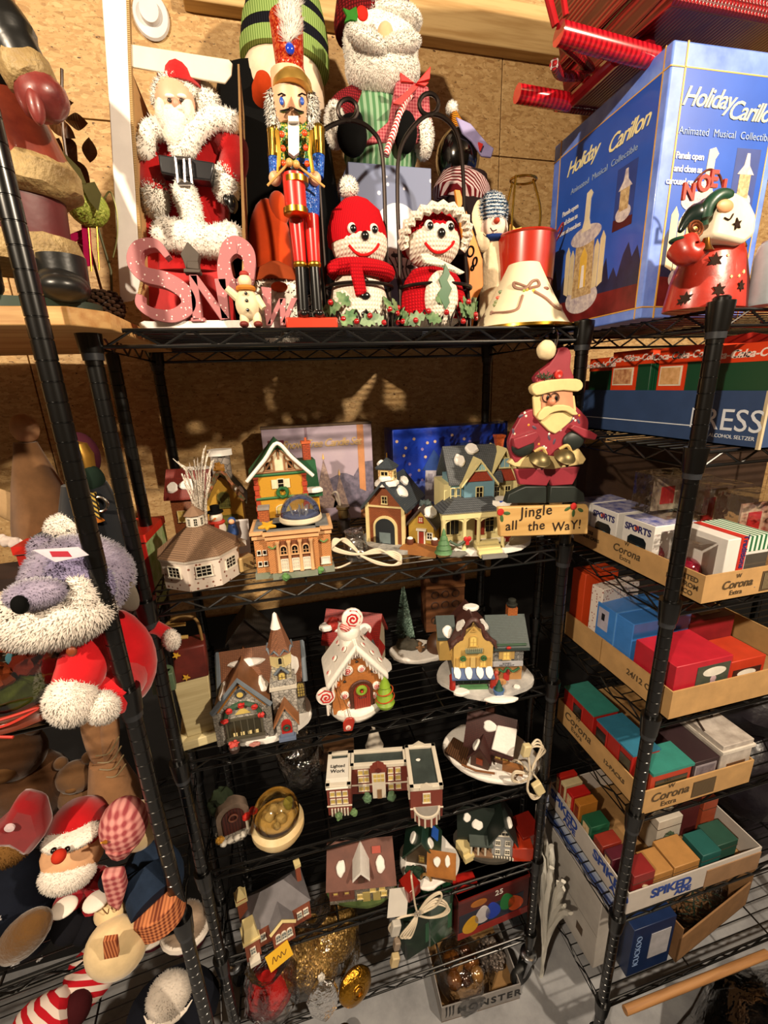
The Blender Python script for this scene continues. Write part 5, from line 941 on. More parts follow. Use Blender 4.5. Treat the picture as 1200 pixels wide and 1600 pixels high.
# ---- fire barn with annex
th = Th('village_barn', 'brick fire barn with slate roof, cupola and small yellow annex', 'ceramic house', (.262, .985, Z2), -36)
OR = M('#8c4a24', .6, kind='brick', c2='#6a3216', sc_=90); YT = M('#b8963c', .55, kind='siding', c2='#8c7024', sc_=150)
th.p('base', G().slab(blob(.10, .095, 30, .12, 4, .02, -.005), 0, .01), M('#6a6a66', .7, c2='#c9c6c0', vs=30)); th.p('wall', G().gable(-.045, .045, -.06, .06, .008, .105, .05), OR)
for x in (-.045, .045): th.p('corner_post', G().box(x - .004, x + .004, -.064, -.058, .008, .108), CRM)
rf = th.p('roof', G().roof(-.045, .045, -.06, .06, .104, .052, .007, .012), SLATE); snow(th, .032, -.03, .131, .016, .02, .005, 2, rf, (0, 50, 0)); snow(th, .02, .02, .146, .012, .016, .005, 7, rf, (0, 50, 0)); snow(th, 0, -.045, .165, .016, .026, .006, 9, rf)
dr = th.p('arch_frame', G().prism([(-.03, .01)] + [(.03, .01)] + [(.03 * math.cos(a), .05 + .028 * math.sin(a)) for a in [PI * i / 12 for i in range(13)]], -.064, -.058), CRM); th.p('arch_opening', G().prism([(-.024, .01), (.024, .01)] + [(.024 * math.cos(a), .05 + .022 * math.sin(a)) for a in [PI * i / 12 for i in range(13)]], -.066, -.06), M('#1d2226', .5), dr); th.p('fire_engine', G().box(-.014, .014, -.067, -.06, .012, .038), M('#6b7a7c', .4), dr)
win(th, 0, -.06, .108, .012, .016, 0, CRM, DP); th.p('band', G().box(-.046, .046, -.063, -.06, .098, .102), CRM)
for y in (-.02, .02): th.p('side_panel', G().box(.045, .0475, y - .016, y + .016, .02, .09), M('#7a3c1c', .6, kind='brick', c2='#5a2a12'))
cu_ = th.p('cupola', G().box(-.016, .016, -.055, -.023, .15, .19), M('#b9814c', .6, kind='brick', c2='#d8c48c')); th.p('cupola_roof', G().hip(-.022, .022, -.061, -.017, .19, .022).box(-.02, .02, -.059, -.019, .186, .191), SLATE, cu_, smooth=False); th.p('finial', G().cyl((0, -.039, .21), (0, -.039, .222), .0015), GOLD, cu_)
win(th, 0, -.055, .163, .016, .018, 0, CRM, DP, par=cu_); win(th, .016, -.039, .163, .016, .018, 90, CRM, DP, par=cu_); snow(th, -.012, -.05, .2, .008, .01, .004, 3, cu_, (0, -45, 0)); snow(th, 0, -.04, .152, .03, .03, .007, 5, rf)
th.p('platform', G().box(.045, .13, -.09, .02, 0, .014), M('#9a6432', .6)); th.p('annex', G().gable(.052, .112, -.045, .015, .012, .06, .034), YT)
ar = th.p('annex_roof', G().roof(.052, .112, -.045, .015, .058, .036, .006, .008), M('#4a3a34', .6, kind='shingle', c2='#2a201c', sc_=100)); snow(th, .098, -.02, .083, .016, .03, .006, 4, ar, (0, 50, 0)); snow(th, .07, .0, .086, .01, .012, .005, 6, ar, (0, -50, 0)); th.p('greenery', G().ell((.082, -.01, .10), (.014, .012, .008)).wob(.006, 180), M('#3c4a4a', .7), ar)
d_ = th.p('door', G().box(.078, .09, -.049, -.045, .012, .042), M('#9a3020', .5)); th.p('door_frame', G().box(.075, .078, -.05, -.045, .012, .045).box(.09, .093, -.05, -.045, .012, .045).box(.072, .096, -.052, -.045, .045, .05), WF, d_); win(th, .103, -.045, .026, .011, .014, 0, WF, DP); win(th, .082, -.045, .066, .008, .01, 0, M('#9a3020', .5), WF); win(th, .052, -.015, .026, .014, .018, -90, M('#6a2a1a', .5), YP)
for x, y in ((.06, -.06), (.116, -.05)): b_ = th.p('barrel', G().lathe([(.007, 0), (.009, .007), (.007, .014)], (x, y, .014), 12), M('#5a2c18', .6)); th.p('snow_cap', G().ell((x, y, .028), (.007, .007, .004)), SNOW, b_)

# ---- bagged plug and coiled white cord
CORD = M('#d6c8b0', .45, var=.05)
def cord(name, label, pts, bundle, r=.0022, plug=None, tie=None, loc=None, mat=CORD, group=None):
    th = Th(name, label, 'cord', loc or pts[0]); o = Vector(th.e.location); 
    if pts: th.p('wire', G().tube(spline([p - o for p in pts], 6), r, 8), mat)
    for b_ in bundle: th.p('loop', G().tube(spline([p - o for p in b_], 7), r, 8), mat)
    if tie: th.p('twist_tie', G().tube([tie - o + Vector((.0085 * math.cos(t_ * .7), (t_ - 8) * .0006, .0085 * math.sin(t_ * .7))) for t_ in range(18)], .0012, 6), M('#c9c4bc', .3, .7))
    return th
yb = .845
def PZ(x, y, Y=yb, dz=0): p = at(x, y, Y); p.z = max(p.z, Z2 + .003); return p
th = cord('power_cord', 'coiled white lamp cord with twist tie hanging over the second shelf edge', [on(520, 888, Z2 + .003), on(535, 885, Z2 + .003), on(560, 872, Z2 + .004), PZ(563, 864)],
    [[PZ(563, 866, .842 + .002 * i), PZ(540, 848 - 2 * i, .85), PZ(523, 842 + 3 * i, .85 - .003 * i), PZ(520, 853 + 2 * i, .845), PZ(540, 862 + i, .842), PZ(563, 866, .84), PZ(590, 864 - 2 * i, .835), PZ(615, 862 + 3 * i, .83 - .004 * i), PZ(627, 871 + 3 * i, .826), PZ(615, 884 + i, .82), PZ(590, 878 + i, .828), PZ(563, 868, .84)] for i in range(4)], tie=PZ(563, 866))
CORD2 = th
f = Fr(556, 858, .875); th = Th('bagged_adapter', 'grey adapter wrapped in crinkled clear plastic bag beside the white cord', 'adapter', (f.o.x, f.o.y, Z2), 20)
th.p('adapter', G().box(-.014, .014, -.01, .016, .002, .05), M('#8a8680', .5), bev=.004); th.p('bag', G().lathe([(.02, .0), (.03, .02), (.027, .045), (.021, .06), (.025, .07)], (0, 0, .001), 12, sy=.7).wob(.008, 70, 3), M('#e8e8e8', .12, kind='film', var=.16, bump=1, bs=60))
f = Fr(535, 795, 1.05); th = Th('lamp_cord', 'grey cord with brass socket clip standing between yellow house and barn', 'cord', (f.o.x, f.o.y, Z2), 0); dz = f.o.z - Z2
th.p('cord', G().tube(spline([(0, 0, .003), (.02, .02, dz * .6), (-.01, .01, dz + .02), (-.022, 0, dz + .04), (-.012, -.01, dz + .045), (-.004, 0, dz)], 6), .003, 8), M('#9a8f84', .5)); th.p('socket', G().lathe([(.012, 0), (.014, .012), (.013, .022), (.017, .024), (.017, .03)], (0, -.01, dz - .02), 16), M('#6b5a3a', .35, .7)); th.p('socket_base', G().lathe([(.016, 0), (.017, .03), (.013, .034)], (0, -.01, dz - .056), 16), M('#241d18', .5)); th.p('stand_post', G().cyl((0, -.01, 0), (0, -.01, dz - .05), .006), M('#241d18', .5))

# ---- blue painted house with porch
th = Th('village_house', 'cream and blue clapboard house with porch, steps and green fir', 'ceramic house', (.432, .905, Z2), -6)
BL = M('#6f97a8', .55, kind='siding', c2='#4d7688', sc_=110); YC = M('#d9cc94', .5, var=.06); RS = M('#a8442c', .6, kind='shingle', c2='#7c2a18', sc_=100); SH2 = M('#565a5e', .6, kind='shingle', c2='#2c3034', sc_=85)
th.p('base', G().slab(blob(.13, .085, 34, .1, 6, .012, -.01), 0, .012).wob(.002, 60), SNOW); th.p('wall', G().box(-.075, .09, -.02, .07, .01, .15), YC)
up = th.p('upper_wall', G().box(-.06, .03, -.03, .05, .10, .165), BL); th.p('front_gable', G().gable(-.035, .035, -.042, .04, .108, .158, .042), BL); th.p('side_gable', G().gable(.028, .1, -.02, .06, .10, .152, .06), YC)
rf = th.p('main_roof', G().roof(-.06, .05, -.028, .07, .16, .062, .007, .008, 'x'), SH2); th.p('front_roof', G().roof(-.035, .035, -.042, .03, .156, .045, .005, .008), YC, rf); th.p('side_roof', G().roof(.026, .104, -.022, .06, .15, .07, .005, .008), YC, rf)
th.p('red_shingles', G().prism([(-.03, .158), (.03, .158), (.014, .18), (-.014, .18)], -.0445, -.041), RS); th.p('red_shingles', G().prism([(.036, .15), (.094, .15), (.082, .176), (.048, .176)], -.0225, -.019), RS)
for x, y, z, w, h in ((.0, -.042, .12, .014, .024), (.05, -.02, .115, .012, .022), (.076, -.02, .115, .012, .022)): win(th, x, y, z, w, h, 0, YC, DP)
win(th, 0, -.044, .183, .022, .008, 0, YC, M('#8fb6bc', .4), arch=.5, bars=(2, 0)); win(th, .065, -.022, .182, .022, .02, 0, YC, M('#7fa4b4', .4), bars=(1, 0)); snow(th, -.035, -.005, .2, .012, .016, .006, 3, rf, (48, 0, 0)); snow(th, .0, .012, .222, .016, .014, .006, 5, rf, (40, 0, 0)); snow(th, .086, 0, .16, .01, .016, .005, 8, rf, (0, 55, 0))
for x in (-.058, -.045): win(th, x, -.03, .108, .008, .034, 0, YC, M('#4a5a60', .4), bars=(0, 1))
c_ = th.p('chimney', G().lathe([(.012, 0), (.011, .03), (.013, .045), (.016, .05), (.016, .054)], (.072, .03, .195), 4, ph=PI / 4), M('#b8521e', .6, kind='brick', c2='#8a3612'), smooth=False)
pr = th.p('porch_roof', G().frus([(-.098, -.085), (.04, -.085), (.04, -.01), (-.098, -.01)], .098, [(-.06, -.05), (.03, -.05), (.03, -.01), (-.06, -.01)], .122), SH2, smooth=False); th.p('porch_fascia', G().box(-.097, .075, -.084, -.078, .086, .099), YC, pr); snow(th, .052, -.05, .104, .034, .03, .012, 4, pr); th.p('blue_cloth', G().T(.058, -.062, .112, rx=-10).box(-.022, .022, -.014, .014, 0, .003), M('#1a4fc4', .6), pr)
for x in (-.092, -.045, -.012, .045): th.p('column', G().lathe([(.006, 0), (.0045, .004), (.0045, .068), (.0065, .074), (.0065, .078)], (x, -.078, .012), 12), YC)
for xa, xb in ((-.09, -.047), (-.043, -.014), (-.01, .043)): th.p('porch_arch', G().prism([(xa, .09), (xb, .09), (xb, .078)] + [((xa + xb) / 2 + (xb - xa) / 2 * math.cos(a), .072 + .012 * math.sin(a)) for a in [PI * i / 8 for i in range(9)]] + [(xa, .078)], -.081, -.076), YC, pr)
win(th, -.06, -.02, .03, .04, .04, 0, M('#cdbf86', .5), DP, bars=(3, 0)); d_ = th.p('door', G().box(.0, .022, -.024, -.02, .024, .076), M('#8a2c1c', .5)); win(th, .035, -.02, .03, .02, .042, 0, YC, DP, bars=(1, 2))
for i in range(4): th.p('step', G().box(-.02, .034, -.082 - .011 * (3 - i), -.07, .004, .010 + .0065 * i), YC)
th.p('doormat', G().slab([(-.02, -.128), (.036, -.128), (.034, -.115), (-.018, -.115)], .006, .0125), M('#7a7874', .7)); pine(th, -.094, -.088, .008, .062, .021, M('#4f7a4c', .6, var=.25)); 
for x in (-.04, .052): th.p('red_bow', G().ell((x - .004, -.086, .04), (.005, .003, .006)).ell((x + .004, -.086, .04), (.005, .003, .006)).box(x - .004, x + .004, -.087, -.085, .026, .04), M('#b51d1a', .6))
th.p('swag', G().tube(spline([(-.08, -.084, .038), (-.062, -.088, .028), (-.045, -.084, .036)], 5), .003, 7), M('#4a5c4c', .7)); th.p('rock', G().ell((-.065, -.1, .012), (.02, .008, .008)).wob(.003, 120), M('#77766f', .8))

# ---- hanging wooden Santa
f = Fr(848, 834, .782); k = f.k
th = Th('wooden_santa_sign', 'flat painted wooden Santa with bells hung over Jingle all the Way plaque', 'sign', f.o)
DR = M('#8e2a36', .5, c2='#7a1f2c', vs=12, coat=.2); MU = M('#d3bb82', .5, var=.08); DG2 = M('#1c231f', .5, var=.2)
def cut(nm, pts, mat, y0, y1, par=None, sm=0, bev=.002): return th.p(nm, G().prism(f.xz(sm and [(v.x, v.z) for v in spline([(x, 0, y) for x, y in pts], sm, True)] or pts), y0, y1), mat, par, bev=bev, ang=50)
bd = cut('coat', [(822, 640), (804, 660), (792, 685), (792, 700), (800, 722), (815, 712), (838, 706), (860, 712), (890, 700), (908, 690), (914, 660), (906, 646), (884, 632)], DR, -.012, .0, sm=3)
cut('coat_hem', [(806, 706), (900, 700), (911, 716), (906, 724), (860, 732), (800, 728), (790, 722)], MU, -.011, .001)
cut('trousers', [(801, 732), (902, 728), (896, 745), (890, 756), (858, 758), (855, 748), (850, 758), (808, 756)], DR, -.010, .001)
for pts in ([(786, 784), (790, 770), (806, 762), (816, 758), (848, 758), (848, 784)], [(852, 784), (855, 758), (892, 758), (906, 768), (908, 782)]): cut('boot', pts, DG2, -.014, .003, sm=0)
cut('beard', [(826, 620), (838, 612), (890, 618), (893, 640), (884, 658), (868, 672), (860, 677), (850, 672), (838, 660), (828, 648)], MU, -.016, -.01)
fc = cut('face', [(838, 606), (886, 608), (888, 640), (838, 640)], M('#c98d6a', .5), -.018, -.012)
cut('moustache', [(830, 652), (840, 636), (860, 632), (880, 634), (893, 646), (884, 648), (874, 642), (862, 642), (850, 646), (838, 656)], MU, -.022, -.016, sm=2)
hb = cut('hat', [(832, 598), (836, 582), (852, 570), (864, 552), (868, 545), (880, 544), (886, 556), (884, 575), (889, 600)], DR, -.014, .0, sm=2)
cut('hat_brim', [(821, 608), (826, 600), (848, 594), (880, 592), (896, 594), (900, 604), (892, 612), (870, 610), (846, 614), (828, 618)], MU, -.022, -.008, hb, sm=2)
th.p('pompom', G().ell(f.p(854, 547, -.012), (14 * k, 8 * k, 13 * k)).wob(.002, 90), M('#d8c49a', .7), hb)
gr = G()
for i in range(40): p = Vector(f.p(rnd.uniform(842, 866), rnd.uniform(585, 592), -.018)); gr.cyl(p, p + Vector((rnd.uniform(-.009, .009), -.003, rnd.uniform(-.004, .009))), .0007, n=4)
th.p('fir_sprig', gr, M('#2c4a30', .7), hb); th.p('button', G().T(*f.p(872, 585, -.018), rx=90).lathe([(6 * k, 0), (6 * k, 2 * k), (4 * k, 3 * k), (0, 2 * k)], n=16), M('#b82a22', .4), hb)
th.p('nose', G().ell(f.p(861, 628, -.02), (6 * k, 6 * k, 6 * k)), M('#c47c5c', .5), fc)
for x in (854, 867): th.p('eye_ring', G().tube([f.p(x + 6.5 * math.cos(a), 621 + 7 * math.sin(a), -.0195) for a in [2 * PI * i / 16 for i in range(16)]], .9 * k, 5, True), M('#4a2c1c', .4), fc); th.p('pupil', G().ell(f.p(x + 2, 622, -.019), (2.2 * k, 1.2 * k, 4 * k)), BLKG, fc)
for pts, hp_ in (([(793, 684), (828, 672), (832, 680), (824, 690), (800, 700), (794, 696)], (817, 698)), ([(880, 668), (885, 662), (912, 672), (922, 678), (918, 686), (900, 682)], (896, 688))):
    cu2 = cut('sleeve_cuff', pts, DR, -.024, -.010, sm=0); th.p('mitten', G().ell(f.p(hp_[0], hp_[1], -.014), (18 * k, 6 * k, 14 * k)), DG2, cu2)
for x, y in ((843, 718), (882, 714)):
    b_ = th.p('jingle_bell', G().T(*f.p(x, y, -.028), rx=35).lathe([(0, -11 * k), (8 * k, -9 * k), (14 * k, -3 * k), (15 * k, 0), (16 * k, .6 * k), (15 * k, 1.2 * k), (13 * k, 5 * k), (7 * k, 9 * k), (0, 10 * k)], n=24), M('#6c6040', .42, .75)); th.p('slot', G().T(*f.p(x, y, -.028), rx=35).box(-1 * k, 1 * k, -14.5 * k, -6 * k, -7 * k, -1.5 * k), BLKG, b_); th.p('raffia', G().tube(spline([f.p(x - 8, y - 12, -.02), f.p(x + 4, y - 18, -.024), f.p(x + 10, y - 8, -.022)], 4), 2.5 * k, 6), M('#c2a468', .8), b_)
for x, y, c in ((820, 645, '#dcd6c8'), (822, 650, '#d8d2c2'), (826, 664, '#d88a2a'), (804, 678, '#c9b09a'), (905, 649, '#d88a2a'), (896, 654, '#dcd6c8'), (899, 657, '#dcd6c8'), (842, 694, '#d88a2a'), (850, 698, '#dcd6c8'), (853, 700, '#dcd6c8'), (858, 678, '#dcd6c8'), (876, 672, '#dcd6c8')): th.p('painted_dot', G().ell(f.p(x, y, -.0122), (1.8 * k, .0006, 1.8 * k), 8, 5), M(c, .5, var=0), bd)
for x, y in ((814, 650), (802, 674), (835, 668), (858, 684), (866, 690), (846, 700), (892, 658), (904, 658), (830, 686)): th.p('painted_leaf', G().T(*f.p(x, y, -.0122), ry=rnd.uniform(0, 180)).ell((0, 0, 0), (4.5 * k, .0005, 2 * k), 8, 5), M('#4a3a4c', .5, var=0), bd)
pq = cut('plaque', [(774, 790), (911, 786), (914, 792), (912, 832), (776, 836)], M('#c9a468', .55, kind='wood', c2='#b48c50', sc_=2), -.014, -.002, bev=.003)
th.text('Jingle', 23 * k, f.p(838, 806, -.0148), M('#241a14', .5, var=0), par=pq, sp=1.1, off=.0001); [th.text(t_, 21 * k, f.p(x, 828, -.0148), M('#241a14', .5, var=0), par=pq, sp=1.08, off=.0001) for t_, x in (('all', 799), ('the', 838), ('WaY!', 885))]
for x, y in ((782, 800), (896, 791)):
    th.p('painted_flower', G().T(*f.p(x, y, -.0145), rx=90).lathe([(5.5 * k, 0), (5 * k, .0018), (3 * k, .0024), (0, .002)], n=14), M('#b32420', .5), pq)
    for dx, dy in ((10, 2), (2, 10)) if x < 800 else ((-9, 4), (0, 11), (11, 6)): th.p('painted_leaf', G().T(*f.p(x + dx, y + dy, -.0144), ry=math.degrees(math.atan2(dy, dx))).ell((0, 0, 0), (6 * k, .0006, 2.8 * k), 8, 5), M('#3c5a30', .5), pq)
th.p('hanger', G().tube(spline([f.p(866, 548, -.002), f.p(870, 535, -.004), f.p(872, 524, .0), f.p(868, 515, .016), f.p(864, 520, .022)], 5), .0018, 6), M('#c9c9c9', .2, 1)); th.p('hanger', G().tube([f.p(862, 556, -.003), f.p(868, 530, -.004)], .0012, 6), M('#c9c9c9', .2, 1))

# ================================================================ third shelf
# ---- tall wooden birdhouse post
th = Th('birdhouse_post', 'tall cream wooden post with dark red top, gold stars and small green roll', 'decoration', (-.232, .872, Z3), 8)
OW = M('#cdbf93', .55, kind='wood', c2='#a8966a', sc_=3)
th.p('base', G().box(-.04, .045, -.035, .05, 0, .022), OW, bev=.002); th.p('post', G().frus([(-.026, -.022), (.03, -.022), (.03, .035), (-.026, .035)], .022, [(-.032, -.022), (.036, -.022), (.036, .035), (-.032, .035)], .165), OW, bev=.002)
tp = th.p('top', G().frus([(-.032, -.024), (.038, -.024), (.038, .036), (-.032, .036)], .16, [(-.02, -.02), (.04, -.02), (.04, .03), (-.02, .03)], .235), M('#5e1f18', .5, var=.3), bev=.004)
for x, z in ((-.015, .228), (-.005, .172)): th.p('gold_star', G().T(x, -.026, z).prism([((.008 if i % 2 else .0035) * math.cos(2 * PI * i / 10 + .3), (.008 if i % 2 else .0035) * math.sin(2 * PI * i / 10 + .3)) for i in range(10)], -.002, .001), M('#d0a030', .4), tp)
th.p('green_roll', G().T(-.045, -.03, .185, ry=0).lathe([(.018, -.02), (.021, -.018), (.021, .018), (.018, .02)], n=18).box(-.021, .021, -.02, .0, -.02, .02), M('#5a6f54', .5, var=.15), bev=.002); th.p('wire_bail', G().tube(spline([(-.02, .0, .235), (-.03, 0, .28), (0, 0, .30), (.03, 0, .285), (.035, 0, .235)], 5), .003, 8), M('#8a6a3a', .5))
for z in (.255, .285): th.p('rung', G().cyl((-.03, 0, z), (.01, -.01, z), .004), M('#c9a45c', .5))
# ---- dim houses at the back of the third shelf
def dim(px, py, Y, Z, w, d, h, rh, wallc, roofc, label, rz=0, sn=2, axis='y', nm='village_house', chim=0):
    f = Fr(px, py, Y, Z); th = Th(nm, label, 'ceramic house', f.o, rz)
    th.p('base', G().slab(blob(w * .66, d * .66, 26, .15, px), 0, .01), SNOW); th.p('wall', G().gable(-w / 2, w / 2, -d / 2, d / 2, .008, h, rh, axis), wallc)
    rf = th.p('roof', G().roof(-w / 2, w / 2, -d / 2, d / 2, h - .002, rh + .002, axis=axis), roofc); sl = math.degrees(math.atan2(rh, (w if axis == 'y' else d) / 2))
    for i in range(sn):
        u = (i - (sn - 1) / 2) * (d if axis == 'y' else w) / max(sn, 1) * .8
        if axis == 'y': snow(th, w * .28 * (1 if i % 2 else -1), u, h + rh * .5, w * .12, d * .16, .006, i + px, rf, (0, sl if i % 2 else -sl, 0))
        else: snow(th, u, -d * .28, h + rh * .5, w * .13, d * .17, .006, i + px, rf, (sl, 0, 0))
    for x in (-w * .25, w * .25): win(th, x, -d / 2, h * .35, w * .16, h * .32, 0, CRM, YP)
    th.p('door', G().box(-w * .07, w * .07, -d / 2 - .003, -d / 2, .01, h * .5), M('#5a2418', .5))
    if chim: c_ = th.p('chimney', G().box(w * .2, w * .32, -.01, .012, h, h + rh + .03), M('#8a4a2a', .6, kind='brick', c2='#5a2a16')); th.p('snow_cap', G().ell((w * .26, .001, h + rh + .03), (w * .08, .014, .005)), SNOW, c_)
    return th
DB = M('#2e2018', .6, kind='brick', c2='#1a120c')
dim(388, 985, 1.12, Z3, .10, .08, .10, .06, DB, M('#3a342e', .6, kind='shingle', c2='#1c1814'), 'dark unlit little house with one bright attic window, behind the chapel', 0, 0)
# ---- chapel and shop
th = Th('village_chapel', 'grey stone chapel with tall brown steeple and garlanded shop window', 'ceramic house', (-.088, .885, Z3), -2)
ST = M('#b9b4ac', .65, kind='stone', c2='#7c7872', sc_=120); BS = M('#8c5a3c', .6, kind='shingle', c2='#5c3824', sc_=95); GRT = M('#5c6670', .5, var=.1); BT = M('#8a5a30', .55)
th.p('base', G().slab(blob(.105, .085, 36, .16, 11), 0, .012).wob(.003, 50), SNOW); th.p('wall', G().gable(-.085, .09, -.02, .05, .01, .115, .055, 'x'), ST)
rf = th.p('roof', G().roof(-.085, .09, -.02, .05, .113, .06, .008, .006, 'x'), BS); 
for x in (-.09, .095): th.p('roof_edge', G().tube([(x, -.03, .105), (x, .015, .178), (x, .06, .105)], .006, 6), GRT, rf)
snow(th, .07, -.01, .14, .014, .022, .006, 3, rf, (58, 0, 0)); snow(th, -.03, 0, .155, .04, .01, .006, 6, rf, (58, 0, 0))
sh = th.p('shop_front', G().gable(-.09, .012, -.07, .01, .01, .105, .06), ST); sr = th.p('shop_roof', G().roof(-.09, .012, -.07, .04, .102, .062, .006, .006), M('#7c5030', .6, var=.2), sh)
th.p('shop_bargeboard', G().tube([(-.098, -.077, .097), (-.039, -.077, .168), (.02, -.077, .097)], .0065, 4), GRT, sh, smooth=False); th.p('gable_trim', G().tube([(-.088, -.073, .096), (-.039, -.073, .156), (.01, -.073, .096)], .003, 5), M('#b5782e', .5), sh)
snow(th, -.075, -.05, .128, .01, .028, .006, 5, sr, (0, -50, 0)); snow(th, .004, -.03, .118, .012, .03, .006, 8, sr, (0, 50, 0))
th.p('round_window', G().T(-.039, -.07, .13, rx=90).lathe([(.0105, 0), (.0105, .003), (.007, .004), (.007, .002)], n=20), M('#3a3e44', .5)); th.p('round_pane', G().T(-.039, -.071, .13, rx=90).lathe([(.007, 0), (.007, .002)], n=16), YP)
win(th, -.039, -.07, .026, .068, .042, 0, M('#4a4638', .5), M('#2e2a1a', .25), bars=(4, 0), t=.004, d=.005)
for x in (-.06, -.045, -.03, -.016): th.p('display_item', G().box(x - .004, x + .004, -.0735, -.0705, .028, .036), CRM)
la = th.p('lunette', G().prism([(-.075, .08), (-.003, .08)] + [(-.039 + .034 * math.cos(a), .08 + .026 * math.sin(a)) for a in [PI * i / 12 for i in range(13)]], -.073, -.07), M('#8a8680', .6)); th.p('lunette_pane', G().prism([(-.055, .083), (-.023, .083), (-.039, .1)], -.0745, -.072), YP, la)
gl = th.p('garland', G().tube([(-.039 + .036 * math.cos(a), -.075, .076 + .032 * math.sin(a)) for a in [PI * i / 14 for i in range(15)]], .005, 8).wob(.003, 220), M('#2c4a34', .7))
for i in range(5): a = PI * (i + .0) / 4; th.p('red_bow', G().ell((-.039 + .037 * math.cos(a), -.079, .076 + .032 * math.sin(a)), (.007, .004, .006)).wob(.003, 250, i), M('#b01c14', .6), gl)
th.p('sill', G().box(-.078, 0, -.077, -.07, .012, .02), M('#6a665e', .7)); 
for x in (-.093, .013): th.p('buttress', G().box(x - .006, x + .006, -.074, -.062, .01, .09), M('#8f8b84', .6, kind='stone', c2='#6a665e', sc_=150))
tw = th.p('tower', G().box(.022, .074, -.055, .0, .01, .135), ST); th.p('tower_ledge', G().box(.019, .077, -.058, .003, .112, .12), M('#c9c2b4', .6), tw); ut = th.p('upper_tower', G().box(.028, .068, -.05, -.008, .135, .165), M('#c9c0a8', .6, kind='stone', c2='#8f8876', sc_=140)); win(th, .048, -.05, .128, .014, .018, 0, M('#4a3a2c', .5), YP, arch=1, bars=(1, 2))
th.p('dormer', G().tube([(.034, -.053, .15), (.048, -.053, .166), (.062, -.053, .15)], .004, 5), GRT, ut); bl = th.p('belfry', G().slab(circ(.024, 8, .048, -.029, a0=PI / 8, a1=2 * PI + PI / 8), .165, .2), CRM, smooth=False)
win(th, .048, -.053, .175, .007, .013, 0, M('#b5a878', .5), DP, arch=1, par=bl, bars=(0, 0)); sp = th.p('spire', G().lathe([(.03, .196), (.024, .21), (.012, .25), (.003, .282), (0, .284)], (.048, -.029, 0), 8), BS, smooth=False); th.p('snow_tip', G().lathe([(.012, .25), (.0065, .27), (.004, .283), (0, .287)], (.046, -.031, .001), 10), SNOW, sp)
th.p('zigzag_edge', G().tube([(.048 + .027 * math.cos(a), -.029 + .027 * math.sin(a), .196 + (.012 if i % 2 else 0)) for i, a in enumerate([2 * PI * j / 16 for j in range(16)])], .0025, 5, True), GRT, sp)
po = th.p('porch', G().gable(.026, .07, -.08, -.05, .01, .048, .036), ST); th.p('porch_roof', G().roof(.026, .07, -.08, -.05, .046, .04, .006, .005), M('#94603a', .6, var=.15), po); th.p('door', G().prism([(.037, .012), (.059, .012)] + [(.048 + .011 * math.cos(a), .042 + .013 * math.sin(a)) for a in [PI * i / 8 for i in range(9)]], -.083, -.08), M('#a81c14', .5), po); th.p('wreath', G().tube([(.048 + .006 * math.cos(a), -.085, .036 + .006 * math.sin(a)) for a in [2 * PI * i / 12 for i in range(12)]], .0025, 6, True), M('#223a26', .7), po); th.p('step', G().box(.03, .066, -.095, -.08, .01, .016).box(.034, .062, -.09, -.08, .016, .02), M('#5c6a84', .6), po)
win(th, .084, -.02, .06, .016, .03, 0, M('#4a4038', .5), YP, arch=1, bars=(2, 3)); th.p('planter', G().lathe([(.009, 0), (.012, .012), (.008, .016)], (-.062, -.092, .008), 12), M('#3a241c', .5)); th.p('flowers', G().ell((-.062, -.092, .026), (.01, .008, .006)).wob(.004, 250), M('#b83a30', .6)); th.p('roses', G().ell((-.02, -.09, .014), (.012, .004, .004)).wob(.003, 200), M('#a86a60', .6))
# ---- gingerbread house
th = Th('gingerbread_house', 'gingerbread house with white icing roof, peppermint sweets and lollipop chimney', 'ceramic house', (.120, .868, Z3), 0)
GB = M('#a86832', .55, bump=.3, bs=160, var=.12); IC = M('#e6e0d6', .5, bump=.35, bs=90, var=.05); PEP = M('#e8ded4', .4)
th.p('base', G().slab(blob(.07, .062, 32, .08, 9), 0, .03).wob(.004, 40), IC, bev=.01, ang=70); th.p('wall', G().gable(-.058, .06, -.042, .04, .02, .11, .072), GB)
rf = th.p('roof', G().roof(-.058, .06, -.046, .04, .108, .075, .016, .012).wob(.003, 45), IC, bev=.006, ang=70)
ic = G()
for sg in (-1, 1):
    for i in range(9): t_ = (i + .5) / 9.5; x = .001 + sg * .064 * t_; z = .192 - .088 * t_; ic.cyl((x, -.05, z), (x - sg * .001, -.052, z - rnd.uniform(.012, .024)), .0062, .0012, 7)
th.p('icicles', ic, IC, rf)['kind'] = 'stuff'
def mint(x, y, z, r, rz=0, rx=0, par=None, ry=0, name='peppermint'):
    m_ = th.p(name, G().T(x, y, z, rx=rx, ry=ry, rz=rz).lathe([(0, 0), (r * .8, 0)] if False else [(r, 0), (r, r * .25), (r * .7, r * .45), (0, r * .5)], n=16), PEP, par)
    th.p('red_swirl', G().T(x, y, z, rx=rx, ry=ry, rz=rz).tube([(r * (.1 + .04 * q) * math.cos(q * .8), r * (.1 + .04 * q) * math.sin(q * .8), r * .5 * (1 - (.1 + .04 * q) ** 2 * .6)) for q in range(19)], r * .11, 5), M('#b51a1e', .4), m_ if par is None else par)
for x, z, r in ((.002, .17, .0105), (-.02, .132, .0125), (.012, .13, .009), (.046, .121, .0105), (.045, .078, .0105), (-.03, .068, .010), (.036, .052, .009), (-.017, .042, .009)): mint(x, -.042, z, r, rx=90)
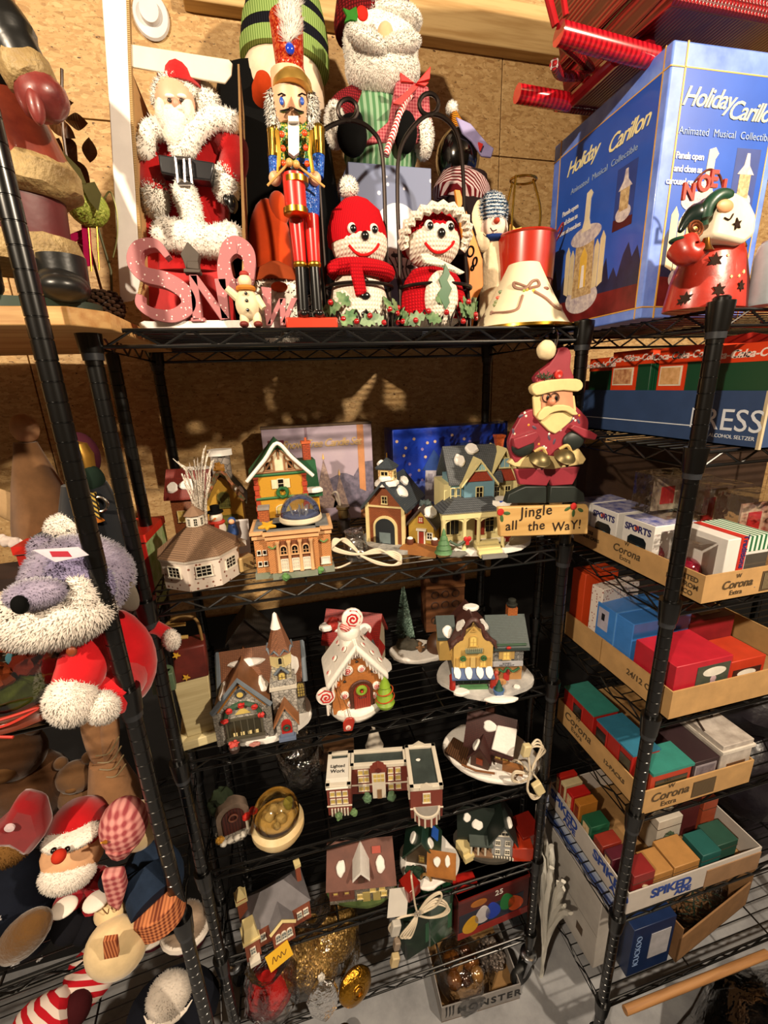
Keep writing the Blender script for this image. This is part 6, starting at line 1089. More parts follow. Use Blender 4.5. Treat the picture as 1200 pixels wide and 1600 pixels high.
for x, y, z, sg in ((-.022, -.03, .178, -1), (-.044, -.02, .152, -1), (-.06, -.03, .124, -1), (.02, -.03, .181, 1), (.04, -.03, .157, 1), (.058, -.03, .134, 1), (-.03, .01, .172, -1), (.03, .01, .174, 1)): mint(x, y, z, .0075, ry=sg * 50, par=rf)
c_ = th.p('chimney', G().lathe([(.026, .16), (.022, .195), (.026, .2), (.026, .215), (.022, .222)], (-.006, -.005, 0), 14), IC); mint(.002, -.014, .244, .024, rx=80, par=c_, name='lollipop'); th.p('candy', G().T(-.014, -.018, .225, rx=0).lathe([(.012, -.004), (.014, .004), (.008, .012), (0, .014)], n=12), M('#d9b0a4', .4, kind='diag', c2='#b8242a', sc_=90), c_)
lp = th.p('lollipop', G().T(-.072, -.04, .075, rx=90).lathe([(.02, -.004), (.022, 0), (.02, .006), (0, .008)], n=24), PEP); th.p('swirl', G().T(-.072, -.04, .075, rx=90).tube([(.0012 * q * math.cos(q * .95), .0012 * q * math.sin(q * .95), .009 - .00001 * q * q * 1.3) for q in range(17)], .0018, 6), M('#b8201e', .4), lp); th.p('stick', G().cyl((-.07, -.038, .02), (-.07, -.038, .056), .003), PEP, lp)
fr = th.p('door_frame', G().prism([(-.02, .03), (.036, .03)] + [(.008 + .028 * math.cos(a), .076 + .026 * math.sin(a)) for a in [PI * i / 12 for i in range(13)]], -.048, -.042), M('#4a2414', .5, bump=.5, bs=200), bev=.003); th.p('door', G().prism([(-.010, .03), (.028, .03)] + [(.009 + .019 * math.cos(a), .074 + .019 * math.sin(a)) for a in [PI * i / 12 for i in range(13)]], -.05, -.046), M('#93321c', .45, kind='stripex', c2='#7c2412', sc_=60), fr)
wr = th.p('wreath', G().tube([(.008 + .0085 * math.cos(a), -.052, .08 + .0085 * math.sin(a)) for a in [2 * PI * i / 18 for i in range(18)]], .0045, 8, True), M('#7c9a2a', .5)); th.p('wreath_bow', G().ell((.008, -.056, .079), (.003, .003, .003)), M('#a8241c', .5), wr); th.p('door_scroll', G().tube(spline([(0, -.051, .062), (.005, -.051, .058), (.009, -.051, .061), (.014, -.051, .058), (.018, -.051, .062)], 4), .0012, 5), M('#4a1a10', .5), fr)
for x, z in ((.033, .148), (-.046, .1)): th.p('gumdrop', G().ell((x, -.043, z), (.008, .005, .008)), M('#c4601c', .3, coat=.4))
for x, z in ((.002, .15), (-.028, .104), (.036, .118)): th.p('chocolate_drop', G().ell((x, -.043, z), (.0035, .003, .003)), M('#1c120c', .4))
tr = th.p('green_tree', G().lathe([(.019, .028), (.022, .036), (.016, .044), (.020, .048), (.014, .06), (.017, .064), (.010, .076), (.013, .08), (.007, .096), (.003, .108), (0, .112)], (.062, -.052, 0), 16), M('#7c9c28', .5, var=.15)); 
for z in (.05, .068): th.p('tinsel', G().tube([(.062 + (.0215 - (z - .048) * .15) * math.cos(a), -.052 + (.0215 - (z - .048) * .15) * math.sin(a), z + .004 * math.cos(a)) for a in [2 * PI * i / 18 for i in range(18)]], .0014, 5, True), M('#b0481c', .5), tr)
snow_sled = th.p('red_tag', G().T(-.028, -.066, .012, ry=8).prism([(-.011, -.022), (.011, -.022), (.014, .004), (.008, .014), (-.006, .014), (-.013, .002)], -.003, .003), M('#a83020', .4), bev=.003); th.p('tag_string', G().tube(spline([(-.026, -.066, .026), (-.03, -.056, .05), (-.04, -.05, .08), (-.046, -.046, .1)], 4), .0009, 5), M('#6a4a2a', .7), snow_sled); mint(-.03, -.069, .002, .006, rx=90, par=snow_sled)
# ---- red roofed cottage and others behind
WL = M('#a89c86', .6, kind='siding', c2='#86795f', sc_=120); RR = M('#a01c16', .5, kind='shingle', c2='#6a100c', sc_=80)
th = dim(556, 1010, 1.02, Z3, .14, .09, .10, .06, WL, RR, 'red-roofed cottage with green scalloped eaves behind the gingerbread house', -28, 3, 'x')
th.p('side_wing', G().gable(.02, .075, -.07, -.02, .01, .085, .035), WL); wr = th.p('wing_roof', G().roof(.02, .075, -.07, -.02, .083, .04, .008, .01), RR); snow(th, .035, -.045, .108, .012, .02, .006, 2, wr, (0, -50, 0)); win(th, .048, -.07, .03, .018, .03, 0, M('#5a4a34', .5), YP, arch=1, bars=(2, 2)); sk = th.p('skylight', G().T(.062, -.045, .105, ry=52).box(-.011, .011, -.014, .014, 0, .004), CRM); th.p('skylight_pane', G().T(.062, -.045, .1055, ry=52).box(-.008, .008, -.011, .011, .001, .0045), M('#3a4a48', .3), sk)
for x in (.026, .042, .058): th.p('scallop', G().ell((x, -.075, .08), (.008, .003, .008)), M('#3f6a4c', .5))
th.p('roof_santa', G().ell((-.05, -.03, .14), (.016, .012, .02)).wob(.005, 140), M('#a3241a', .6)); snow(th, -.065, -.04, .135, .018, .014, .008, 4)
f = Fr(632, 1000, 1.07, Z3); k = f.k; th = Th('bottle_brush_tree', 'small frosted green bottle-brush fir tree beside the brown fretwork tower', 'tree', f.o)
th.p('trunk', G().lathe([(.014, 0), (.014, .01), (.004, .012), (.004, .03)], (0, 0, 0), 12), BRNW); g = G()
for i in range(900): z = rnd.uniform(.025, .185); r = .03 * (1 - (z - .02) / .175) + .002; a = rnd.uniform(0, 6.3); g.add([(0, 0, z), (r * math.cos(a), r * math.sin(a), z + .004), (r * math.cos(a + .16), r * math.sin(a + .16), z + .007)], [(0, 1, 2)])
th.p('bristles', g, M('#2f5240', .7, c2='#8fa69a', vs=140), smooth=False)['kind'] = 'stuff'
f = Fr(690, 985, 1.15, Z3); th = Th('fretwork_tower', 'tall brown carved wooden tower building at the back of third shelf', 'ceramic house', f.o, -6)
BW = M('#6a4022', .6, kind='wood', c2='#4a2a14', sc_=3); th.p('wall', G().box(-.06, .06, -.04, .03, 0, .205), BW); th.p('ledge', G().box(-.075, .065, -.046, .036, .205, .213), M('#8a5a30', .6))
for z in (.04, .09, .125): 
    for x in (-.032, 0, .032): th.p('fret_ring', G().T(x, -.04, z, rx=90).tube([(.011 * math.cos(a), .011 * math.sin(a), 0) for a in [2 * PI * i / 12 for i in range(12)]], .0022, 5, True), M('#3a2010', .6))
for x in (-.035, .035): th.p('rosette', G().T(x, -.042, .18, rx=90).lathe([(.014, 0), (.012, .004), (.004, .003), (.004, .006), (0, .006)], n=10), M('#2e180c', .6))
th.p('beam', G().box(-.06, .06, -.046, -.04, .148, .156), M('#8a5a34', .6))
f = Fr(655, 1022, 1.02, Z3); th = Th('snow_scene_base', 'flat snowy display base with tiny grey rocks and gingerbread figure, left of yellow shops', 'ornament', f.o, -10)
th.p('base', G().slab(blob(.085, .05, 30, .14, 5), 0, .014).wob(.003, 50), SNOW, bev=.004); th.p('rock', G().ell((-.03, .015, .024), (.035, .02, .018)).wob(.01, 60), M('#5a564c', .8, var=.3)); th.p('brown_dome', G().ell((.055, .0, .02), (.034, .034, .042)), M('#4a2c18', .5)); gb = th.p('gingerbread_figure', G().ell((0, -.02, .03), (.007, .005, .012)).ell((0, -.02, .046), .006).tube([(-.012, -.02, .034), (.012, -.02, .034)], .003), M('#8a6440', .6))
# ---- yellow shops
th = Th('village_shops', 'yellow curved-gable shop joined to stone cottage on grey street base', 'ceramic house', (.452, .888, Z3), -14)
YS = M('#c2a05a', .55, var=.08); DGS = M('#3a4a48', .55, kind='shingle', c2='#202a2a', sc_=100); BRR = M('#4a2a24', .5, var=.2)
th.p('base', G().slab(blob(.118, .088, 36, .12, 14, .012, -.012), 0, .012).wob(.002, 50), M('#8f8f8e', .7, c2='#d4d0ca', vs=16)); th.p('lower_wall', G().box(-.075, .02, -.055, .05, .01, .062), M('#4a4238', .6)); th.p('wall', G().gable(-.075, .02, -.055, .05, .06, .13, .05), YS)
fg = th.p('front_gable', G().prism([(-.075, .06), (.02, .06), (.02, .125), (.016, .135), (.0, .145), (-.008, .17), (-.02, .178), (-.028, .19), (-.036, .178), (-.048, .17), (-.056, .145), (-.07, .135), (-.075, .125)], -.06, -.052), YS)
th.p('gable_coping', G().tube(spline([(-.08, -.056, .128), (-.07, -.056, .14), (-.054, -.056, .152), (-.046, -.056, .178), (-.028, -.056, .196), (-.01, -.056, .178), (-.002, -.056, .152), (.016, -.056, .14), (.025, -.056, .128)], 4), .006, 7).wob(.003, 140), BRR, fg)
rf = th.p('roof', G().roof(-.075, .02, -.05, .05, .126, .055, .007, .01), BRR); snow(th, -.05, -.02, .158, .016, .022, .006, 3, rf, (0, -46, 0)); snow(th, -.02, .02, .186, .02, .014, .006, 6, rf); snow(th, .004, -.02, .16, .014, .02, .006, 9, rf, (0, 46, 0))
th.p('left_wing', G().gable(-.105, -.075, -.02, .045, .06, .13, .03, 'x'), YS); lr = th.p('left_roof', G().roof(-.105, -.07, -.02, .045, .128, .034, .007, .006, 'x'), DGS); snow(th, -.085, -.015, .14, .012, .016, .005, 2, lr, (45, 0, 0))
SB = M('#8a8a88', .65, kind='stone', c2='#5c5c5c', sc_=130); th.p('stone_wing', G().box(.02, .1, -.045, .05, .062, .115), SB); th.p('stone_lower', G().box(.02, .1, -.04, .05, .01, .062), M('#a87c4a', .6)); sr = th.p('stone_roof', G().roof(.02, .104, -.045, .05, .113, .052, .007, .008, 'x'), DGS); snow(th, .088, -.02, .135, .016, .02, .006, 4, sr, (47, 0, 0)); snow(th, .03, -.01, .145, .012, .022, .006, 7, sr, (47, 0, 0))
for z, c in ((.105, '#5a3a24'), (.12, '#2c4a34')): th.p('eave_trim', G().tube([(.02, -.05, z), (.104, -.05, z)], .003, 6), M(c, .6))
th.p('eave_bow', G().ell((.06, -.054, .114), (.006, .003, .004)), M('#b02018', .6)); c_ = th.p('chimney', G().box(.07, .094, .0, .022, .14, .192), M('#a8602c', .6, kind='brick', c2='#7a3c18')); th.p('chimney_cap', G().lathe([(.012, .192), (.014, .198), (.009, .2), (.01, .21), (.007, .212)], (.082, .011, 0), 12), M('#22241f', .5), c_)
WY = M('#dcc06a', .3, var=0); win(th, -.028, -.06, .128, .016, .02, 0, YS, WY, arch=.8); th.p('pediment', G().tube([(-.034, -.062, .168), (-.028, -.062, .176), (-.022, -.062, .168)], .002, 5, True), YS, fg)
bl = th.p('balcony', G().box(-.048, -.008, -.07, -.06, .112, .116), M('#5c6a5a', .5))
for i in range(9): th.p('baluster', G().cyl((-.047 + .0048 * i, -.069, .116), (-.047 + .0048 * i, -.069, .126), .0014, n=6), M('#8f9a88', .5), bl)
for x in (-.053, -.003): win(th, x, -.06, .07, .014, .024, 0, YS, WY); th.p('wreath', G().tube([(x + .005 * math.cos(a), -.065, .095 + .005 * math.sin(a)) for a in [2 * PI * i / 12 for i in range(12)]], .0028, 6, True), M('#2c5a2c', .7)); [th.p('shutter', G().box(x + d_ - .004, x + d_ + .004, -.063, -.06, .07, .094), M('#b08c48', .5)) for d_ in (-.013, .013)]
th.p('door_panel', G().box(-.034, -.022, -.062, -.06, .066, .096), M('#c9ac6a', .5)); win(th, -.075, -.02, .08, .016, .03, -90, YS, M('#8a6a34', .4)); win(th, .058, -.045, .078, .016, .02, 0, M('#c9ac6a', .5), WY)
for d_ in (-.014, .014): th.p('shutter', G().box(.058 + d_ - .005, .058 + d_ + .005, -.048, -.045, .078, .1), M('#a88a50', .5))
sg = th.p('shop_sign', G().box(.022, .098, -.052, -.047, .06, .072), M('#a9aab0', .5)); th.text('ROMEO', .006, (.058, -.0525, .067), M('#5a5a62', .5, var=0), par=sg); th.text('RESTAURANT', .006, (.058, -.0525, .0615), M('#5a5a62', .5, var=0), par=sg)
aw = th.p('awning', G().add([(-.08, -.058, .066), (.02, -.058, .066), (.022, -.082, .05), (-.082, -.082, .05), (-.08, -.058, .062), (.02, -.058, .062), (.022, -.082, .046), (-.082, -.082, .046)], [(0, 1, 2, 3), (7, 6, 5, 4), (3, 2, 6, 7), (0, 4, 5, 1), (1, 5, 6, 2), (0, 3, 7, 4)]), M('#4a5c84', .6), smooth=False)
for x in (-.068, -.04, -.012, .01): th.p('snow', G().T(x, -.07, .059, rx=34).slab(blob(.009, .015, 14, .3, int(x * 999)), 0, .003), SNOW, aw)
th.p('shop_window', G().box(-.07, .012, -.058, -.055, .018, .046), M('#1c2424', .3)); 
for x in (-.05, -.03, -.01): th.p('mullion', G().box(x - .001, x + .001, -.0595, -.058, .018, .046), M('#39423c', .5))
for x in (-.078, .022): th.p('red_column', G().lathe([(.008, .01), (.0065, .03), (.008, .05)], (x, -.066, 0), 8).wob(.002, 300), M('#a8281c', .5))
th.p('hedge', G().box(-.06, .008, -.074, -.062, .01, .018).wob(.003, 160), M('#4a7a4c', .7)); pl = th.p('planter', G().lathe([(.011, 0), (.013, .012), (.014, .014), (.011, .014)], (.03, -.09, .01), 14), M('#4a6a9a', .5)); pine(th, .03, -.09, .022, .03, .011, M('#1f4a38', .6), 3, pl, 'shrub')
th.p('red_door', G().box(.054, .068, -.044, -.04, .012, .046), M('#a8221c', .5)); th.p('diner', G().ell((.03, -.062, .03), (.007, .007, .016)).ell((.03, -.062, .05), .006), M('#a84a3a', .6)); th.p('table', G().lathe([(.005, 0), (.002, .002), (.002, .014), (.011, .015), (.011, .017)], (.044, -.065, .01), 12), M('#b88a5a', .5)); th.p('garland', G().tube(spline([(.04, -.05, .052), (.05, -.052, .044), (.06, -.05, .054), (.075, -.052, .044), (.09, -.05, .054)], 4), .003, 6).wob(.002, 200), M('#2c5a34', .7)); snow(th, .08, -.07, .013, .008, .006, .004, 3); snow(th, .03, -.11, .011, .04, .012, .004, 6); snow(th, -.06, -.082, .012, .02, .01, .006, 9)

# ================================================================ fourth shelf
f = Fr(368, 1303, .88); th = Th('fairy_door', 'tiny dark red fairy door in stone arch with red mushrooms, left on fourth shelf', 'ornament', on(368, 1300, Z4), 12)
FS = M('#9a948a', .7, kind='stone', c2='#6a655c', sc_=110)
th.p('base', G().slab(blob(.045, .028, 24, .15, 2), 0, .014).wob(.003, 70), FS); a_ = [(.03 * math.cos(a), .06 + .03 * math.sin(a)) for a in [PI * i / 12 for i in range(13)]]
th.p('arch', G().prism([(-.038, .01), (.038, .01)] + [(.038 * math.cos(a), .06 + .038 * math.sin(a)) for a in [PI * i / 12 for i in range(13)]], -.008, .016).wob(.003, 70), M('#6a5a4e', .7, var=.3)); th.p('door', G().prism([(-.026, .01), (.026, .01)] + [(.026 * math.cos(a), .058 + .026 * math.sin(a)) for a in [PI * i / 12 for i in range(13)]], -.012, -.006), M('#4a1a14', .5, kind='stripex', c2='#34100c', sc_=45)); th.p('door_ring', G().tube([(.01 * math.cos(a), -.015, .062 + .01 * math.sin(a)) for a in [2 * PI * i / 14 for i in range(14)]], .002, 6, True), M('#7a4a3a', .5))
for x, z in ((.03, .05), (.048, .058)): m_ = th.p('mushroom', G().cyl((x, -.014, .012), (x, -.014, z), .004), M('#cfc6b6', .6)); th.p('cap', G().lathe([(.011, 0), (.009, .006), (0, .01)], (x, -.014, z - .002), 14), M('#b8241a', .4), m_)
for i in range(5): th.p('stone', G().ell((-.03 + .016 * i, -.024, .01), (.009, .008, .007)).wob(.002, 150, i), M('#b9b4aa', .7))
th.p('flower', G().ell((-.036, -.02, .02), (.01, .008, .008)).wob(.004, 260), M('#b8862a', .7)); th.p('moss', G().ell((-.02, .03, .07), (.03, .02, .05)).wob(.012, 60), M('#2e3828', .8, var=.3))
th = Th('sand_globe', 'glass globe with pale shells and cream sand base, on fourth shelf', 'snow globe', on(436, 1300, Z4))
th.p('base', G().lathe([(.035, 0), (.055, .006), (.064, .022), (.064, .036), (.054, .046), (.05, .046)], (0, 0, 0), 36), M('#c9a66e', .5, c2='#e0cfa4', vs=14)); th.p('sand', G().lathe([(.05, .044), (.03, .05), (0, .052)], (0, 0, 0), 24), M('#c2a878', .8, bump=.3)); 
for x, y, r in ((-.016, .0, .013), (.01, -.012, .014), (.018, .016, .018), (-.006, .02, .014), (.0, -.028, .009)): th.p('shell', G().ell((x, y, .054), (r, r * .9, r)).wob(.003, 120), M('#b5a27c', .5, var=.25))
th.p('leaf', G().ell((.03, .004, .08), (.012, .006, .02)).wob(.003, 90), M('#8a8a4a', .6)); th.p('globe', G().lathe([(.05, .046)] + [(.056 * math.cos(a), .062 + .056 * math.sin(a)) for a in [-.28 + (PI / 2 + .28) * i / 14 for i in range(14)]] + [(0, .118)], (0, 0, 0), 40), M('#f0e6c8', .03, kind='film', var=.07))
f = on(472, 1212, Z4); th = Th('wrapped_glassware', 'glass dish wrapped in clear plastic at the back of the fourth shelf', 'glassware', f, 10); th.p('dish', G().lathe([(.03, 0), (.012, .01), (.012, .04), (.05, .09), (.055, .11), (.048, .09), (.0, .05)], (0, 0, 0), 24), M('#c9ced0', .05, kind='film', var=.14)); th.p('plastic_wrap', G().lathe([(.045, 0), (.06, .04), (.064, .1), (.03, .125), (.012, .135), (.03, .15)], (0, 0, 0), 14).wob(.012, 45, 4), M('#ffffff', .1, kind='film', var=.07, bump=1, bs=40))
th = Th('brick_school', 'dark red brick U-shaped school with white parapets and slate roof', 'ceramic house', on(600, 1240, Z4), -11)
DBK = M('#6a1c14', .6, kind='brick', c2='#8a4a3a', sc_=130); PAR = M('#d6cdbc', .55, var=.05); SLT = M('#39423f', .6, var=.2)
o_ = -.01
for i, (x0, x1, y0, y1, h) in enumerate(((-.145, -.085, -.05, .055, .088), (-.085, .065, .005, .055, .088), (.065, .145, -.075, .055, .092))):
    w = th.p('wall', G().box(x0, x1, y0, y1, 0, h), DBK); th.p('roof', G().box(x0 + .006, x1 - .006, y0 + .006, y1 - .006, h, h + .003), SLT, w); g = G()
    for a in ((x0, x1, y0, y0 + .007), (x0, x1, y1 - .007, y1), (x0, x0 + .007, y0, y1), (x1 - .007, x1, y0, y1)): g.box(a[0] - .002, a[1] + .002, a[2] - .002, a[3] + .002, h - .003, h + .009)
    g.box(x0 - .002, x1 + .002, y0 - .003, y0, h * .33, h * .33 + .004); th.p('parapet', g, PAR, w, bev=.001)
for z in (.04, .064): 
    for x in (-.131, -.115, -.099): win(th, x, -.05, z, .011, .013, 0, PAR, YP, bars=(0, 0), t=.001)
for x in (-.135, -.127, -.119, -.111, -.103, -.095): th.p('base_pillar', G().box(x - .002, x + .002, -.054, -.05, 0, .022), PAR)
for x in (-.06, -.045, .02, .04):
    for z in (.012, .042, .066): win(th, x, .005, z, .012, .014, 0, PAR, YP, bars=(0, 0), t=.001)
en = th.p('entrance', G().box(-.03, .005, -.012, .01, 0, .09), PAR); th.p('entrance_gable', G().gable(-.034, .009, -.014, .008, .088, .094, .01), DBK, en); th.p('round_crest', G().T(-.012, -.0145, .096, rx=90).lathe([(.007, 0), (.007, .002)], n=16), M('#5a1a14', .5), en)
for x in (-.022, -.012, -.002):
    for z in (.056, .07): th.p('pane', G().box(x - .004, x + .004, -.013, -.0118, z, z + .01), YP, en)
th.p('door', G().box(-.018, -.006, -.0135, -.011, 0, .03), M('#8a6a4a', .5), en); 
for x in (-.045, .02): th.p('bush', G().ell((x, -.02, .012), (.011, .01, .014)).wob(.004, 200), M('#5a7a5a', .7))
for x, y in ((-.118, -.062), (-.08, -.055)): th.p('bush', G().ell((x, y, .01), (.009, .008, .01)).wob(.004, 200), M('#6a8a5a', .7))
by = th.p('round_porch', G().slab([(.105 + .03 * math.cos(a), -.075 + .026 * math.sin(a)) for a in [PI + PI * i / 16 for i in range(17)]], 0, .03), DBK); th.p('porch_rim', G().slab([(.105 + .034 * math.cos(a), -.075 + .03 * math.sin(a)) for a in [PI + PI * i / 16 for i in range(17)]], .03, .036), PAR, by); th.p('porch_top', G().slab([(.105 + .028 * math.cos(a), -.077 + .024 * math.sin(a)) for a in [PI + PI * i / 16 for i in range(17)]], .036, .038), M('#8a8680', .6), by)
for i in range(6): a = PI + PI * (i + .5) / 6; th.p('porch_column', G().cyl((.105 + .031 * math.cos(a), -.075 + .027 * math.sin(a), 0), (.105 + .031 * math.cos(a), -.075 + .027 * math.sin(a), .03), .0025), PAR, by)
win(th, .105, -.075, .052, .016, .026, 0, PAR, YP, bars=(1, 1)); 
for y in (-.05, -.025): win(th, .065, y, .045, .012, .024, -90, PAR, YP)
th.p('gable_crest', G().gable(.088, .122, -.079, -.072, .094, .1, .01), PAR); th.p('gable_crest', G().gable(.085, .12, .05, .057, .094, .1, .012), PAR); snow(th, .095, .01, .095, .006, .004, .002, 2)
tg = th.p('paper_tag', G().add([(-.146, .03, .098), (-.09, .03, .1), (-.09, -.03, .1), (-.146, -.03, .098), (-.09, -.056, .092), (-.146, -.056, .09)], [(0, 3, 2, 1), (3, 5, 4, 2)]), M('#d9d4ca', .6, var=.03), smooth=False); th.text('Lighted', .013, (-.118, .0, .1005), M('#222222', .6, var=0), rx=0, par=tg); th.text('Work', .015, (-.118, -.016, .1005), M('#222222', .6, var=0), rx=0, par=tg)
BRN = M('#4a2a1c', .6, kind='siding', c2='#301a10', sc_=70); BRF = M('#4c2420', .6, kind='shingle', c2='#2c1410', sc_=80)
th = Th('village_lodge', 'dark brown lodge with snowy roof corner on broad white snow base', 'ceramic house', on(765, 1178, Z4), -38)
th.p('base', G().slab(blob(.14, .10, 34, .1, 4), 0, .016).wob(.003, 40), SNOW, bev=.005); th.p('wall', G().gable(-.055, .06, -.04, .05, .014, .07, .06, 'x'), BRN); rf = th.p('roof', G().roof(-.055, .06, -.04, .05, .068, .065, .008, .012, 'x'), BRF); th.p('snow_slab', G().T(.042, -.028, .096, rx=53).slab([(-.03, -.035), (.03, -.038), (.032, .034), (-.022, .03)], -.001, .007), SNOW, rf, bev=.003)
th.p('front_wing', G().gable(-.04, .01, -.075, -.03, .014, .055, .03), BRN); fr = th.p('front_roof', G().roof(-.04, .01, -.075, -.02, .053, .034, .006, .008), BRF); snow(th, -.028, -.06, .078, .012, .02, .005, 2, fr, (0, -50, 0)); th.p('lantern_window', G().box(-.024, -.006, -.078, -.074, .03, .048), M('#8a3a1c', .4)); th.p('porch_rail', G().tube([(-.06, -.095, .03), (-.02, -.1, .03), (.03, -.09, .03)], .003, 6), M('#7a4a24', .6)); [win(th, x, -.04, .034, .014, .018, 0, M('#7a5230', .6), YP) for x in (.03, .05)]; snow(th, .0, -.012, .112, .02, .016, .006, 12, rf, (53, 0, 0)); th.p('log_bench', G().box(.045, .1, -.06, -.045, .016, .04), M('#8a5a30', .6)); th.p('deck', G().slab([(-.12, -.06), (-.05, -.09), (-.045, -.02), (-.11, .0)], .014, .022), M('#5a3a22', .6, kind='stripex', c2='#3a2414', sc_=50)); c_ = th.p('chimney', G().box(-.02, .005, .02, .045, .1, .16), M('#5a3428', .6, kind='brick', c2='#3a2018')); snow(th, -.045, .0, .1, .014, .02, .006, 7, rf, (45, 0, 0))
P4 = lambda x, y, Y=.80: at(x, y, Y)
th = cord('power_cord', 'white cord with plug tied in a small bundle hanging by fourth shelf post', [P4(800, 1190, .84), P4(808, 1188), P4(822, 1200), P4(828, 1212, .79)], [[P4(828, 1210, .79), P4(806, 1205 + 3 * i, .795), P4(800, 1216 + 3 * i), P4(812, 1222), P4(828, 1214, .79)] for i in range(2)] + [[P4(828, 1212, .785), P4(836, 1190, .79), P4(846 + 3 * i, 1165 + 4 * i, .79), P4(838, 1156 + 5 * i, .79), P4(826, 1175, .785), P4(828, 1205, .78), P4(824, 1230 + 2 * i, .78), P4(832, 1248 - 3 * i, .78), P4(845, 1242, .785), P4(842, 1222, .79), P4(832, 1208, .79)] for i in range(3)], .0026, tie=P4(829, 1208, .785))
for (x, y), ry_, w in (((822, 1172), 10, .013), ((841, 1231), -25, .016)): q = P4(x, y, .778) - Vector(th.e.location); th.p('plug', G().T(*q, ry=ry_).box(-w * .8, w * .8, -.008, .008, -w * 1.3, w * 1.3), M('#d9c898', .4), bev=.003)
one('porcelain_bell', 'small white porcelain bell at the back of the fourth shelf behind school', 'bell', G().lathe([(.028, 0), (.024, .01), (.018, .03), (.014, .05), (.005, .06), (.006, .07), (0, .076)], n=20), M('#cfc6b8', .5), on(585, 1165, Z4))
one('wooden_crate', 'small brown wooden crate in shade behind the school', 'crate', G().box(-.05, .05, -.03, .03, 0, .07), M('#5a3c22', .6, kind='wood', c2='#3a2414'), on(528, 1190, Z4), -8, bev=.002)

# ================================================================ fifth shelf
th = Th('brick_station', 'red brick building with steep grey roofs, cream tower and yellow price tag', 'ceramic house', on(432, 1440, Z5), 14)
RB_ = M('#7c2a18', .6, kind='brick', c2='#a86a4a', sc_=130); GR = M('#6e6b70', .6, var=.15)
th.p('wall', G().box(-.08, .085, -.035, .05, 0, .064), RB_); th.p('roof', G().hip(-.083, .088, -.037, .056, .064, .055, .06), GR, smooth=False); th.p('front_wing', G().gable(-.02, .035, -.058, .0, 0, .06, .022), RB_); th.p('front_roof', G().roof(-.02, .035, -.053, .02, .059, .026, .005, .003), GR); th.p('bargeboard', G().tube([(-.024, -.06, .06), (.0075, -.06, .086), (.039, -.06, .06)], .0045, 4), CRM, smooth=False)
for x in (-.007, .0075, .022): win(th, x, -.058, .022, .01, .018, 0, WF, M('#6a7478', .3), arch=1)
for x in (-.04, .055, .072): win(th, x, -.035, .024, .01, .018, 0, WF, M('#6a7478', .3))
tw = th.p('tower', G().box(-.085, -.05, -.05, -.012, 0, .062), RB_); th.p('tower_cap', G().box(-.088, -.047, -.053, -.009, .06, .066).frus([(-.085, -.05), (-.05, -.05), (-.05, -.012), (-.085, -.012)], .066, [(-.08, -.044), (-.055, -.044), (-.055, -.018), (-.08, -.018)], .1), CRM, tw); win(th, -.068, -.05, .02, .01, .02, 0, WF, M('#6a7478', .3), par=tw); th.p('steps', G().box(-.08, -.055, -.066, -.05, 0, .012), WF, tw)
t2 = th.p('rear_turret', G().box(-.085, -.062, .01, .036, .05, .125), RB_); th.p('turret_cap', G().box(-.088, -.059, .007, .039, .115, .122).frus([(-.085, .01), (-.062, .01), (-.062, .036), (-.085, .036)], .125, [(-.076, .02), (-.071, .02), (-.071, .026), (-.076, .026)], .15), CRM, t2); c_ = th.p('chimney', G().box(.068, .08, .01, .024, .08, .132), RB_); th.p('chimney_cap', G().box(.066, .082, .008, .026, .132, .142), CRM, c_)
tg = th.p('price_tag', G().T(-.012, -.068, -.012, rx=-35, ry=-14).box(-.03, .03, -.0005, .0005, -.018, .018), M('#d8a820', .6, var=.04)); th.p('handwriting', G().T(-.012, -.0695, -.0125, rx=-35, ry=-14).tube(spline([(-.02, 0, -.004), (-.012, 0, .008), (-.01, 0, -.004), (-.002, 0, .004), (.002, 0, -.004), (.008, 0, .006), (.012, 0, -.004), (.02, 0, .004)], 4), .0009, 5), M('#4a1a10', .6), tg)
th = Th('stone_cottage', 'low stone cottage with large plain brown roof and white snow patches', 'ceramic house', on(566, 1385, Z5), -10)
th.p('base', G().slab(blob(.1, .055, 30, .1, 3), 0, .008).wob(.003, 70), M('#4a5a34', .8, var=.3)); th.p('wall', G().box(-.088, .088, -.04, .045, .004, .068), M('#8c8478', .7, kind='stone', c2='#5c564e', sc_=150)); th.p('wooden_wall', G().box(-.088, -.02, -.042, -.03, .02, .066), M('#6a3c30', .6))
BR2 = M('#6a4034', .65, var=.18); rf = th.p('roof', G().add([(-.095, -.047, .062), (.095, -.047, .062), (.095, .06, .062), (-.095, .06, .062), (-.092, .035, .132), (.092, .035, .132)], [(0, 1, 5, 4), (1, 2, 5), (2, 3, 4, 5), (3, 0, 4), (3, 2, 1, 0)]), BR2, smooth=False)
do = th.p('dormer', G().gable(-.014, .016, -.042, .01, .078, .104, .014), BR2); th.p('dormer_snow', G().roof(-.014, .016, -.042, .03, .103, .018, .008, .008), SNOW, do); th.p('dormer_window', G().box(-.007, .009, -.044, -.041, .08, .1), M('#4a2c1c', .4), do)
for x in (-.055, .055): snow(th, x, -.012, .096, .013, .018, .005, int(x * 99), rf, (44, 0, 0))
th.p('red_skylight', G().T(.045, .014, .116, rx=40).box(-.012, .012, -.008, .008, -.002, .004), M('#a83a24', .5), rf)
for x in (-.07, -.04): win(th, x, -.042, .044, .012, .01, 0, BR2, YP, bars=(0, 0))
for x, z in ((-.005, .012), (.03, .034), (.055, .036), (.06, .016)): win(th, x, -.04, z + .008, .013, .013, 0, CRM, YP, bars=(1, 0))
for x in (.012, .04): th.p('door', G().box(x - .01, x + .01, -.043, -.039, .006, .04), M('#a8965a', .5))
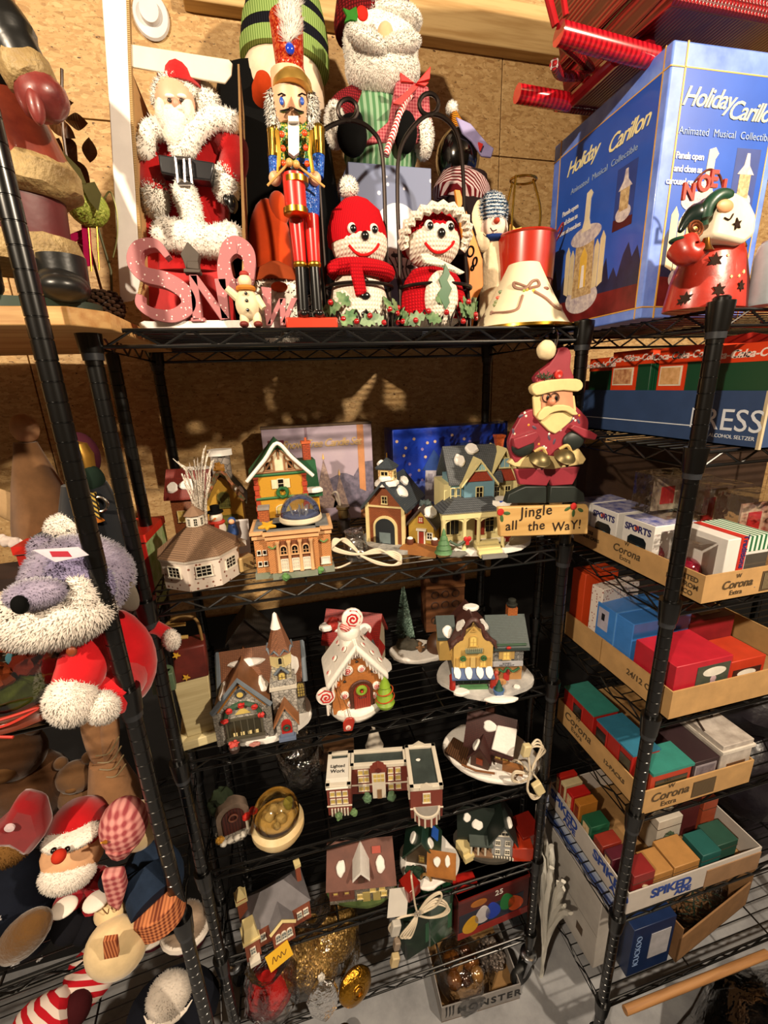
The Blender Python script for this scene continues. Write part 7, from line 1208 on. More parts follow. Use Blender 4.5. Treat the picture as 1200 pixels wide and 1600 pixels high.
f = on(620, 1402, Z5); one('white_tag', 'white paper tag hanging off the shelf beside stone cottage', 'tag', G().T(rx=-22, ry=14).box(-.028, .028, -.0005, .0005, -.04, .03), M('#cfcac2', .6, var=.04), f + Vector((0, -.016, .014)))
th = Th('village_cottage', 'green roofed cottage with orange wing on wavy snow base', 'ceramic house', on(668, 1345, Z5), -24)
th.p('base', G().slab(blob(.088, .075, 34, .22, 9), 0, .012).wob(.003, 50), SNOW, bev=.004); th.p('wall', G().gable(-.06, .03, -.02, .05, .01, .055, .05), M('#4a3c2a', .6)); rf = th.p('roof', G().roof(-.06, .03, -.025, .05, .053, .056, .007, .01), M('#1f3a2c', .4, coat=.3, var=.2)); snow(th, .008, -.01, .085, .012, .014, .006, 3, rf, (0, 50, 0)); snow(th, -.04, .0, .085, .012, .016, .006, 4, rf, (0, -50, 0)); th.p('wing', G().gable(.01, .075, -.055, -.005, .01, .045, .035, 'x'), M('#7a5230', .6, kind='stone', c2='#4c3420')); wr = th.p('wing_roof', G().roof(.01, .075, -.055, -.005, .044, .038, .006, .008, 'x'), M('#a0662c', .6, var=.2)); snow(th, .03, -.045, .068, .01, .012, .005, 2, wr, (50, 0, 0)); snow(th, .06, -.04, .07, .008, .014, .005, 5, wr, (50, 0, 0))
win(th, -.015, -.02, .024, .014, .02, 0, M('#8a6a3a', .5), YP); th.p('hedge', G().ell((-.03, -.05, .02), (.03, .014, .014)).wob(.008, 90), M('#24382a', .8)); th.p('arch_gate', G().tube([(.0 + .014 * math.cos(a), -.06, .014 + .02 * math.sin(a)) for a in [PI * i / 10 for i in range(11)]], .004, 6), M('#8a6a3a', .6)); th.p('blue_patch', G().T(.02, .01, .1, ry=45).box(-.012, .012, -.016, .016, 0, .004), M('#1c4fa8', .5))
th = Th('village_house', 'pale grey clapboard house with dark green gables and columned porch', 'ceramic house', on(760, 1318, Z5), -20)
GC = M('#aeb0b2', .55, kind='siding', c2='#8a8c90', sc_=110); DGR = M('#1c2a24', .5, kind='shingle', c2='#0e1612', sc_=80); th.p('base', G().slab(blob(.1, .06, 28, .1, 2), 0, .01), M('#4a4640', .8)); th.p('wall', G().gable(.01, .07, -.04, .04, .008, .085, .045), GC); th.p('roof', G().roof(.01, .07, -.042, .04, .083, .05, .008, .012), DGR)
th.p('left_wing', G().gable(-.08, .012, -.01, .045, .008, .06, .05, 'x'), M('#33302c', .6)); lr = th.p('left_roof', G().roof(-.08, .012, -.012, .045, .058, .055, .008, .01, 'x'), DGR); snow(th, -.03, -.005, .08, .016, .014, .006, 3, lr, (60, 0, 0)); snow(th, -.06, .005, .095, .012, .012, .006, 4, lr, (60, 0, 0)); snow(th, .06, -.02, .115, .008, .016, .006, 5, None, (0, 55, 0)); pr = th.p('porch_roof', G().box(-.055, .012, -.05, -.01, .05, .056), M('#4a5450', .6)); th.p('porch_floor', G().box(-.055, .012, -.05, -.01, .008, .016), M('#8a6a50', .6), pr)
for x in (-.05, -.03, -.01): th.p('porch_column', G().cyl((x, -.046, .016), (x, -.046, .05), .003), WF)
for x in (.026, .054):
    for z in (.02, .055): win(th, x, -.04, z, .011, .015, 0, WF, DP)
win(th, .04, -.04, .092, .03, .012, 0, WF, DP, bars=(2, 0)); g = G()
for i in range(8): g.box(.012 + .008 * i, .016 + .008 * i, -.048, -.044, .004, .014)
th.p('picket', g, WF)['kind'] = 'stuff'; th.p('stair', G().T(-.07, -.03, 0, rz=30).box(-.016, .016, -.02, .02, 0, .03).box(-.016, .016, -.032, -.02, 0, .018), CRM)
for i, (x, y, c, s_) in enumerate(((812, 1330, '#b0341a', .03), (820, 1310, '#7a1a14', .035), (640, 1392, '#8a1c14', .022))): one('red_gift_box', ('small glossy orange-red box at right end of the fifth shelf', 'dark red box behind the orange-red box on fifth shelf', 'little shiny red box under the green cottage')[i], 'box', G().box(-s_, s_, -s_, s_, 0, s_ * 1.7), M(c, .25, coat=.6, var=.1), on(x, y, Z5), 20 * i - 15, bev=.002, group='small red boxes on the fifth shelf')
P5 = lambda x, y, Y=.785: at(x, y, Y)
th = cord('power_cord', 'cream cord bundle with plug and switch hanging from fifth shelf front', [P5(643, 1362, .82), P5(643, 1372), P5(648, 1410), P5(652, 1426)], [[P5(652, 1428), P5(668, 1408 - 3 * i), P5(686, 1396 - 2 * i, .78), P5(690, 1402, .776), P5(680, 1416, .78), P5(656, 1428)] for i in range(2)] + [[P5(652, 1428), P5(680, 1405 + 4 * i), P5(698 + 2 * i, 1412 + 4 * i, .776), P5(694, 1426 + 2 * i, .776), P5(672, 1434), P5(652, 1430)] for i in range(3)] + [[P5(652, 1428), P5(640 + 3 * i, 1445, .776), P5(626 + 4 * i, 1462, .776), P5(632 + 5 * i, 1464, .776), P5(646 + 2 * i, 1444, .776), P5(652, 1430)] for i in range(3)] + [[P5(652, 1428), P5(625, 1434), P5(609, 1446), P5(610, 1456), P5(620, 1462), P5(620, 1480)]], .0026, tie=P5(653, 1428, .775))
for (x, y), w, c in (((618, 1450), .02, '#c2bdb4'), ((620, 1475), .014, '#8a7a6a'), ((617, 1500), .018, '#c9b487')): q = P5(x, y, .776) - Vector(th.e.location); th.p('plug', G().T(*q, ry=12).box(-w * .6, w * .6, -.009, .009, -w, w), M(c, .4), bev=.003)

# ================================================================ lowest shelf and floor under it
FILM = M('#ffffff', .1, kind='film', var=.08, bump=1, bs=35)
q = on(500, 1545, Z6); th = Th('bagged_gold_ornaments', 'big gold glitter ornaments in knotted clear plastic bag on lowest shelf', 'ornaments', q); GG = M('#8a6a36', .4, .6, kind='glit', c2='#c9a560', sc_=300)
for x, y, r in ((-.06, .05, .075), (.05, .09, .085), (.0, .02, .06)): th.p('ornament', G().ell((x, y, r), r, 24, 16), GG)
th.p('bag', G().lathe([(.09, .0), (.125, .05), (.12, .12), (.07, .17), (.02, .195), (.012, .21), (.03, .235), (.06, .25)], (0, .05, 0), 18, sy=.8).wob(.02, 16, 5), FILM); th.p('bag_tail', G().lathe([(.004, .06), (.03, .04), (.042, .0), (.036, -.05), (.014, -.09), (.004, -.1)], (.01, -.075, .12), 12, sy=.5).wob(.008, 60, 8), M('#e4dcd0', .15, kind='film', var=.2, bump=1, bs=60)); th.p('knot', G().ell((.01, -.072, .185), (.009, .008, .009)).wob(.003, 200), M('#d8d2c8', .4))
q = on(556, 1556, Z6); th = Th('gold_disc_ornament', 'gold flattened disc ornament with textured ridges at front of lowest shelf', 'ornament', q + Vector((0, -.01, .002)), 20); GD = M('#b8862c', .28, 1, bump=.8, bs=120); th.p('body', G().T(0, 0, .062, rx=78).lathe([(0, -.02), (.03, -.018), (.046, -.01), (.051, 0), (.046, .01), (.03, .018), (0, .02)], n=32), GD, bev=0); th.p('cap', G().lathe([(.008, -.004), (.009, .012), (.005, .014)], (0, 0, -.002 + .004), 14), GD)
for i in range(5): th.p('ridge', G().T(0, 0, .062, rx=78).tube([((.012 + .008 * i) * math.cos(a), (.012 + .008 * i) * math.sin(a), .0205 - .0018 * i - .00035 * i * i) for a in [2 * PI * j / 24 for j in range(24)]], .0016, 5, True), GD)
q = on(412, 1600, Z6); th = Th('bagged_red_ornament', 'shiny red ornament in clear plastic bag at left of lowest shelf', 'ornament', q + Vector((.02, .03, 0))); th.p('ornament', G().lathe([(.0, .0), (.05, .02), (.066, .06), (.05, .105), (.02, .13), (.012, .14)], (0, 0, 0), 20, sy=.8), M('#b01c1c', .25, coat=.6, bump=.2, bs=40)); th.p('bag', G().lathe([(.05, 0), (.078, .06), (.07, .13), (.04, .17), (.06, .2)], (.01, 0, 0), 14, sy=.9).wob(.015, 28, 3), FILM)
GB2 = M('#123c26', .2, coat=.8, var=.25)
for i, (x, y, w, h) in enumerate(((690, 1470, .045, .2), (655, 1490, .045, .16))): q = on(x, y, Z6); th = Th('green_box', ('tall shiny green wrapped box beside bulb carton', 'shorter dark green box left of the tall shiny green box')[i], 'box', q, 12); th.p('body', G().box(-w, w, 0, w * 1.6, 0, h), GB2 if i == 0 else M('#142c1e', .4, var=.25), bev=.006); th.p('label', G().box(w * .5, w * .8, -.001, 0, h * .2, h * .7), M('#2c5a40', .4))
q = on(715, 1470, Z6); th = Th('bulb_carton', 'dark red carton of 25 large coloured light bulbs on lowest shelf', 'box', q, 3); W = .25; H = .17
th.p('body', G().box(0, W, 0, .11, 0, H), M('#4c0f0c', .4, var=.15), bev=.002); th.p('printed_panel', G().box(.004, W - .02, -.0006, 0, .03, H * .62), M('#1c2030', .4, var=.1)); th.p('printed_band', G().box(0, W, -.0008, 0, 0, .028), M('#8a1c12', .4)); th.p('printed_oval', G().prism(circ(.028, 20, .07, H * .78, 1, .5), -.001, 0), M('#a8641c', .4)); th.text('25', .03, (.14, -.0012, H * .8), M('#d8d4cc', .5, var=0))
for x, z, c, r in ((.045, .05, '#c9981c', 20), (.085, .075, '#c2bdc0', 5), (.12, .075, '#1a3aa8', -10), (.17, .09, '#1f6a34', -15), (.2, .07, '#c9501c', -25)): th.p('printed_bulb', G().T(x, 0, z, ry=r).prism([(.026 * math.cos(a) * (1 - .25 * math.sin(a)), .036 * math.sin(a)) for a in [2 * PI * i / 20 for i in range(20)]], -.0016, 0), M(c, .4, var=.08), bev=0)
th.p('lid_edge', G().box(0, W, -.001, .111, H - .012, H), M('#6a1812', .4)); th.p('foil_star', G().T(.02, .02, H).box(-.015, .06, 0, .05, 0, .003), M('#a81c14', .4))
TRK = lambda n, lab, x0, y0, z, w, d, h, mat, rz=0: None
def tray(label, loc, w, d, h, mat, rz=0, inner='#8a6a44', cut_=.0):
    th = Th('cardboard_tray', label, 'tray', loc, rz); t = .003
    th.p('bottom', G().box(0, w, 0, d, 0, t), M(inner, .8)); th.p('front_side', G().prism([(0, 0), (w, 0), (w, h), (w * .9, h), (w * .8, h - cut_), (w * .2, h - cut_), (w * .1, h), (0, h)], 0, t), mat); th.p('back_side', G().box(0, w, d - t, d, 0, h), mat); th.p('left_side', G().box(0, t, t, d - t, 0, h), mat); th.p('right_side', G().box(w - t, w, t, d - t, 0, h), mat); return th
q = on(690, 1598, 0); q2 = on(812, 1560, 0); th = tray('grey drinks tray of bagged ornaments on the floor under shelf', q, (q2 - q).length, .2, .07, M('#8a8684', .7, var=.15), math.degrees(math.atan2(q2.y - q.y, q2.x - q.x))); w = (q2 - q).length
th.text('MONSTER', .04, (w * .6, -.001, .022), M('#141414', .6, var=0), off=.0008, sp=1.25)
for i in range(3): th.p('claw_mark', G().prism([(.012 + .011 * i, .065), (.018 + .011 * i, .068), (.017 + .011 * i, .03), (.013 + .011 * i, .018), (.014 + .011 * i, .04)], -.001, 0), M('#141414', .6), smooth=False)
R_ = Matrix.Rotation(th.e.rotation_euler.z, 3, 'Z'); 
tb = Th('bagged_ornaments', 'amber and brown ornaments in clear bag inside the grey floor tray', 'ornaments', q + R_ @ Vector((.1, .08, .004)))
for i in range(9): tb.p('ornament', G().ell((rnd.uniform(-.06, .07), rnd.uniform(-.05, .06), rnd.uniform(.03, .07)), rnd.uniform(.02, .03), 14, 9), M(('#7a4a1c', '#4a2a18', '#a8783c')[i % 3], .2, .4, coat=.5))
tb.p('bag', G().lathe([(.085, .005), (.095, .05), (.07, .1), (.02, .11), (0, .11)], (0, 0, 0), 16).wob(.012, 30, 2), FILM)
g = G()
for i in range(260): a, r = rnd.uniform(0, 6.3), rnd.uniform(0, .045); g.ell((r * math.cos(a), r * math.sin(a), .005 + rnd.uniform(0, .11) * (1 - r / .06)), .0065, 6, 4)
one('bead_garland', 'heap of silver bead garland at right end of the grey floor tray', 'garland', g, M('#9a8f88', .25, .7, var=.1), q + R_ @ Vector((w - .055, .1, .02)), kind='stuff')
one('gold_ornament', 'gold bell-shaped ornament resting below the gold disc ornament', 'ornament', G().lathe([(.03, 0), (.034, .03), (.026, .05), (.026, .07), (.012, .075)], n=18), M('#b8862c', .3, 1), on(540, 1640, 0))

# ================================================================ right unit
CB = M('#b08a58', .75, var=.1); RD_ = RZ
def rbox(nm, label, x, y, z, w, d, h, mat, rz=0, grp=None, parts=()):
    th = Th(nm, label, 'box', (x, y, z), rz, group=grp); th.p('body', G().box(0, w, 0, d, 0, h), mat, bev=.0015)
    for n_, b_, m_ in parts: th.p(n_, G().box(*b_), m_, smooth=False)
    return th
def rprint(th, s_, size, u, v, mat, **k): return th.text(s_, size, (-.0012, u, v), mat, rz=-90, **k)
NV = M('#2a4066', .6, var=.08); WI = M('#cdd3dc', .5, var=0); z = RD_[1]
th = tray('navy blue cardboard drinks tray holding green and red cola ornament boxes', (.80, .565, z), .32, .46, .098, NV); th.p('white_line', G().box(-.001, 0, .12, .458, .03, .032), WI); rprint(th, 'PRESS', .055, .068, .028, WI, sp=1.0); rprint(th, 'ALCOHOL SELTZER', .0095, .05, .014, WI); th.p('taped_edge', G().box(-.0015, .004, -.0015, .004, 0, .098), M('#b9a888', .7))
COR = M('#cc3a14', .4, var=.05); CGR = M('#143f28', .4, kind='stripex', c2='#1c5a38', sc_=45)
for i, (y, h, d) in enumerate(((.572, .172, .112), (.70, .178, .105), (.82, .18, .12), (.945, .17, .075))):
    th = rbox('ornament_box', ('green striped ornament box with red cola band at the near end of blue tray', 'red ornament box with Santa picture in the blue tray', 'red ornament box with polar bear picture in the blue tray', 'shaded green ornament box at far end of blue tray')[i], .806, y, z + .004, .15, d - .006, h, CGR, 0, 'cola ornament boxes in the blue tray', (('red_band', (-.0008, .151, -.0008, d - .005, h - .03, h + .0008), COR),) + ((('red_panel', (-.0012, 0, d * .3, d - .007, 0, h - .03), COR), ('picture_mount', (-.002, 0, d * .38, d - .012, h - .075, h - .036), M('#d8cbb4', .5)), ('picture', (-.0026, 0, d * .42, d - .015, h - .072, h - .039), M(('#8a4a2a', '#b5854a')[i % 2], .5, c2='#d8a878', vs=90))) if i in (1, 2) else ()))
    for j in range(2): rprint(th, 'Coca-Cola', .019, d * (.28 + .45 * j), h - .022, M('#e0cfc4', .5, var=0), shear=.3, off=.0004)
one('red_carton_lid', 'red arched carton lid standing open behind the near cola boxes', 'lid', G().prism([(-.1, 0), (.1, 0), (.1, .07), (.03, .09), (-.02, .085), (-.07, .06), (-.1, .06)], -.002, .002), M('#a8200f', .4), (1.0, .8, z + .12), -70)
one('shadowed_carton', 'dark carton with curved red top at the back of blue tray shelf', 'box', G().box(0, .2, 0, .1, 0, .12), M('#5a1c14', .5, var=.2), (.84, 1.03, z), 0, bev=.004)
# ---- sports tray
z = RD_[2]; th = tray('tan cardboard tray with crown logo holding white SPORTS ornament boxes', (.748, .572, z), .40, .37, .06, CB)
INK = M('#4a3a24', .7, var=0)
def corona(th, u, v, s_, left=True):
    loc = (-.0012, u, v) if left else (u, -.0012, v); rz_ = -90 if left else 0; th.text('Corona', s_, loc, INK, rz=rz_, shear=.2, off=.0003); th.text('Extra', s_ * .6, (loc[0], loc[1], loc[2] - s_ * .6), INK, rz=rz_); th.text('W', s_ * .5, (loc[0], loc[1], loc[2] + s_ * .85), INK, rz=rz_)
corona(th, .19, .03, .026); corona(th, .08, .026, .024, False)
for i, l_ in enumerate(('IMPORTED', 'BEER FROM', 'MEXICO')): rprint(th, l_, .014, .045, .04 - .015 * i, INK, off=.0003)
for i, l_ in enumerate(('12-PACKS', '12 OZ. SLIM CANS')): rprint(th, l_, .012, .325, .04 - .013 * i, INK, off=.0003)
th.p('barcode_frame', G().box(.14, .23, -.001, 0, .008, .05), INK); th.p('barcode', G().box(.144, .226, -.0014, 0, .012, .046), M('#8a7a5a', .6, kind='stripex', c2='#2a2018', sc_=90))
SPW = M('#cfccc8', .5, var=.04); NVL = M('#2a2a5c', .5, var=0)
for i, y in enumerate((.70, .805, .90)):
    h = .112; th = rbox('ornament_box', ('nearest white SPORTS window box in the tan tray, beside red bubble', 'middle white SPORTS window box with blue ornament', 'far white SPORTS window box partly behind wooden Santa')[i], .754, y, z + .004, .11, .088, h, SPW, 0, 'SPORTS window boxes', (('blue_top', (.002, .108, .002, .086, h, h + .001), M('#23388a', .5, c2='#b8b4c4', vs=60)),))
    th.p('window', G().prism([(.018, .01), (.07, .01), (.07, .068), (.062, .076), (.026, .076), (.018, .068)], 0, .0008).T(), M('#0f1a20', .2, coat=.5), smooth=False).matrix_local = Matrix.Translation((-.0004, .088, 0)) @ Matrix.Rotation(-PI / 2, 4, 'Z')
    th.p('blue_ornament', G().ell((-.0005, .038, .034), (.0015, .018, .022)), M('#2f7a94', .3, coat=.5)); rprint(th, 'SPORTS', .021, .044, h - .026, NVL, off=.0006, sp=1.0); th.p('orange_ball', G().T(-.0012, .047, h - .018, ry=90).lathe([(.0062, 0), (.0062, .0012)], n=12), M('#c2481c', .5))
th = Th('ornament_pack', 'pink-red glass ornament in clear plastic pack by the near shelf post', 'ornament', (.758, .60, z + .004)); th.p('ornament', G().ell((.03, .045, .032), .028), M('#a8183c', .15, .3, coat=.8)); th.p('clear_pack', G().box(0, .1, 0, .09, 0, .105), M('#ffffff', .1, kind='film', var=.05, bump=.5, bs=20), bev=.003); th.p('red_card', G().box(.06, .1, .004, .088, .004, .115), M('#8a1c1c', .5))
th = rbox('ornament_box', 'white box with green striped top and red band beside near right post', .80, .582, z + .004, .105, .1, .118, SPW, 0, None, (('green_top', (.045, .105, -.0008, .1, .088, .119), M('#24603c', .5, kind='stripex', c2='#cfd8cc', sc_=28)), ('red_band', (.03, .047, -.0012, .1, 0, .1195), M('#b02a20', .5)), ('open_window', (.05, .104, -.001, 0, .006, .082), M('#4a4640', .3, coat=.4)), ('barcode', (.004, .02, -.001, 0, .03, .05), M('#8a8a88', .5, kind='stripex', c2='#222222', sc_=120))))
th.text('Traditions', .0165, (.0355, -.0016, .09), NVL, ry=90, off=.0004); th.p('santa_ornament', G().ell((.085, -.004, .024), (.012, .004, .016)).ell((.085, -.005, .045), (.008, .004, .008)), M('#a82a38', .4)); th.p('silver_tinsel', G().ell((.07, -.004, .02), (.02, .004, .014)).wob(.006, 200), M('#a8a8a4', .3, .6))
for i, (x, y) in enumerate(((.93, .62), (.95, .74), (.80, .72))): th = rbox('clear_pack', ('clear plastic pack with red card at the right edge of tan tray', 'clear plastic pack with green sprig behind the green-topped box', 'clear plastic pack of ornaments standing above SPORTS boxes')[i], x, y, z + (.004 if i < 2 else .12), .11, .1, .17 if i < 2 else .09, M('#ffffff', .1, kind='film', var=.05, bump=.6, bs=18)); th.p('card', G().box(.01, .1, .05, .054, .005, .15 if i < 2 else .085), M(('#7a2018', '#8a6a4a', '#4a2a1c')[i], .5, c2='#b8a890', vs=40)); th.p('red_panel', G().box(.03, .065, .048, .05, .06, .13) if i < 2 else G().box(.03, .065, .048, .05, .02, .06), M('#a01c1c', .5))
rbox('added_carton', 'wide brown carton added to darken the back of the SPORTS tray shelf', .78, .955, z, .62, .055, .25, M('#3a2618', .7, var=.2)).p('added_carton_seam', G().box(.3, .303, -.001, 0, 0, .25), M('#1a100a', .7))  # added to keep the wall behind this tray dark
# ---- blue box tray
z = RD_[3]; th = tray('tan cardboard tray with blue, red and speckled boxes, third down', (.728, .578, z), .42, .34, .07, CB)
rprint(th, '24/12 OZ.', .02, .075, .032, INK, off=.0004); th.p('fold_line', G().box(-.0006, 0, .2, .202, 0, .07), M('#8a6a40', .8))
rbox('gift_box', 'orange box at the far end of third tan tray', .734, .865, z + .004, .1, .05, .2, M('#b83c14', .5, var=.06), 0); rbox('gift_box', 'tall white box speckled with tiny red flowers in third tan tray', .738, .805, z + .004, .12, .035, .185, M('#cfc4bc', .6, kind='speck', c2='#7a2a20', vs=22, sc_=130), 6)
th = rbox('gift_box', 'glossy sky-blue box with small printed label in third tan tray', .735, .70, z + .004, .16, .115, .15, M('#3a78c4', .35, coat=.3, var=.08), 0); th.p('lid_edge', G().box(-.001, .161, .05, .0535, 0, .1515), M('#5a94d8', .4)); th.p('label', G().box(-.0012, 0, .075, .108, .085, .14), M('#a8a4b4', .5)); th.p('label_mark', G().box(-.0018, 0, .086, .096, .11, .128), M('#16161c', .5))
th = rbox('gift_box', 'bright red box with dark picture panel and white oval in third tan tray', .737, .586, z + .004, .145, .105, .118, M('#a81c2c', .45, var=.1), 0, None, (('picture', (.055, .14, -.001, 0, .02, .105), M('#2c3a34', .5, c2='#4a4a3c', vs=50)),)); th.p('white_oval', G().prism(circ(.03, 24, .1, .088, 1, .36), -.0016, 0), M('#d4cfc4', .5)); th.p('printed_mouse', G().ell((.1, -.0012, .05), (.012, .001, .016)).ell((.1, -.0012, .07), (.008, .001, .008)).ell((.1, -.0012, .028), (.02, .001, .014)), M('#a89098', .5))
th = rbox('gift_box', 'small orange-red box with gold teddy at right of third tan tray', .90, .60, z + .004, .1, .08, .085, M('#b0341c', .45, var=.1)); th.p('picture', G().box(.012, .09, -.001, 0, .01, .062), M('#3a1c14', .5)); th.p('white_oval', G().prism(circ(.026, 20, .05, .05, 1, .36), -.0016, 0), M('#d4cfc4', .5)); th.p('printed_bear', G().ell((.045, -.0012, .022), (.013, .001, .01)).ell((.06, -.0012, .027), (.009, .001, .009)), M('#a86a24', .5)); rbox('gift_box', 'dark red box behind the bright red box in third tan tray', .89, .70, z + .004, .14, .12, .125, M('#7a141c', .45, var=.15)).p('label', G().box(.06, .12, .02, .05, .125, .126), M('#b5a488', .5))
# ---- teal-topped boxes tray
z = RD_[4]; th = tray('tan crown-logo tray of red boxes with teal tops, fourth down', (.712, .586, z), .31, .31, .07, CB)
corona(th, .225, .036, .034); corona(th, .07, .034, .034, False); th.p('barcode_frame', G().box(.135, .2, -.001, 0, .01, .055), INK); th.p('barcode', G().box(.139, .196, -.0014, 0, .014, .051), M('#6a5636', .6, kind='stripex', c2='#2a2018', sc_=90)); rprint(th, '12-PACKS', .016, .09, .03, INK, off=.0004)
RDB = M('#9c1c16', .45, var=.12); TEL = M('#2f7a70', .5, var=.1); TE2 = M('#2c6c88', .5, var=.1)
for i in range(6):
    y = .845 - .04 * i - (.01 if i > 2 else 0); th = rbox('ornament_box', 'slim red box with teal top, ' + ('farthest in its row', 'with window, second from the far end', 'third from the far end', 'with window, third from the near end', 'second from the near end', 'with window, nearest in its row')[i], .718, y, z + .004, .075, .038, .115, RDB, 0, 'row of red boxes with teal tops', (('teal_top', (-.0008, .0758, -.0008, .0388, .112, .1165), TEL if i < 3 else TE2),)); 
    if i % 2: th.p('window', G().box(-.001, 0, .004, .036, .05, .096), M('#1c1714', .25, coat=.5))
th = rbox('ornament_box', 'red window box with ragged teal top at front of fourth tray', .73, .592, z + .004, .11, .06, .105, M('#a83820', .5, var=.1), 0, None, (('teal_top', (-.001, .112, -.004, .062, .1, .107), TEL), ('window', (.012, .1, -.001, 0, .008, .08), M('#2c2a1c', .25, coat=.4)))); th = rbox('ornament_box', 'dark box with small framed picture in fourth tray', .845, .592, z + .004, .075, .15, .1, M('#2c1c20', .5, var=.1)); th.p('picture_frame', G().box(.006, .066, -.001, 0, .02, .09), M('#8a8288', .5)); th.p('picture', G().box(.01, .062, -.0015, 0, .024, .086), M('#4a4048', .5, c2='#7a7078', vs=50))
th = rbox('ornament_box', 'white marbled fireplace-shaped ornament box at right of fourth tray', .925, .592, z + .004, .09, .19, .125, M('#bdb4ac', .5, c2='#8a8078', vs=30)); th.p('top_ledge', G().box(-.004, .094, -.004, .194, .105, .112), M('#c9c2b8', .5)); th.p('opening', G().box(.02, .075, -.001, 0, .01, .07), M('#5a3c24', .6)); th.p('dark_ribbon', G().tube(spline([(.0, .05, .126), (.03, .1, .126), (.06, .08, .126), (.09, .14, .126)], 5), .003, 6), M('#3a2c24', .6))
# ---- SPIKED tray
z = RD_[5]; WT = M('#b9b2ac', .6, var=.05); BLI = M('#24408c', .5, var=0); th = tray('white blue-lettered drinks tray of small gift boxes, fifth down', (.722, .59, z), .42, .32, .075, WT)
for u in (.06, .25): rprint(th, 'SPIKED', .042, u, .036, BLI, off=.0012, sp=.95); rprint(th, 'ADE', .028, u - .03, .012, BLI, off=.0009)
th.text('SPIKED', .042, (.13, -.0012, .034), BLI, off=.0012, sp=.95); th.text('ADE', .026, (.17, -.0012, .013), BLI, off=.0009); th.p('kraft_strip', G().box(.24, .42, -.002, 0, 0, .06), M('#8a6a4c', .7, var=.1))
for i, (y, d, c, h, n_) in enumerate(((.875, .018, '#a81c14', .125, 'thin bright red box'), (.85, .022, '#c2b48c', .12, 'thin cream patterned box'), (.815, .03, '#b01a18', .118, 'glossy red box'), (.785, .024, '#b5742a', .12, 'orange-framed box'), (.735, .04, '#1f5c40', .1, 'dark green box with red side'), (.69, .035, '#7a2418', .09, 'brown-red box'), (.655, .03, '#4a1422', .09, 'dark plum box'))): rbox('gift_box', n_ + ' standing at the left side of the white drinks tray', .728, y, z + .004, .06, d, h, M(c, .45, var=.12)).p('edge_print', G().box(-.001, 0, d * .2, d * .8, .05, h - .01), M('#7a3018' if i % 2 else '#d0b48a', .5, var=.3, vs=80))
for i, (x, y, w, d, h, c, n_) in enumerate(((.742, .60, .062, .045, .105, '#7a1c1c', 'dark red box with cream scroll pattern'), (.808, .604, .06, .06, .078, '#a87a44', 'left plain tan kraft box'), (.872, .604, .08, .07, .08, '#a87a44', 'right plain tan kraft box'), (.905, .69, .08, .07, .115, '#b8b0a4', 'white box with green sprig'), (.962, .605, .06, .06, .085, '#1c5450', 'teal box with small dark picture'), (1.03, .62, .07, .06, .075, '#24483c', 'dark green box'), (.98, .71, .09, .05, .14, '#4a1a1c', 'tall maroon framed box'), (1.07, .70, .05, .05, .12, '#8a3c24', 'brown bear shaped box'))):
    th = rbox('gift_box', n_ + ' at the front of the white drinks tray' if i < 6 else n_ + ' at the back of the white drinks tray', x, y, z + .004, w, d, h, M(c, .5, var=.1)); th.p('lid_seam', G().box(-.0006, w + .0006, -.0006, d + .0006, h * .74, h * .755), M('#3a2a1c', .6)); 
    if i == 0: th.p('scroll_print', G().tube(spline([(.01, -.001, .02), (.04, -.001, .03), (.015, -.001, .045), (.045, -.001, .055), (.03, -.001, .065)], 5), .004, 6), M('#c9bea0', .5))
    if i == 4: th.p('picture', G().box(.012, .048, -.001, 0, .01, .05), M('#2a1c20', .4))
    if i == 3: th.p('sprig', G().ell((.04, -.003, .05), (.02, .004, .02)).wob(.006, 160), M('#3a4a34', .7))
# ---- bottom of the right unit
z = RD_[6]; th = Th('white_carton', 'large dusty white carton standing on lowest right shelf, seen from its side', 'box', (.722, .66, z), 2); th.p('body', G().box(0, .1, 0, .30, 0, .27), M('#b5b0ab', .65, c2='#98938e', vs=9), bev=.002); th.p('stamp_mark', G().box(-.0008, 0, .05, .075, .05, .08), M('#4a3a2c', .6)); th.p('tape_line', G().box(-.0006, 0, 0, .3, .13, .1315), M('#7a756f', .6))
th = Th('blue_foil_carton', 'blue and silver striped carton lying on top of dusty white carton', 'box', (.728, .64, z + .272), 2); th.p('body', G().box(0, .09, 0, .31, 0, .035), M('#2a4a94', .35, kind='plaid', c2='#a8b0c0', sc_=14), bev=.002)
th = rbox('blue_carton', 'blue carton with white panel on lowest right shelf', .80, .62, z, .14, .14, .19, M('#12264e', .4, var=.12)); th.p('white_panel', G().box(.062, .128, -.001, 0, .05, .15), M('#a8a8b0', .5)); th.text('ICUCKOO', .026, (.03, -.0014, .1), M('#7a94c0', .5, var=0), ry=-90)
th = Th('brown_carton', 'open brown carton with plastic-wrapped green garland on lowest right shelf', 'box', (.96, .61, z), 10); th.p('front_side', G().box(0, .34, 0, .004, 0, .1), M('#8a6642', .7)); th.p('left_side', G().box(0, .004, 0, .26, 0, .14), M('#7a5838', .7)); th.p('right_side', G().box(.336, .34, 0, .26, 0, .17), M('#8a6642', .7)); th.p('back_side', G().box(0, .34, .256, .26, 0, .17), M('#7a5838', .7)); th.p('bottom', G().box(0, .34, 0, .26, 0, .003), M('#7a5838', .7))
th = Th('wrapped_garland', 'dark green garland under clear plastic inside the open brown carton', 'garland', (1.13, .76, z + .006), 10); gr = G()
for i in range(500): a = rnd.uniform(0, 6.3); r = rnd.uniform(0, 1); p = Vector((.13 * r * math.cos(a), .09 * r * math.sin(a), .12 * (1 - r * r) + .02)); gr.cyl(p, p + Vector((rnd.uniform(-.03, .03), rnd.uniform(-.03, .03), rnd.uniform(0, .03))), .0022, .0008, 4)
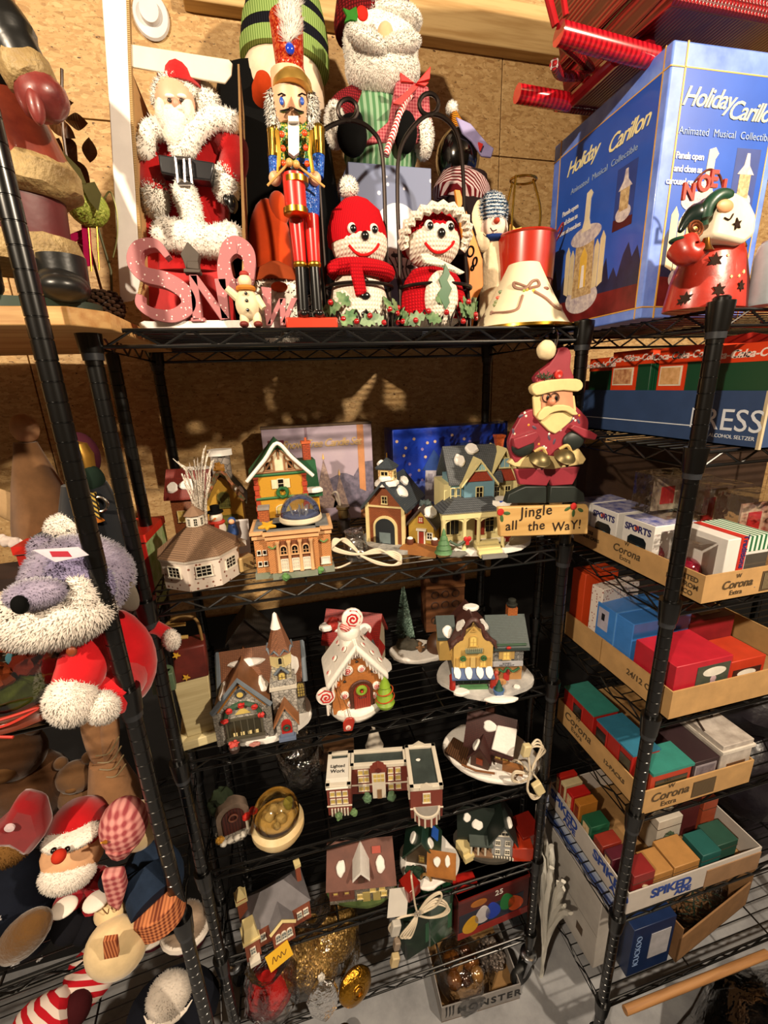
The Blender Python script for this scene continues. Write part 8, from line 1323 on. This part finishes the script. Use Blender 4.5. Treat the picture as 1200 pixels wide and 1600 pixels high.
th.p('needles', gr, M('#1c3a2c', .7, var=.3))['kind'] = 'stuff'; th.p('plastic', G().lathe([(.145, 0), (.15, .06), (.12, .13), (.05, .17), (0, .175)], n=18, sy=.75).wob(.016, 26, 4), M('#ffffff', .1, kind='film', var=.07, bump=1, bs=30))
a, b = Vector((.72, .545, .318)), Vector((1.2, .545, .30)); one('wooden_dowel', 'long pale wooden dowel lying along the front of lowest right shelf', 'dowel', G().tube([(0, 0, 0), b - a], .0105, 16), M('#a87a4c', .6, kind='wood', c2='#8a5e34'), a + Vector((0, .0, -.006)))
BAG = M('#101012', .18, coat=.6, bump=1, bs=25, var=0); g = G().lathe([(.0, .0), (.2, .0), (.3, .06), (.26, .14), (.14, .2), (.04, .21), (0, .22)], n=40, sy=.6).wob(.05, 9, 3).wob(.02, 25, 5)
one('plastic_or_added_bag', 'crumpled shiny black plastic bag on the floor at bottom right corner', 'bag', g, BAG, (1.05, .29, 0), 12, s=1.5); one('plastic_wrap', 'shiny clear plastic sheeting over the black bag at bottom right', 'plastic', G().lathe([(.29, .02), (.305, .07), (.265, .15), (.145, .21), (.04, .22), (0, .23)], n=44, sy=.62).wob(.05, 9, 3).wob(.026, 30, 8), M('#ffffff', .1, kind='film', var=.1, bump=1, bs=22), (1.05, .29, 0), 12, s=1.52); one('plastic_or_added_bag', 'small dark plastic bag on the floor between the two shelf units', 'bag', G().lathe([(.06, 0), (.075, .04), (.05, .1), (.02, .13), (0, .14)], n=24).wob(.02, 30, 2), M('#16181a', .35, bump=.6, bs=40, var=0), (.69, .98, .0))
for i, (x, y, z_, r, h) in enumerate(((1.34, .80, .594, .17, .27), (1.26, .82, .929, .19, .2), (1.44, .86, .26, .13, .28))): one('plastic_or_added_bag', ('added dark bag filling the gloom to the right of the white drinks tray', 'added dark bag filling the gloom to the right of the teal-topped box tray', 'added dark bag filling the gloom to the right of the open brown carton')[i], 'bag', G().lathe([(r * .8, 0), (r, h * .3), (r * .85, h * .7), (r * .4, h * .95), (0, h)], n=28).wob(.022, 18, i), M('#141018', .35, bump=.7, bs=30, var=.2), (x, y, z_))  # dark lumps added to black out the open right end of these shelves
th = Th('white_branches', 'cluster of white flocked branches standing between the two shelf units', 'branches', (.662, .79, 0), 0)
for i in range(14): a = rnd.uniform(0, 6.3); th.p('branch', G().tube(spline([(0, 0, 0), (.004 * math.cos(a), .01 * math.sin(a), .2), (-.004 + .012 * math.cos(a), .06 * math.sin(a), .36 + .01 * i), (-.008 + .012 * math.cos(a), .1 * math.sin(a), .42 + .012 * i)], 4), [.003] * 4 + [.006] * 3 + [.009] * 3 + [.006] * 3, 8).wob(.006, 90, i), M('#c2c0b8', .8, var=.05))

# ================================================================ left unit
FP = dict(smooth=False); WF2 = M('#e0d6cb', .95, sheen=.3, var=.06); LG = M('#9c93a8', .95, sheen=.4, c2='#7d748c', vs=40)
def Pt(x, y, Y): return at(x, y, Y)
o = Vector((-.36, .72, LA)); th = Th('plush_dog', 'large lilac and white plush dog in red jacket at front of left unit', 'plush toy', o); L = lambda x, y, Y: tuple(at(x, y, Y) - o); k = sc(100, 950, .71)
bd = th.p('jacket', G().ell(L(185, 1030, .77), (62 * k, 55 * k, 95 * k)).wob(.004, 20), M('#b8121a', .9, sheen=.3, bump=.2, bs=60)); hd = th.p('head', G().ball(L(125, 905, .745), (78 * k, 70 * k, 72 * k), 6 * k, 4500), LG, **FP)
th.p('muzzle', G().ball(L(82, 965, .66), (78 * k, 45 * k, 42 * k), 9 * k, 4500, lean=(-.4, -.2, -.5)).ball(L(45, 960, .655), (44 * k, 38 * k, 38 * k), 9 * k, 2000, lean=(-.4, -.2, -.5)), WF2, hd, **FP); th.p('snout_stripe', G().ball(L(56, 928, .63), (36 * k, 22 * k, 20 * k), 5 * k, 1200), LG, hd, **FP); th.p('nose', G().ell(L(31, 945, .605), (10 * k, 9 * k, 13 * k)), BLKF, hd)
th.p('cheek', G().ball(L(128, 935, .655), (22 * k, 22 * k, 34 * k), 8 * k, 1200), WF2, hd, **FP)
e_ = th.p('ear', G().T(*L(126, 908, .668), ry=-28).ball((0, 0, 0), (40 * k, 14 * k, 50 * k), 6 * k, 2600), M('#8b83a2', .95, sheen=.4, c2='#6c6484', vs=30), hd, **FP); th.p('ear', G().ball(L(70, 862, .76), (22 * k, 12 * k, 26 * k), 6 * k, 900), LG, hd, **FP); th.p('felt_ear_back', G().T(*L(188, 920, .735), ry=-18).ell((0, 0, 0), (22 * k, 6 * k, 45 * k)), M('#6a6258', .9), hd); th.p('eye', G().ell(L(103, 919, .635), (5 * k, 4 * k, 6 * k)), BLKG, hd)
for sh, el, pw, r in (((150, 990), (130, 1040), (112, 1095), 34), ((195, 1060), (175, 1085), (160, 1105), 22)):
    ar = th.p('sleeve', G().tube(spline([L(*sh, .735), L(*el, .67), L((el[0] + pw[0]) / 2, (el[1] + pw[1]) / 2, .66)], 5), [36 * k] * 6 + [34 * k] * 5, 16), M('#bb131b', .9, sheen=.3, bump=.2, bs=60)); th.p('paw', G().ball(L(*pw, .635), (r * k, r * .8 * k, r * 1.1 * k), 6 * k, 2000, lean=(-.2, 0, -.4)), WF2, ar, **FP)
th.p('far_paw', G().ball(L(268, 1000, .80), (14 * k, 12 * k, 20 * k), 5 * k, 700), WF2, **FP); th.p('far_sleeve', G().tube([L(236, 978, .80), L(262, 992, .82)], 14 * k, 12), M('#b8121a', .9, sheen=.3)); th.p('toggle', G().ell(L(112, 1018, .63), (7 * k, 4 * k, 8 * k)), M('#7a3414', .5)); tg = th.p('paper_tag', G().prism([(p[0], p[2]) for p in (L(80, 840, .67), L(145, 836, .67), L(160, 848, .67), L(112, 858, .67))], -.1, -.099), M('#c9c2ce', .6)); th.p('tag_print', G().prism([(p[0], p[2]) for p in (L(104, 842, .67), L(130, 842, .67), L(136, 850, .67), L(108, 850, .67))], -.1005, -.1), M('#a82a3a', .5), tg)
th = Th('glass_cloche', 'glass dome with red roses and moss on wooden base, left edge', 'cloche', (-.42, .69, LA)); kk = .00094
th.p('base', G().lathe([(.075, 0), (.085, .008), (.08, .02), (.07, .026)], (0, 0, 0), 32), M('#5a2414', .3, coat=.5)); th.p('moss', G().ell((0, 0, .028), (.06, .06, .022)).wob(.008, 90), M('#3a4a1c', .9, var=.4)); 
for x, y, z_, r, c in ((-.02, -.02, .06, .022, '#6a3018'), (.02, -.01, .07, .02, '#5a1c14'), (0, .02, .1, .028, '#7a1c20'), (.03, .02, .09, .018, '#4a1414'), (-.03, .02, .09, .02, '#8a3a24')): th.p('rose', G().ell((x, y, z_), (r, r, r * .8)).wob(r * .4, 110), M(c, .8))
th.p('dome', G().lathe([(.07, .024), (.072, .1)] + [(.072 * math.cos(a), .1 + .07 * math.sin(a)) for a in [PI / 2 * i / 10 for i in range(1, 10)]] + [(0, .17)], (0, 0, 0), 36), M('#f2e8da', .04, kind='film', var=.06)); th.p('red_cord', G().tube(spline([(-.07, -.05, .03), (-.02, -.085, .03), (.02, -.086, .034), (.05, -.07, .03), (.02, -.084, .022), (-.02, -.09, .02), (.03, -.1, .012)], 6), .002, 6), M('#a82414', .6))
RG = M('#a81a12', .5, var=.08); th = rbox('gift_box', 'large red and green gift box lying behind the plush dog', -.53, .96, LA, .24, .14, .17, RG, -2); th.p('lid', G().box(-.003, .243, -.003, .143, .155, .172), M('#b52014', .45)); th.p('green_side', G().box(.24, .2415, 0, .14, 0, .154), M('#6a8a4a', .6, c2='#a8b088', vs=40)); th.p('white_label', G().box(.12, .19, -.0012, 0, .03, .05), M('#cfc4ba', .5)); th.p('fold_shadow_line', G().tube([(.0, -.003, .155), (.24, -.003, .155)], .001, 5), M('#3a0a08', .6))
th = rbox('gift_box', 'small red box with white mark beside the cream teddy', -.60, .86, LA, .05, .06, .11, RG, 8); th.p('white_mark', G().box(.028, .045, -.001, 0, .06, .068), M('#d8cfc8', .5))
f = Fr(22, 915, .80, LA); k = f.k; th = Th('teddy_bear', 'small cream teddy bear with blue patch at left edge', 'plush toy', f.o); TB = M('#c9a883', .95, sheen=.3, bump=.4, bs=90); th.p('body', G().ell((0, 0, 45 * k), (36 * k, 30 * k, 48 * k)), TB); th.p('head', G().ell((-4 * k, 0, 98 * k), (28 * k, 24 * k, 26 * k)).ell((-24 * k, 0, 122 * k), 10 * k).ell((16 * k, 0, 122 * k), 10 * k), TB); th.p('blue_patch', G().ell((-8 * k, -28 * k, 30 * k), (16 * k, 10 * k, 14 * k)), M('#4a8ab0', .8)); th.p('arm', G().ell((24 * k, -20 * k, 50 * k), (12 * k, 12 * k, 26 * k)), TB)
th = Th('stacked_carton', 'dark carton under the angel and penguin dolls on left unit', 'box', (-.70, .86, LA), 5); th.p('body', G().box(0, .38, .02, .12, 0, .13), M('#2a1a14', .7, var=.2)); zc = LA + .131
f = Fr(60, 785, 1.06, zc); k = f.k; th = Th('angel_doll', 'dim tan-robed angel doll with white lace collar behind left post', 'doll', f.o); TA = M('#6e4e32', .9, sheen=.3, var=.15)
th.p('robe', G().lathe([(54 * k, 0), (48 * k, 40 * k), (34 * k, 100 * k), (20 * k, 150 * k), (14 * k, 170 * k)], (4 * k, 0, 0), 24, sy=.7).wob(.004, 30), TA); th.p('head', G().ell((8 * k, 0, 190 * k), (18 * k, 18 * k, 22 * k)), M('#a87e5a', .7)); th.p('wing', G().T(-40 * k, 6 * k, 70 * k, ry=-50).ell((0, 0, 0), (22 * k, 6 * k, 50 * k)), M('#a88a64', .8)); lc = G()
for i in range(14): lc.ell((-48 * k + 8.5 * i * k, -26 * k - 6 * k * math.sin(i), (30 - 2.4 * i if i < 7 else 16 + 3 * (i - 7)) * k), (9 * k, 5 * k, 8 * k))
th.p('lace', lc.wob(.003, 120), M('#c2b4ac', .9)); th.p('rose_sash', G().ell((40 * k, -20 * k, 30 * k), (18 * k, 10 * k, 12 * k)).wob(.003, 90), M('#6a1c34', .9))
f = Fr(150, 832, .92, zc - .02); k = f.k; th = Th('penguin_doll', 'black velvet doll with white fur cuffs, gold crown and monocle behind left posts', 'doll', (f.o.x, f.o.y, zc)); 
th.p('body', G().lathe([(40 * k, 0), (46 * k, 30 * k), (42 * k, 90 * k), (30 * k, 130 * k)], (0, 0, 0), 24, sy=.75), M('#0f1218', .95, sheen=.3)); th.p('fur_hem', G().ball((0, -10 * k, 12 * k), (50 * k, 34 * k, 14 * k), 5 * k, 2000), WF2, **FP); th.p('fur_collar', G().ball((-30 * k, -20 * k, 70 * k), (26 * k, 16 * k, 20 * k), 5 * k, 1400), WF2, **FP); th.p('arm', G().tube([(-20 * k, -20 * k, 70 * k), (-70 * k, -20 * k, 50 * k)], [16 * k, 12 * k]), M('#0f1218', .95)); hd = th.p('head', G().ell((4 * k, -4 * k, 135 * k), (26 * k, 22 * k, 26 * k)), M('#16241c', .9)); th.p('crown', G().lathe([(20 * k, 0), (22 * k, 24 * k), (16 * k, 40 * k), (0, 46 * k)], (0, 0, 150 * k), 12), M('#b5893c', .35, .8), hd); th.p('monocle', G().tube([(24 * k + 11 * k * math.cos(a), -28 * k, 102 * k + 11 * k * math.sin(a)) for a in [2 * PI * i / 18 for i in range(18)]], 2 * k, 6, True), M('#c9c2ba', .2, 1), hd); th.p('scarf', G().box(8 * k, 22 * k, -32 * k, -24 * k, 75 * k, 120 * k), M('#c9a848', .6, kind='diag', c2='#141414', sc_=60)); th.p('beak', G().lathe([(12 * k, 0), (6 * k, 10 * k), (0, 16 * k)], (14 * k, -26 * k, 76 * k), 10), M('#c2701c', .6)); th.p('hood', G().ell((0, 10 * k, 170 * k), (26 * k, 18 * k, 36 * k)), M('#3a1420', .9), hd)
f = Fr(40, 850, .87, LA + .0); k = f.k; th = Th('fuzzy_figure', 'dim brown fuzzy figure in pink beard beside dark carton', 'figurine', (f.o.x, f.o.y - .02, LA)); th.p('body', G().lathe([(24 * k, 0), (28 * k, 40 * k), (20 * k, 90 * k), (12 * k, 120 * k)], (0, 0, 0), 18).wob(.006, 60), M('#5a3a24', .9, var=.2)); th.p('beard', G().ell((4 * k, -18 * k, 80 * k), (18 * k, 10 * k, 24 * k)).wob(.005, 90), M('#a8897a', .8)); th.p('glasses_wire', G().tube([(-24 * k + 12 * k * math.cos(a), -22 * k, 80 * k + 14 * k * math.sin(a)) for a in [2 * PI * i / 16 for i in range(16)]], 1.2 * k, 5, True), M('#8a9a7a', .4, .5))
# ---- middle shelf of the left unit
o = on(118, 1455, LB); k = sc(118, 1400, .70); th = Th('santa_plush', 'plush Santa with red nose and white beard sitting on left middle shelf', 'plush toy', o); L = lambda x, y, Y=.70: tuple(at(x, y, Y) - o); RS2 = M('#8a0f1c', .9, sheen=.3)
th.p('body', G().ell(L(140, 1400, .73), (42 * k, 36 * k, 50 * k)).ell(L(112, 1412, .70), (26 * k, 28 * k, 22 * k)).ell(L(150, 1405, .70), (26 * k, 28 * k, 22 * k)), RS2); hd = th.p('head', G().ell(L(115, 1330, .70), (42 * k, 36 * k, 38 * k)), M('#d3a27a', .85)); th.p('beard', G().ball(L(106, 1364, .675), (36 * k, 24 * k, 26 * k), 3.5 * k, 2600), WF2, hd, **FP); th.p('nose', G().ell(L(92, 1338, .645), 9 * k), M('#b8301c', .8), hd)
for x, y in ((84, 1329), (105, 1327)): th.p('eye', G().ell(L(x, y, .658), 4 * k), BLKG, hd)
th.p('hat', G().lathe([(44 * k, 0), (40 * k, 20 * k), (22 * k, 38 * k), (0, 44 * k)], L(124, 1294, .725), 22), M('#a80d14', .9, sheen=.3), hd); th.p('hat_brim', G().ball(L(112, 1306, .69), (38 * k, 24 * k, 9 * k), 3 * k, 1500), WF2, hd, **FP)
for (x, y), (x2, y2) in (((100, 1418), (112, 1440)), ((150, 1408), (140, 1440))): b_ = th.p('boot', G().ell(L(x2, y2, .675), (26 * k, 30 * k, 20 * k)), M('#0c0c12', .9)); th.p('boot_cuff', G().ell(L(x, y, .67), (18 * k, 16 * k, 6 * k)), WF2, b_)
th.p('arm', G().tube([L(150, 1370, .71), L(178, 1385, .70)], [16 * k, 13 * k]), RS2); th.p('mitten', G().ell(L(172, 1375, .68), (16 * k, 14 * k, 18 * k)), M('#10121c', .9))
o = on(215, 1500, LB); th = Th('plush_snowman', 'plush snowman in pink plaid hat and blue overalls, stitched foot hanging over shelf', 'plush toy', o); L = lambda x, y, Y=.70: tuple(at(x, y, Y) - o); CRF = M('#d3b98c', .9, sheen=.3, bump=.15, bs=60); PLD = M('#c98a84', .9, kind='plaid', c2='#8f3f44', sc_=26); DN = M('#1f2c40', .9, var=.2, bump=.2, bs=100)
hd = th.p('head', G().ell(L(215, 1290, .70), (32 * k, 32 * k, 36 * k)), CRF); th.p('plaid_hat', G().ell(L(194, 1288, .68), (32 * k, 34 * k, 40 * k)).tube([L(190, 1320, .66), L(188, 1336, .655)], [22 * k, 12 * k]), PLD, hd); th.p('plaid_scarf', G().prism([(p[0], p[2]) for p in (L(172, 1325), L(205, 1322), L(210, 1345), L(200, 1380), L(182, 1368), L(176, 1345))], L(0, 0, .648)[1], L(0, 0, .668)[1]), PLD, hd, bev=.006); th.p('carrot_nose', G().tube([L(172, 1314, .66), L(158, 1317, .63)], [5 * k, 1 * k]), M('#c98a1c', .7), hd)
th.p('overalls', G().ell(L(240, 1370, .74), (48 * k, 42 * k, 64 * k)).tube([L(235, 1360, .72), L(240, 1405, .68)], [40 * k, 38 * k], 18), DN); lg = th.p('leg', G().tube([L(225, 1370, .70), L(245, 1410, .66)], [34 * k, 38 * k], 18), DN); th.p('plaid_cuff', G().T(*L(244, 1424, .655), ry=-12).lathe([(36 * k, -20 * k), (39 * k, -18 * k), (38 * k, 16 * k), (34 * k, 18 * k)], n=22, sy=.8), M('#c2794e', .9, kind='plaid', c2='#6a3424', sc_=45), lg); th.p('ragged_hem', G().tube([L(212, 1450, .64), L(240, 1455, .64), L(262, 1440, .64)], 8 * k, 8).wob(.004, 150), M('#8a8880', .9), lg)
ft = th.p('foot', G().ell(L(182, 1480, .63), (42 * k, 34 * k, 46 * k)).tube([L(182, 1480, .63), L(228, 1450, .67)], [36 * k, 22 * k], 16), CRF); th.p('stitched_patch', G().T(*L(171, 1481, .59)).prism([(-9 * k, -16 * k), (8 * k, -19 * k), (12 * k, 14 * k), (-4 * k, 18 * k)], -.0025, .006), M('#b8734a', .9, kind='stripex', c2='#7a3c24', sc_=70), ft); th.p('hand', G().ell(L(172, 1425, .665), (22 * k, 18 * k, 18 * k)).tube([L(174, 1424, .665), L(200, 1400, .69)], [16 * k, 20 * k], 14), CRF); th.p('toe_lines', G().tube(spline([L(160, 1420, .646), L(168, 1428, .643), L(170, 1420, .645)], 4), .8 * k, 5), M('#6a4a2c', .8))
o = on(30, 1500, LB); th = Th('star_blanket', 'navy fabric scattered with white stars draped on left middle shelf', 'fabric', o); L = lambda x, y, Y=.72: tuple(at(x, y, Y) - o)
NS = M('#10141f', .9, bump=.2, bs=60, var=.15); bl_ = th.p('cloth', G().ell(L(30, 1420, .76), (70 * k, 60 * k, 92 * k)).wob(.012, 18), NS); sw = M('#b5b2b4', .8, var=0)
c_ = Vector(L(30, 1420, .76))
for i in range(26):
    a = rnd.uniform(-1.6, .9); zz = rnd.uniform(-.75, .75); q_ = math.sqrt(1 - zz * zz); d_ = Vector((q_ * math.sin(a), -q_ * math.cos(a), zz)); p = Vector((c_.x + 71 * k * d_.x, c_.y + 61 * k * d_.y, c_.z + 93 * k * d_.z)); p = p + noise.noise_vector(p * 18) * .012 + d_ * .007
    st = [((4.6 if j % 2 else 2) * k * math.cos(2 * PI * j / 10), (4.6 if j % 2 else 2) * k * math.sin(2 * PI * j / 10)) for j in range(10)]; th.p('star_print', G().T(*p, rz=math.degrees(a), rx=-25 * zz).prism(st, -.001, .002), sw, bl_, smooth=False)
th = Th('plush_dog', 'brown plush foot and red felt hat lying at left edge of middle shelf', 'plush toy', on(35, 1490, LB) + Vector((-.04, -.03, 0))); o = Vector(th.e.location); L = lambda x, y, Y=.68: tuple(at(x, y, Y) - o); th.p('foot', G().T(*L(38, 1462, .64), ry=48).ell((0, 0, 0), (26 * k, 24 * k, 46 * k)), M('#5a3e1e', .95, sheen=.3, bump=.5, bs=120)); th.p('ear', G().ball(L(10, 1325, .68), (30 * k, 22 * k, 24 * k), 4 * k, 1200), M('#6a4a24', .95), **FP); th.p('felt_hat', G().prism([(p[0], p[2]) for p in (L(-30, 1310), L(12, 1272), L(30, 1240), L(70, 1250), L(80, 1290), L(50, 1328), L(20, 1310))], L(0, 0, .66)[1], L(0, 0, .70)[1]), M('#7a0c12', .9, sheen=.3), bev=.012, ang=70); th.p('white_button', G().T(*L(16, 1292, .655), rx=90).lathe([(6 * k, 0), (6 * k, .003), (0, .004)], n=16), M('#c9b4b8', .5))
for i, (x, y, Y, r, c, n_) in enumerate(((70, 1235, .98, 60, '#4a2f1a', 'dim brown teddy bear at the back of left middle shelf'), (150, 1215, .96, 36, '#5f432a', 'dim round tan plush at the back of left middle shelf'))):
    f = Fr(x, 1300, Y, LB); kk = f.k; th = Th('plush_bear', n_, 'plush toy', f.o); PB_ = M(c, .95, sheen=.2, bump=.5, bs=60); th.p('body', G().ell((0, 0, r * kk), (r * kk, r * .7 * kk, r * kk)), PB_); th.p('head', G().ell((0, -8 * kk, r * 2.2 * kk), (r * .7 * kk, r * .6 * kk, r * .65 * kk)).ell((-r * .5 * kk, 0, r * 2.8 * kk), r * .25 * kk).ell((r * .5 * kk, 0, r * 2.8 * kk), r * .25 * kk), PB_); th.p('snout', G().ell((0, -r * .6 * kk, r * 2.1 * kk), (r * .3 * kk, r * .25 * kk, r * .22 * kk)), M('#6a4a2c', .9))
f = Fr(195, 1300, .93, LB); kk = f.k; th = Th('plush_rabbit', 'tall dim tan plush rabbit with wire whiskers behind the plaid snowman', 'plush toy', f.o); TR = M('#8a6240', .95, sheen=.2, bump=.3, bs=60); th.p('body', G().lathe([(30 * kk, 0), (36 * kk, 40 * kk), (20 * kk, 110 * kk)], (0, 0, 0), 18), TR); th.p('ear', G().ell((-6 * kk, 0, 150 * kk), (14 * kk, 9 * kk, 62 * kk)), TR); th.p('ear', G().T(14 * kk, 0, 150 * kk, ry=12).ell((0, 0, 0), (13 * kk, 9 * kk, 60 * kk)), TR)
for i in range(4): th.p('whisker', G().tube(spline([(0, -20 * kk, (100 + 12 * i) * kk), (18 * kk, -22 * kk, (96 + 14 * i) * kk), (34 * kk, -20 * kk, (112 + 16 * i) * kk)], 5), 1 * kk, 5), M('#7a6a4c', .5))
# ---- lowest left shelf
CS = M('#b01824', .9, kind='diag', c2='#d8c6bc', sc_=16)
for i, (x, y, Y, r) in enumerate(((50, 1595, .74, 40), (100, 1560, .82, 45), (150, 1555, .9, 42))): f = on(x, y + 20, LC); th = Th('striped_stocking', ('red and white striped plush stocking nearest the left edge', 'middle red and white striped plush stocking', 'red and white striped plush stocking farthest from the edge')[i], 'stocking', (f.x, Y, LC), 30 * i - 30, group='striped stockings on the lowest left shelf'); kk = .0016; th.p('body', G().tube(spline([(-.05, 0, .05), (0, 0, .07), (.05, .01, .08)], 5), [.045, .05, .055, .055, .055, .055, .055, .05, .048, .045, .03], 16).wob(.006, 25, i), CS); th.p('toe', G().ell((.06, .01, .07), (.03, .035, .035)), M('#3a1014', .9))
for i, (x, y, Y, rx_, c, n_) in enumerate(((275, 1595, .80, .05, '#d3c8bc', 'white fuzzy plush ball head on lowest left shelf'), (300, 1490, .95, .055, '#a8917c', 'cream plush arm with dark red trim behind left posts'), (250, 1500, .98, .05, '#6a4c38', 'dim brown plush paw on lowest left shelf'))):
    f = at(x, y, Y); th = Th('plush_toy', n_, 'plush toy', (f.x, Y, LC)); dz = max(.06, f.z - LC); th.p('body', G().lathe([(rx_ * (2.2 if i == 0 else .9), 0), (rx_ * (2 if i == 0 else 1.1), dz * .5), (rx_ * .8, dz)], (0, 0, 0), 18, sy=.8), M('#12141c' if i == 0 else '#4a1420', .95)); th.p('head', G().ball((0, 0, dz), (rx_, rx_ * .9, rx_), .005, 1500), M(c, .95, sheen=.3), **FP); th.p('trim', G().tube([(rx_ * math.cos(a), rx_ * .85 * math.sin(a), dz * .7) for a in [2 * PI * j / 18 for j in range(18)]], .012, 8, True), WF2)
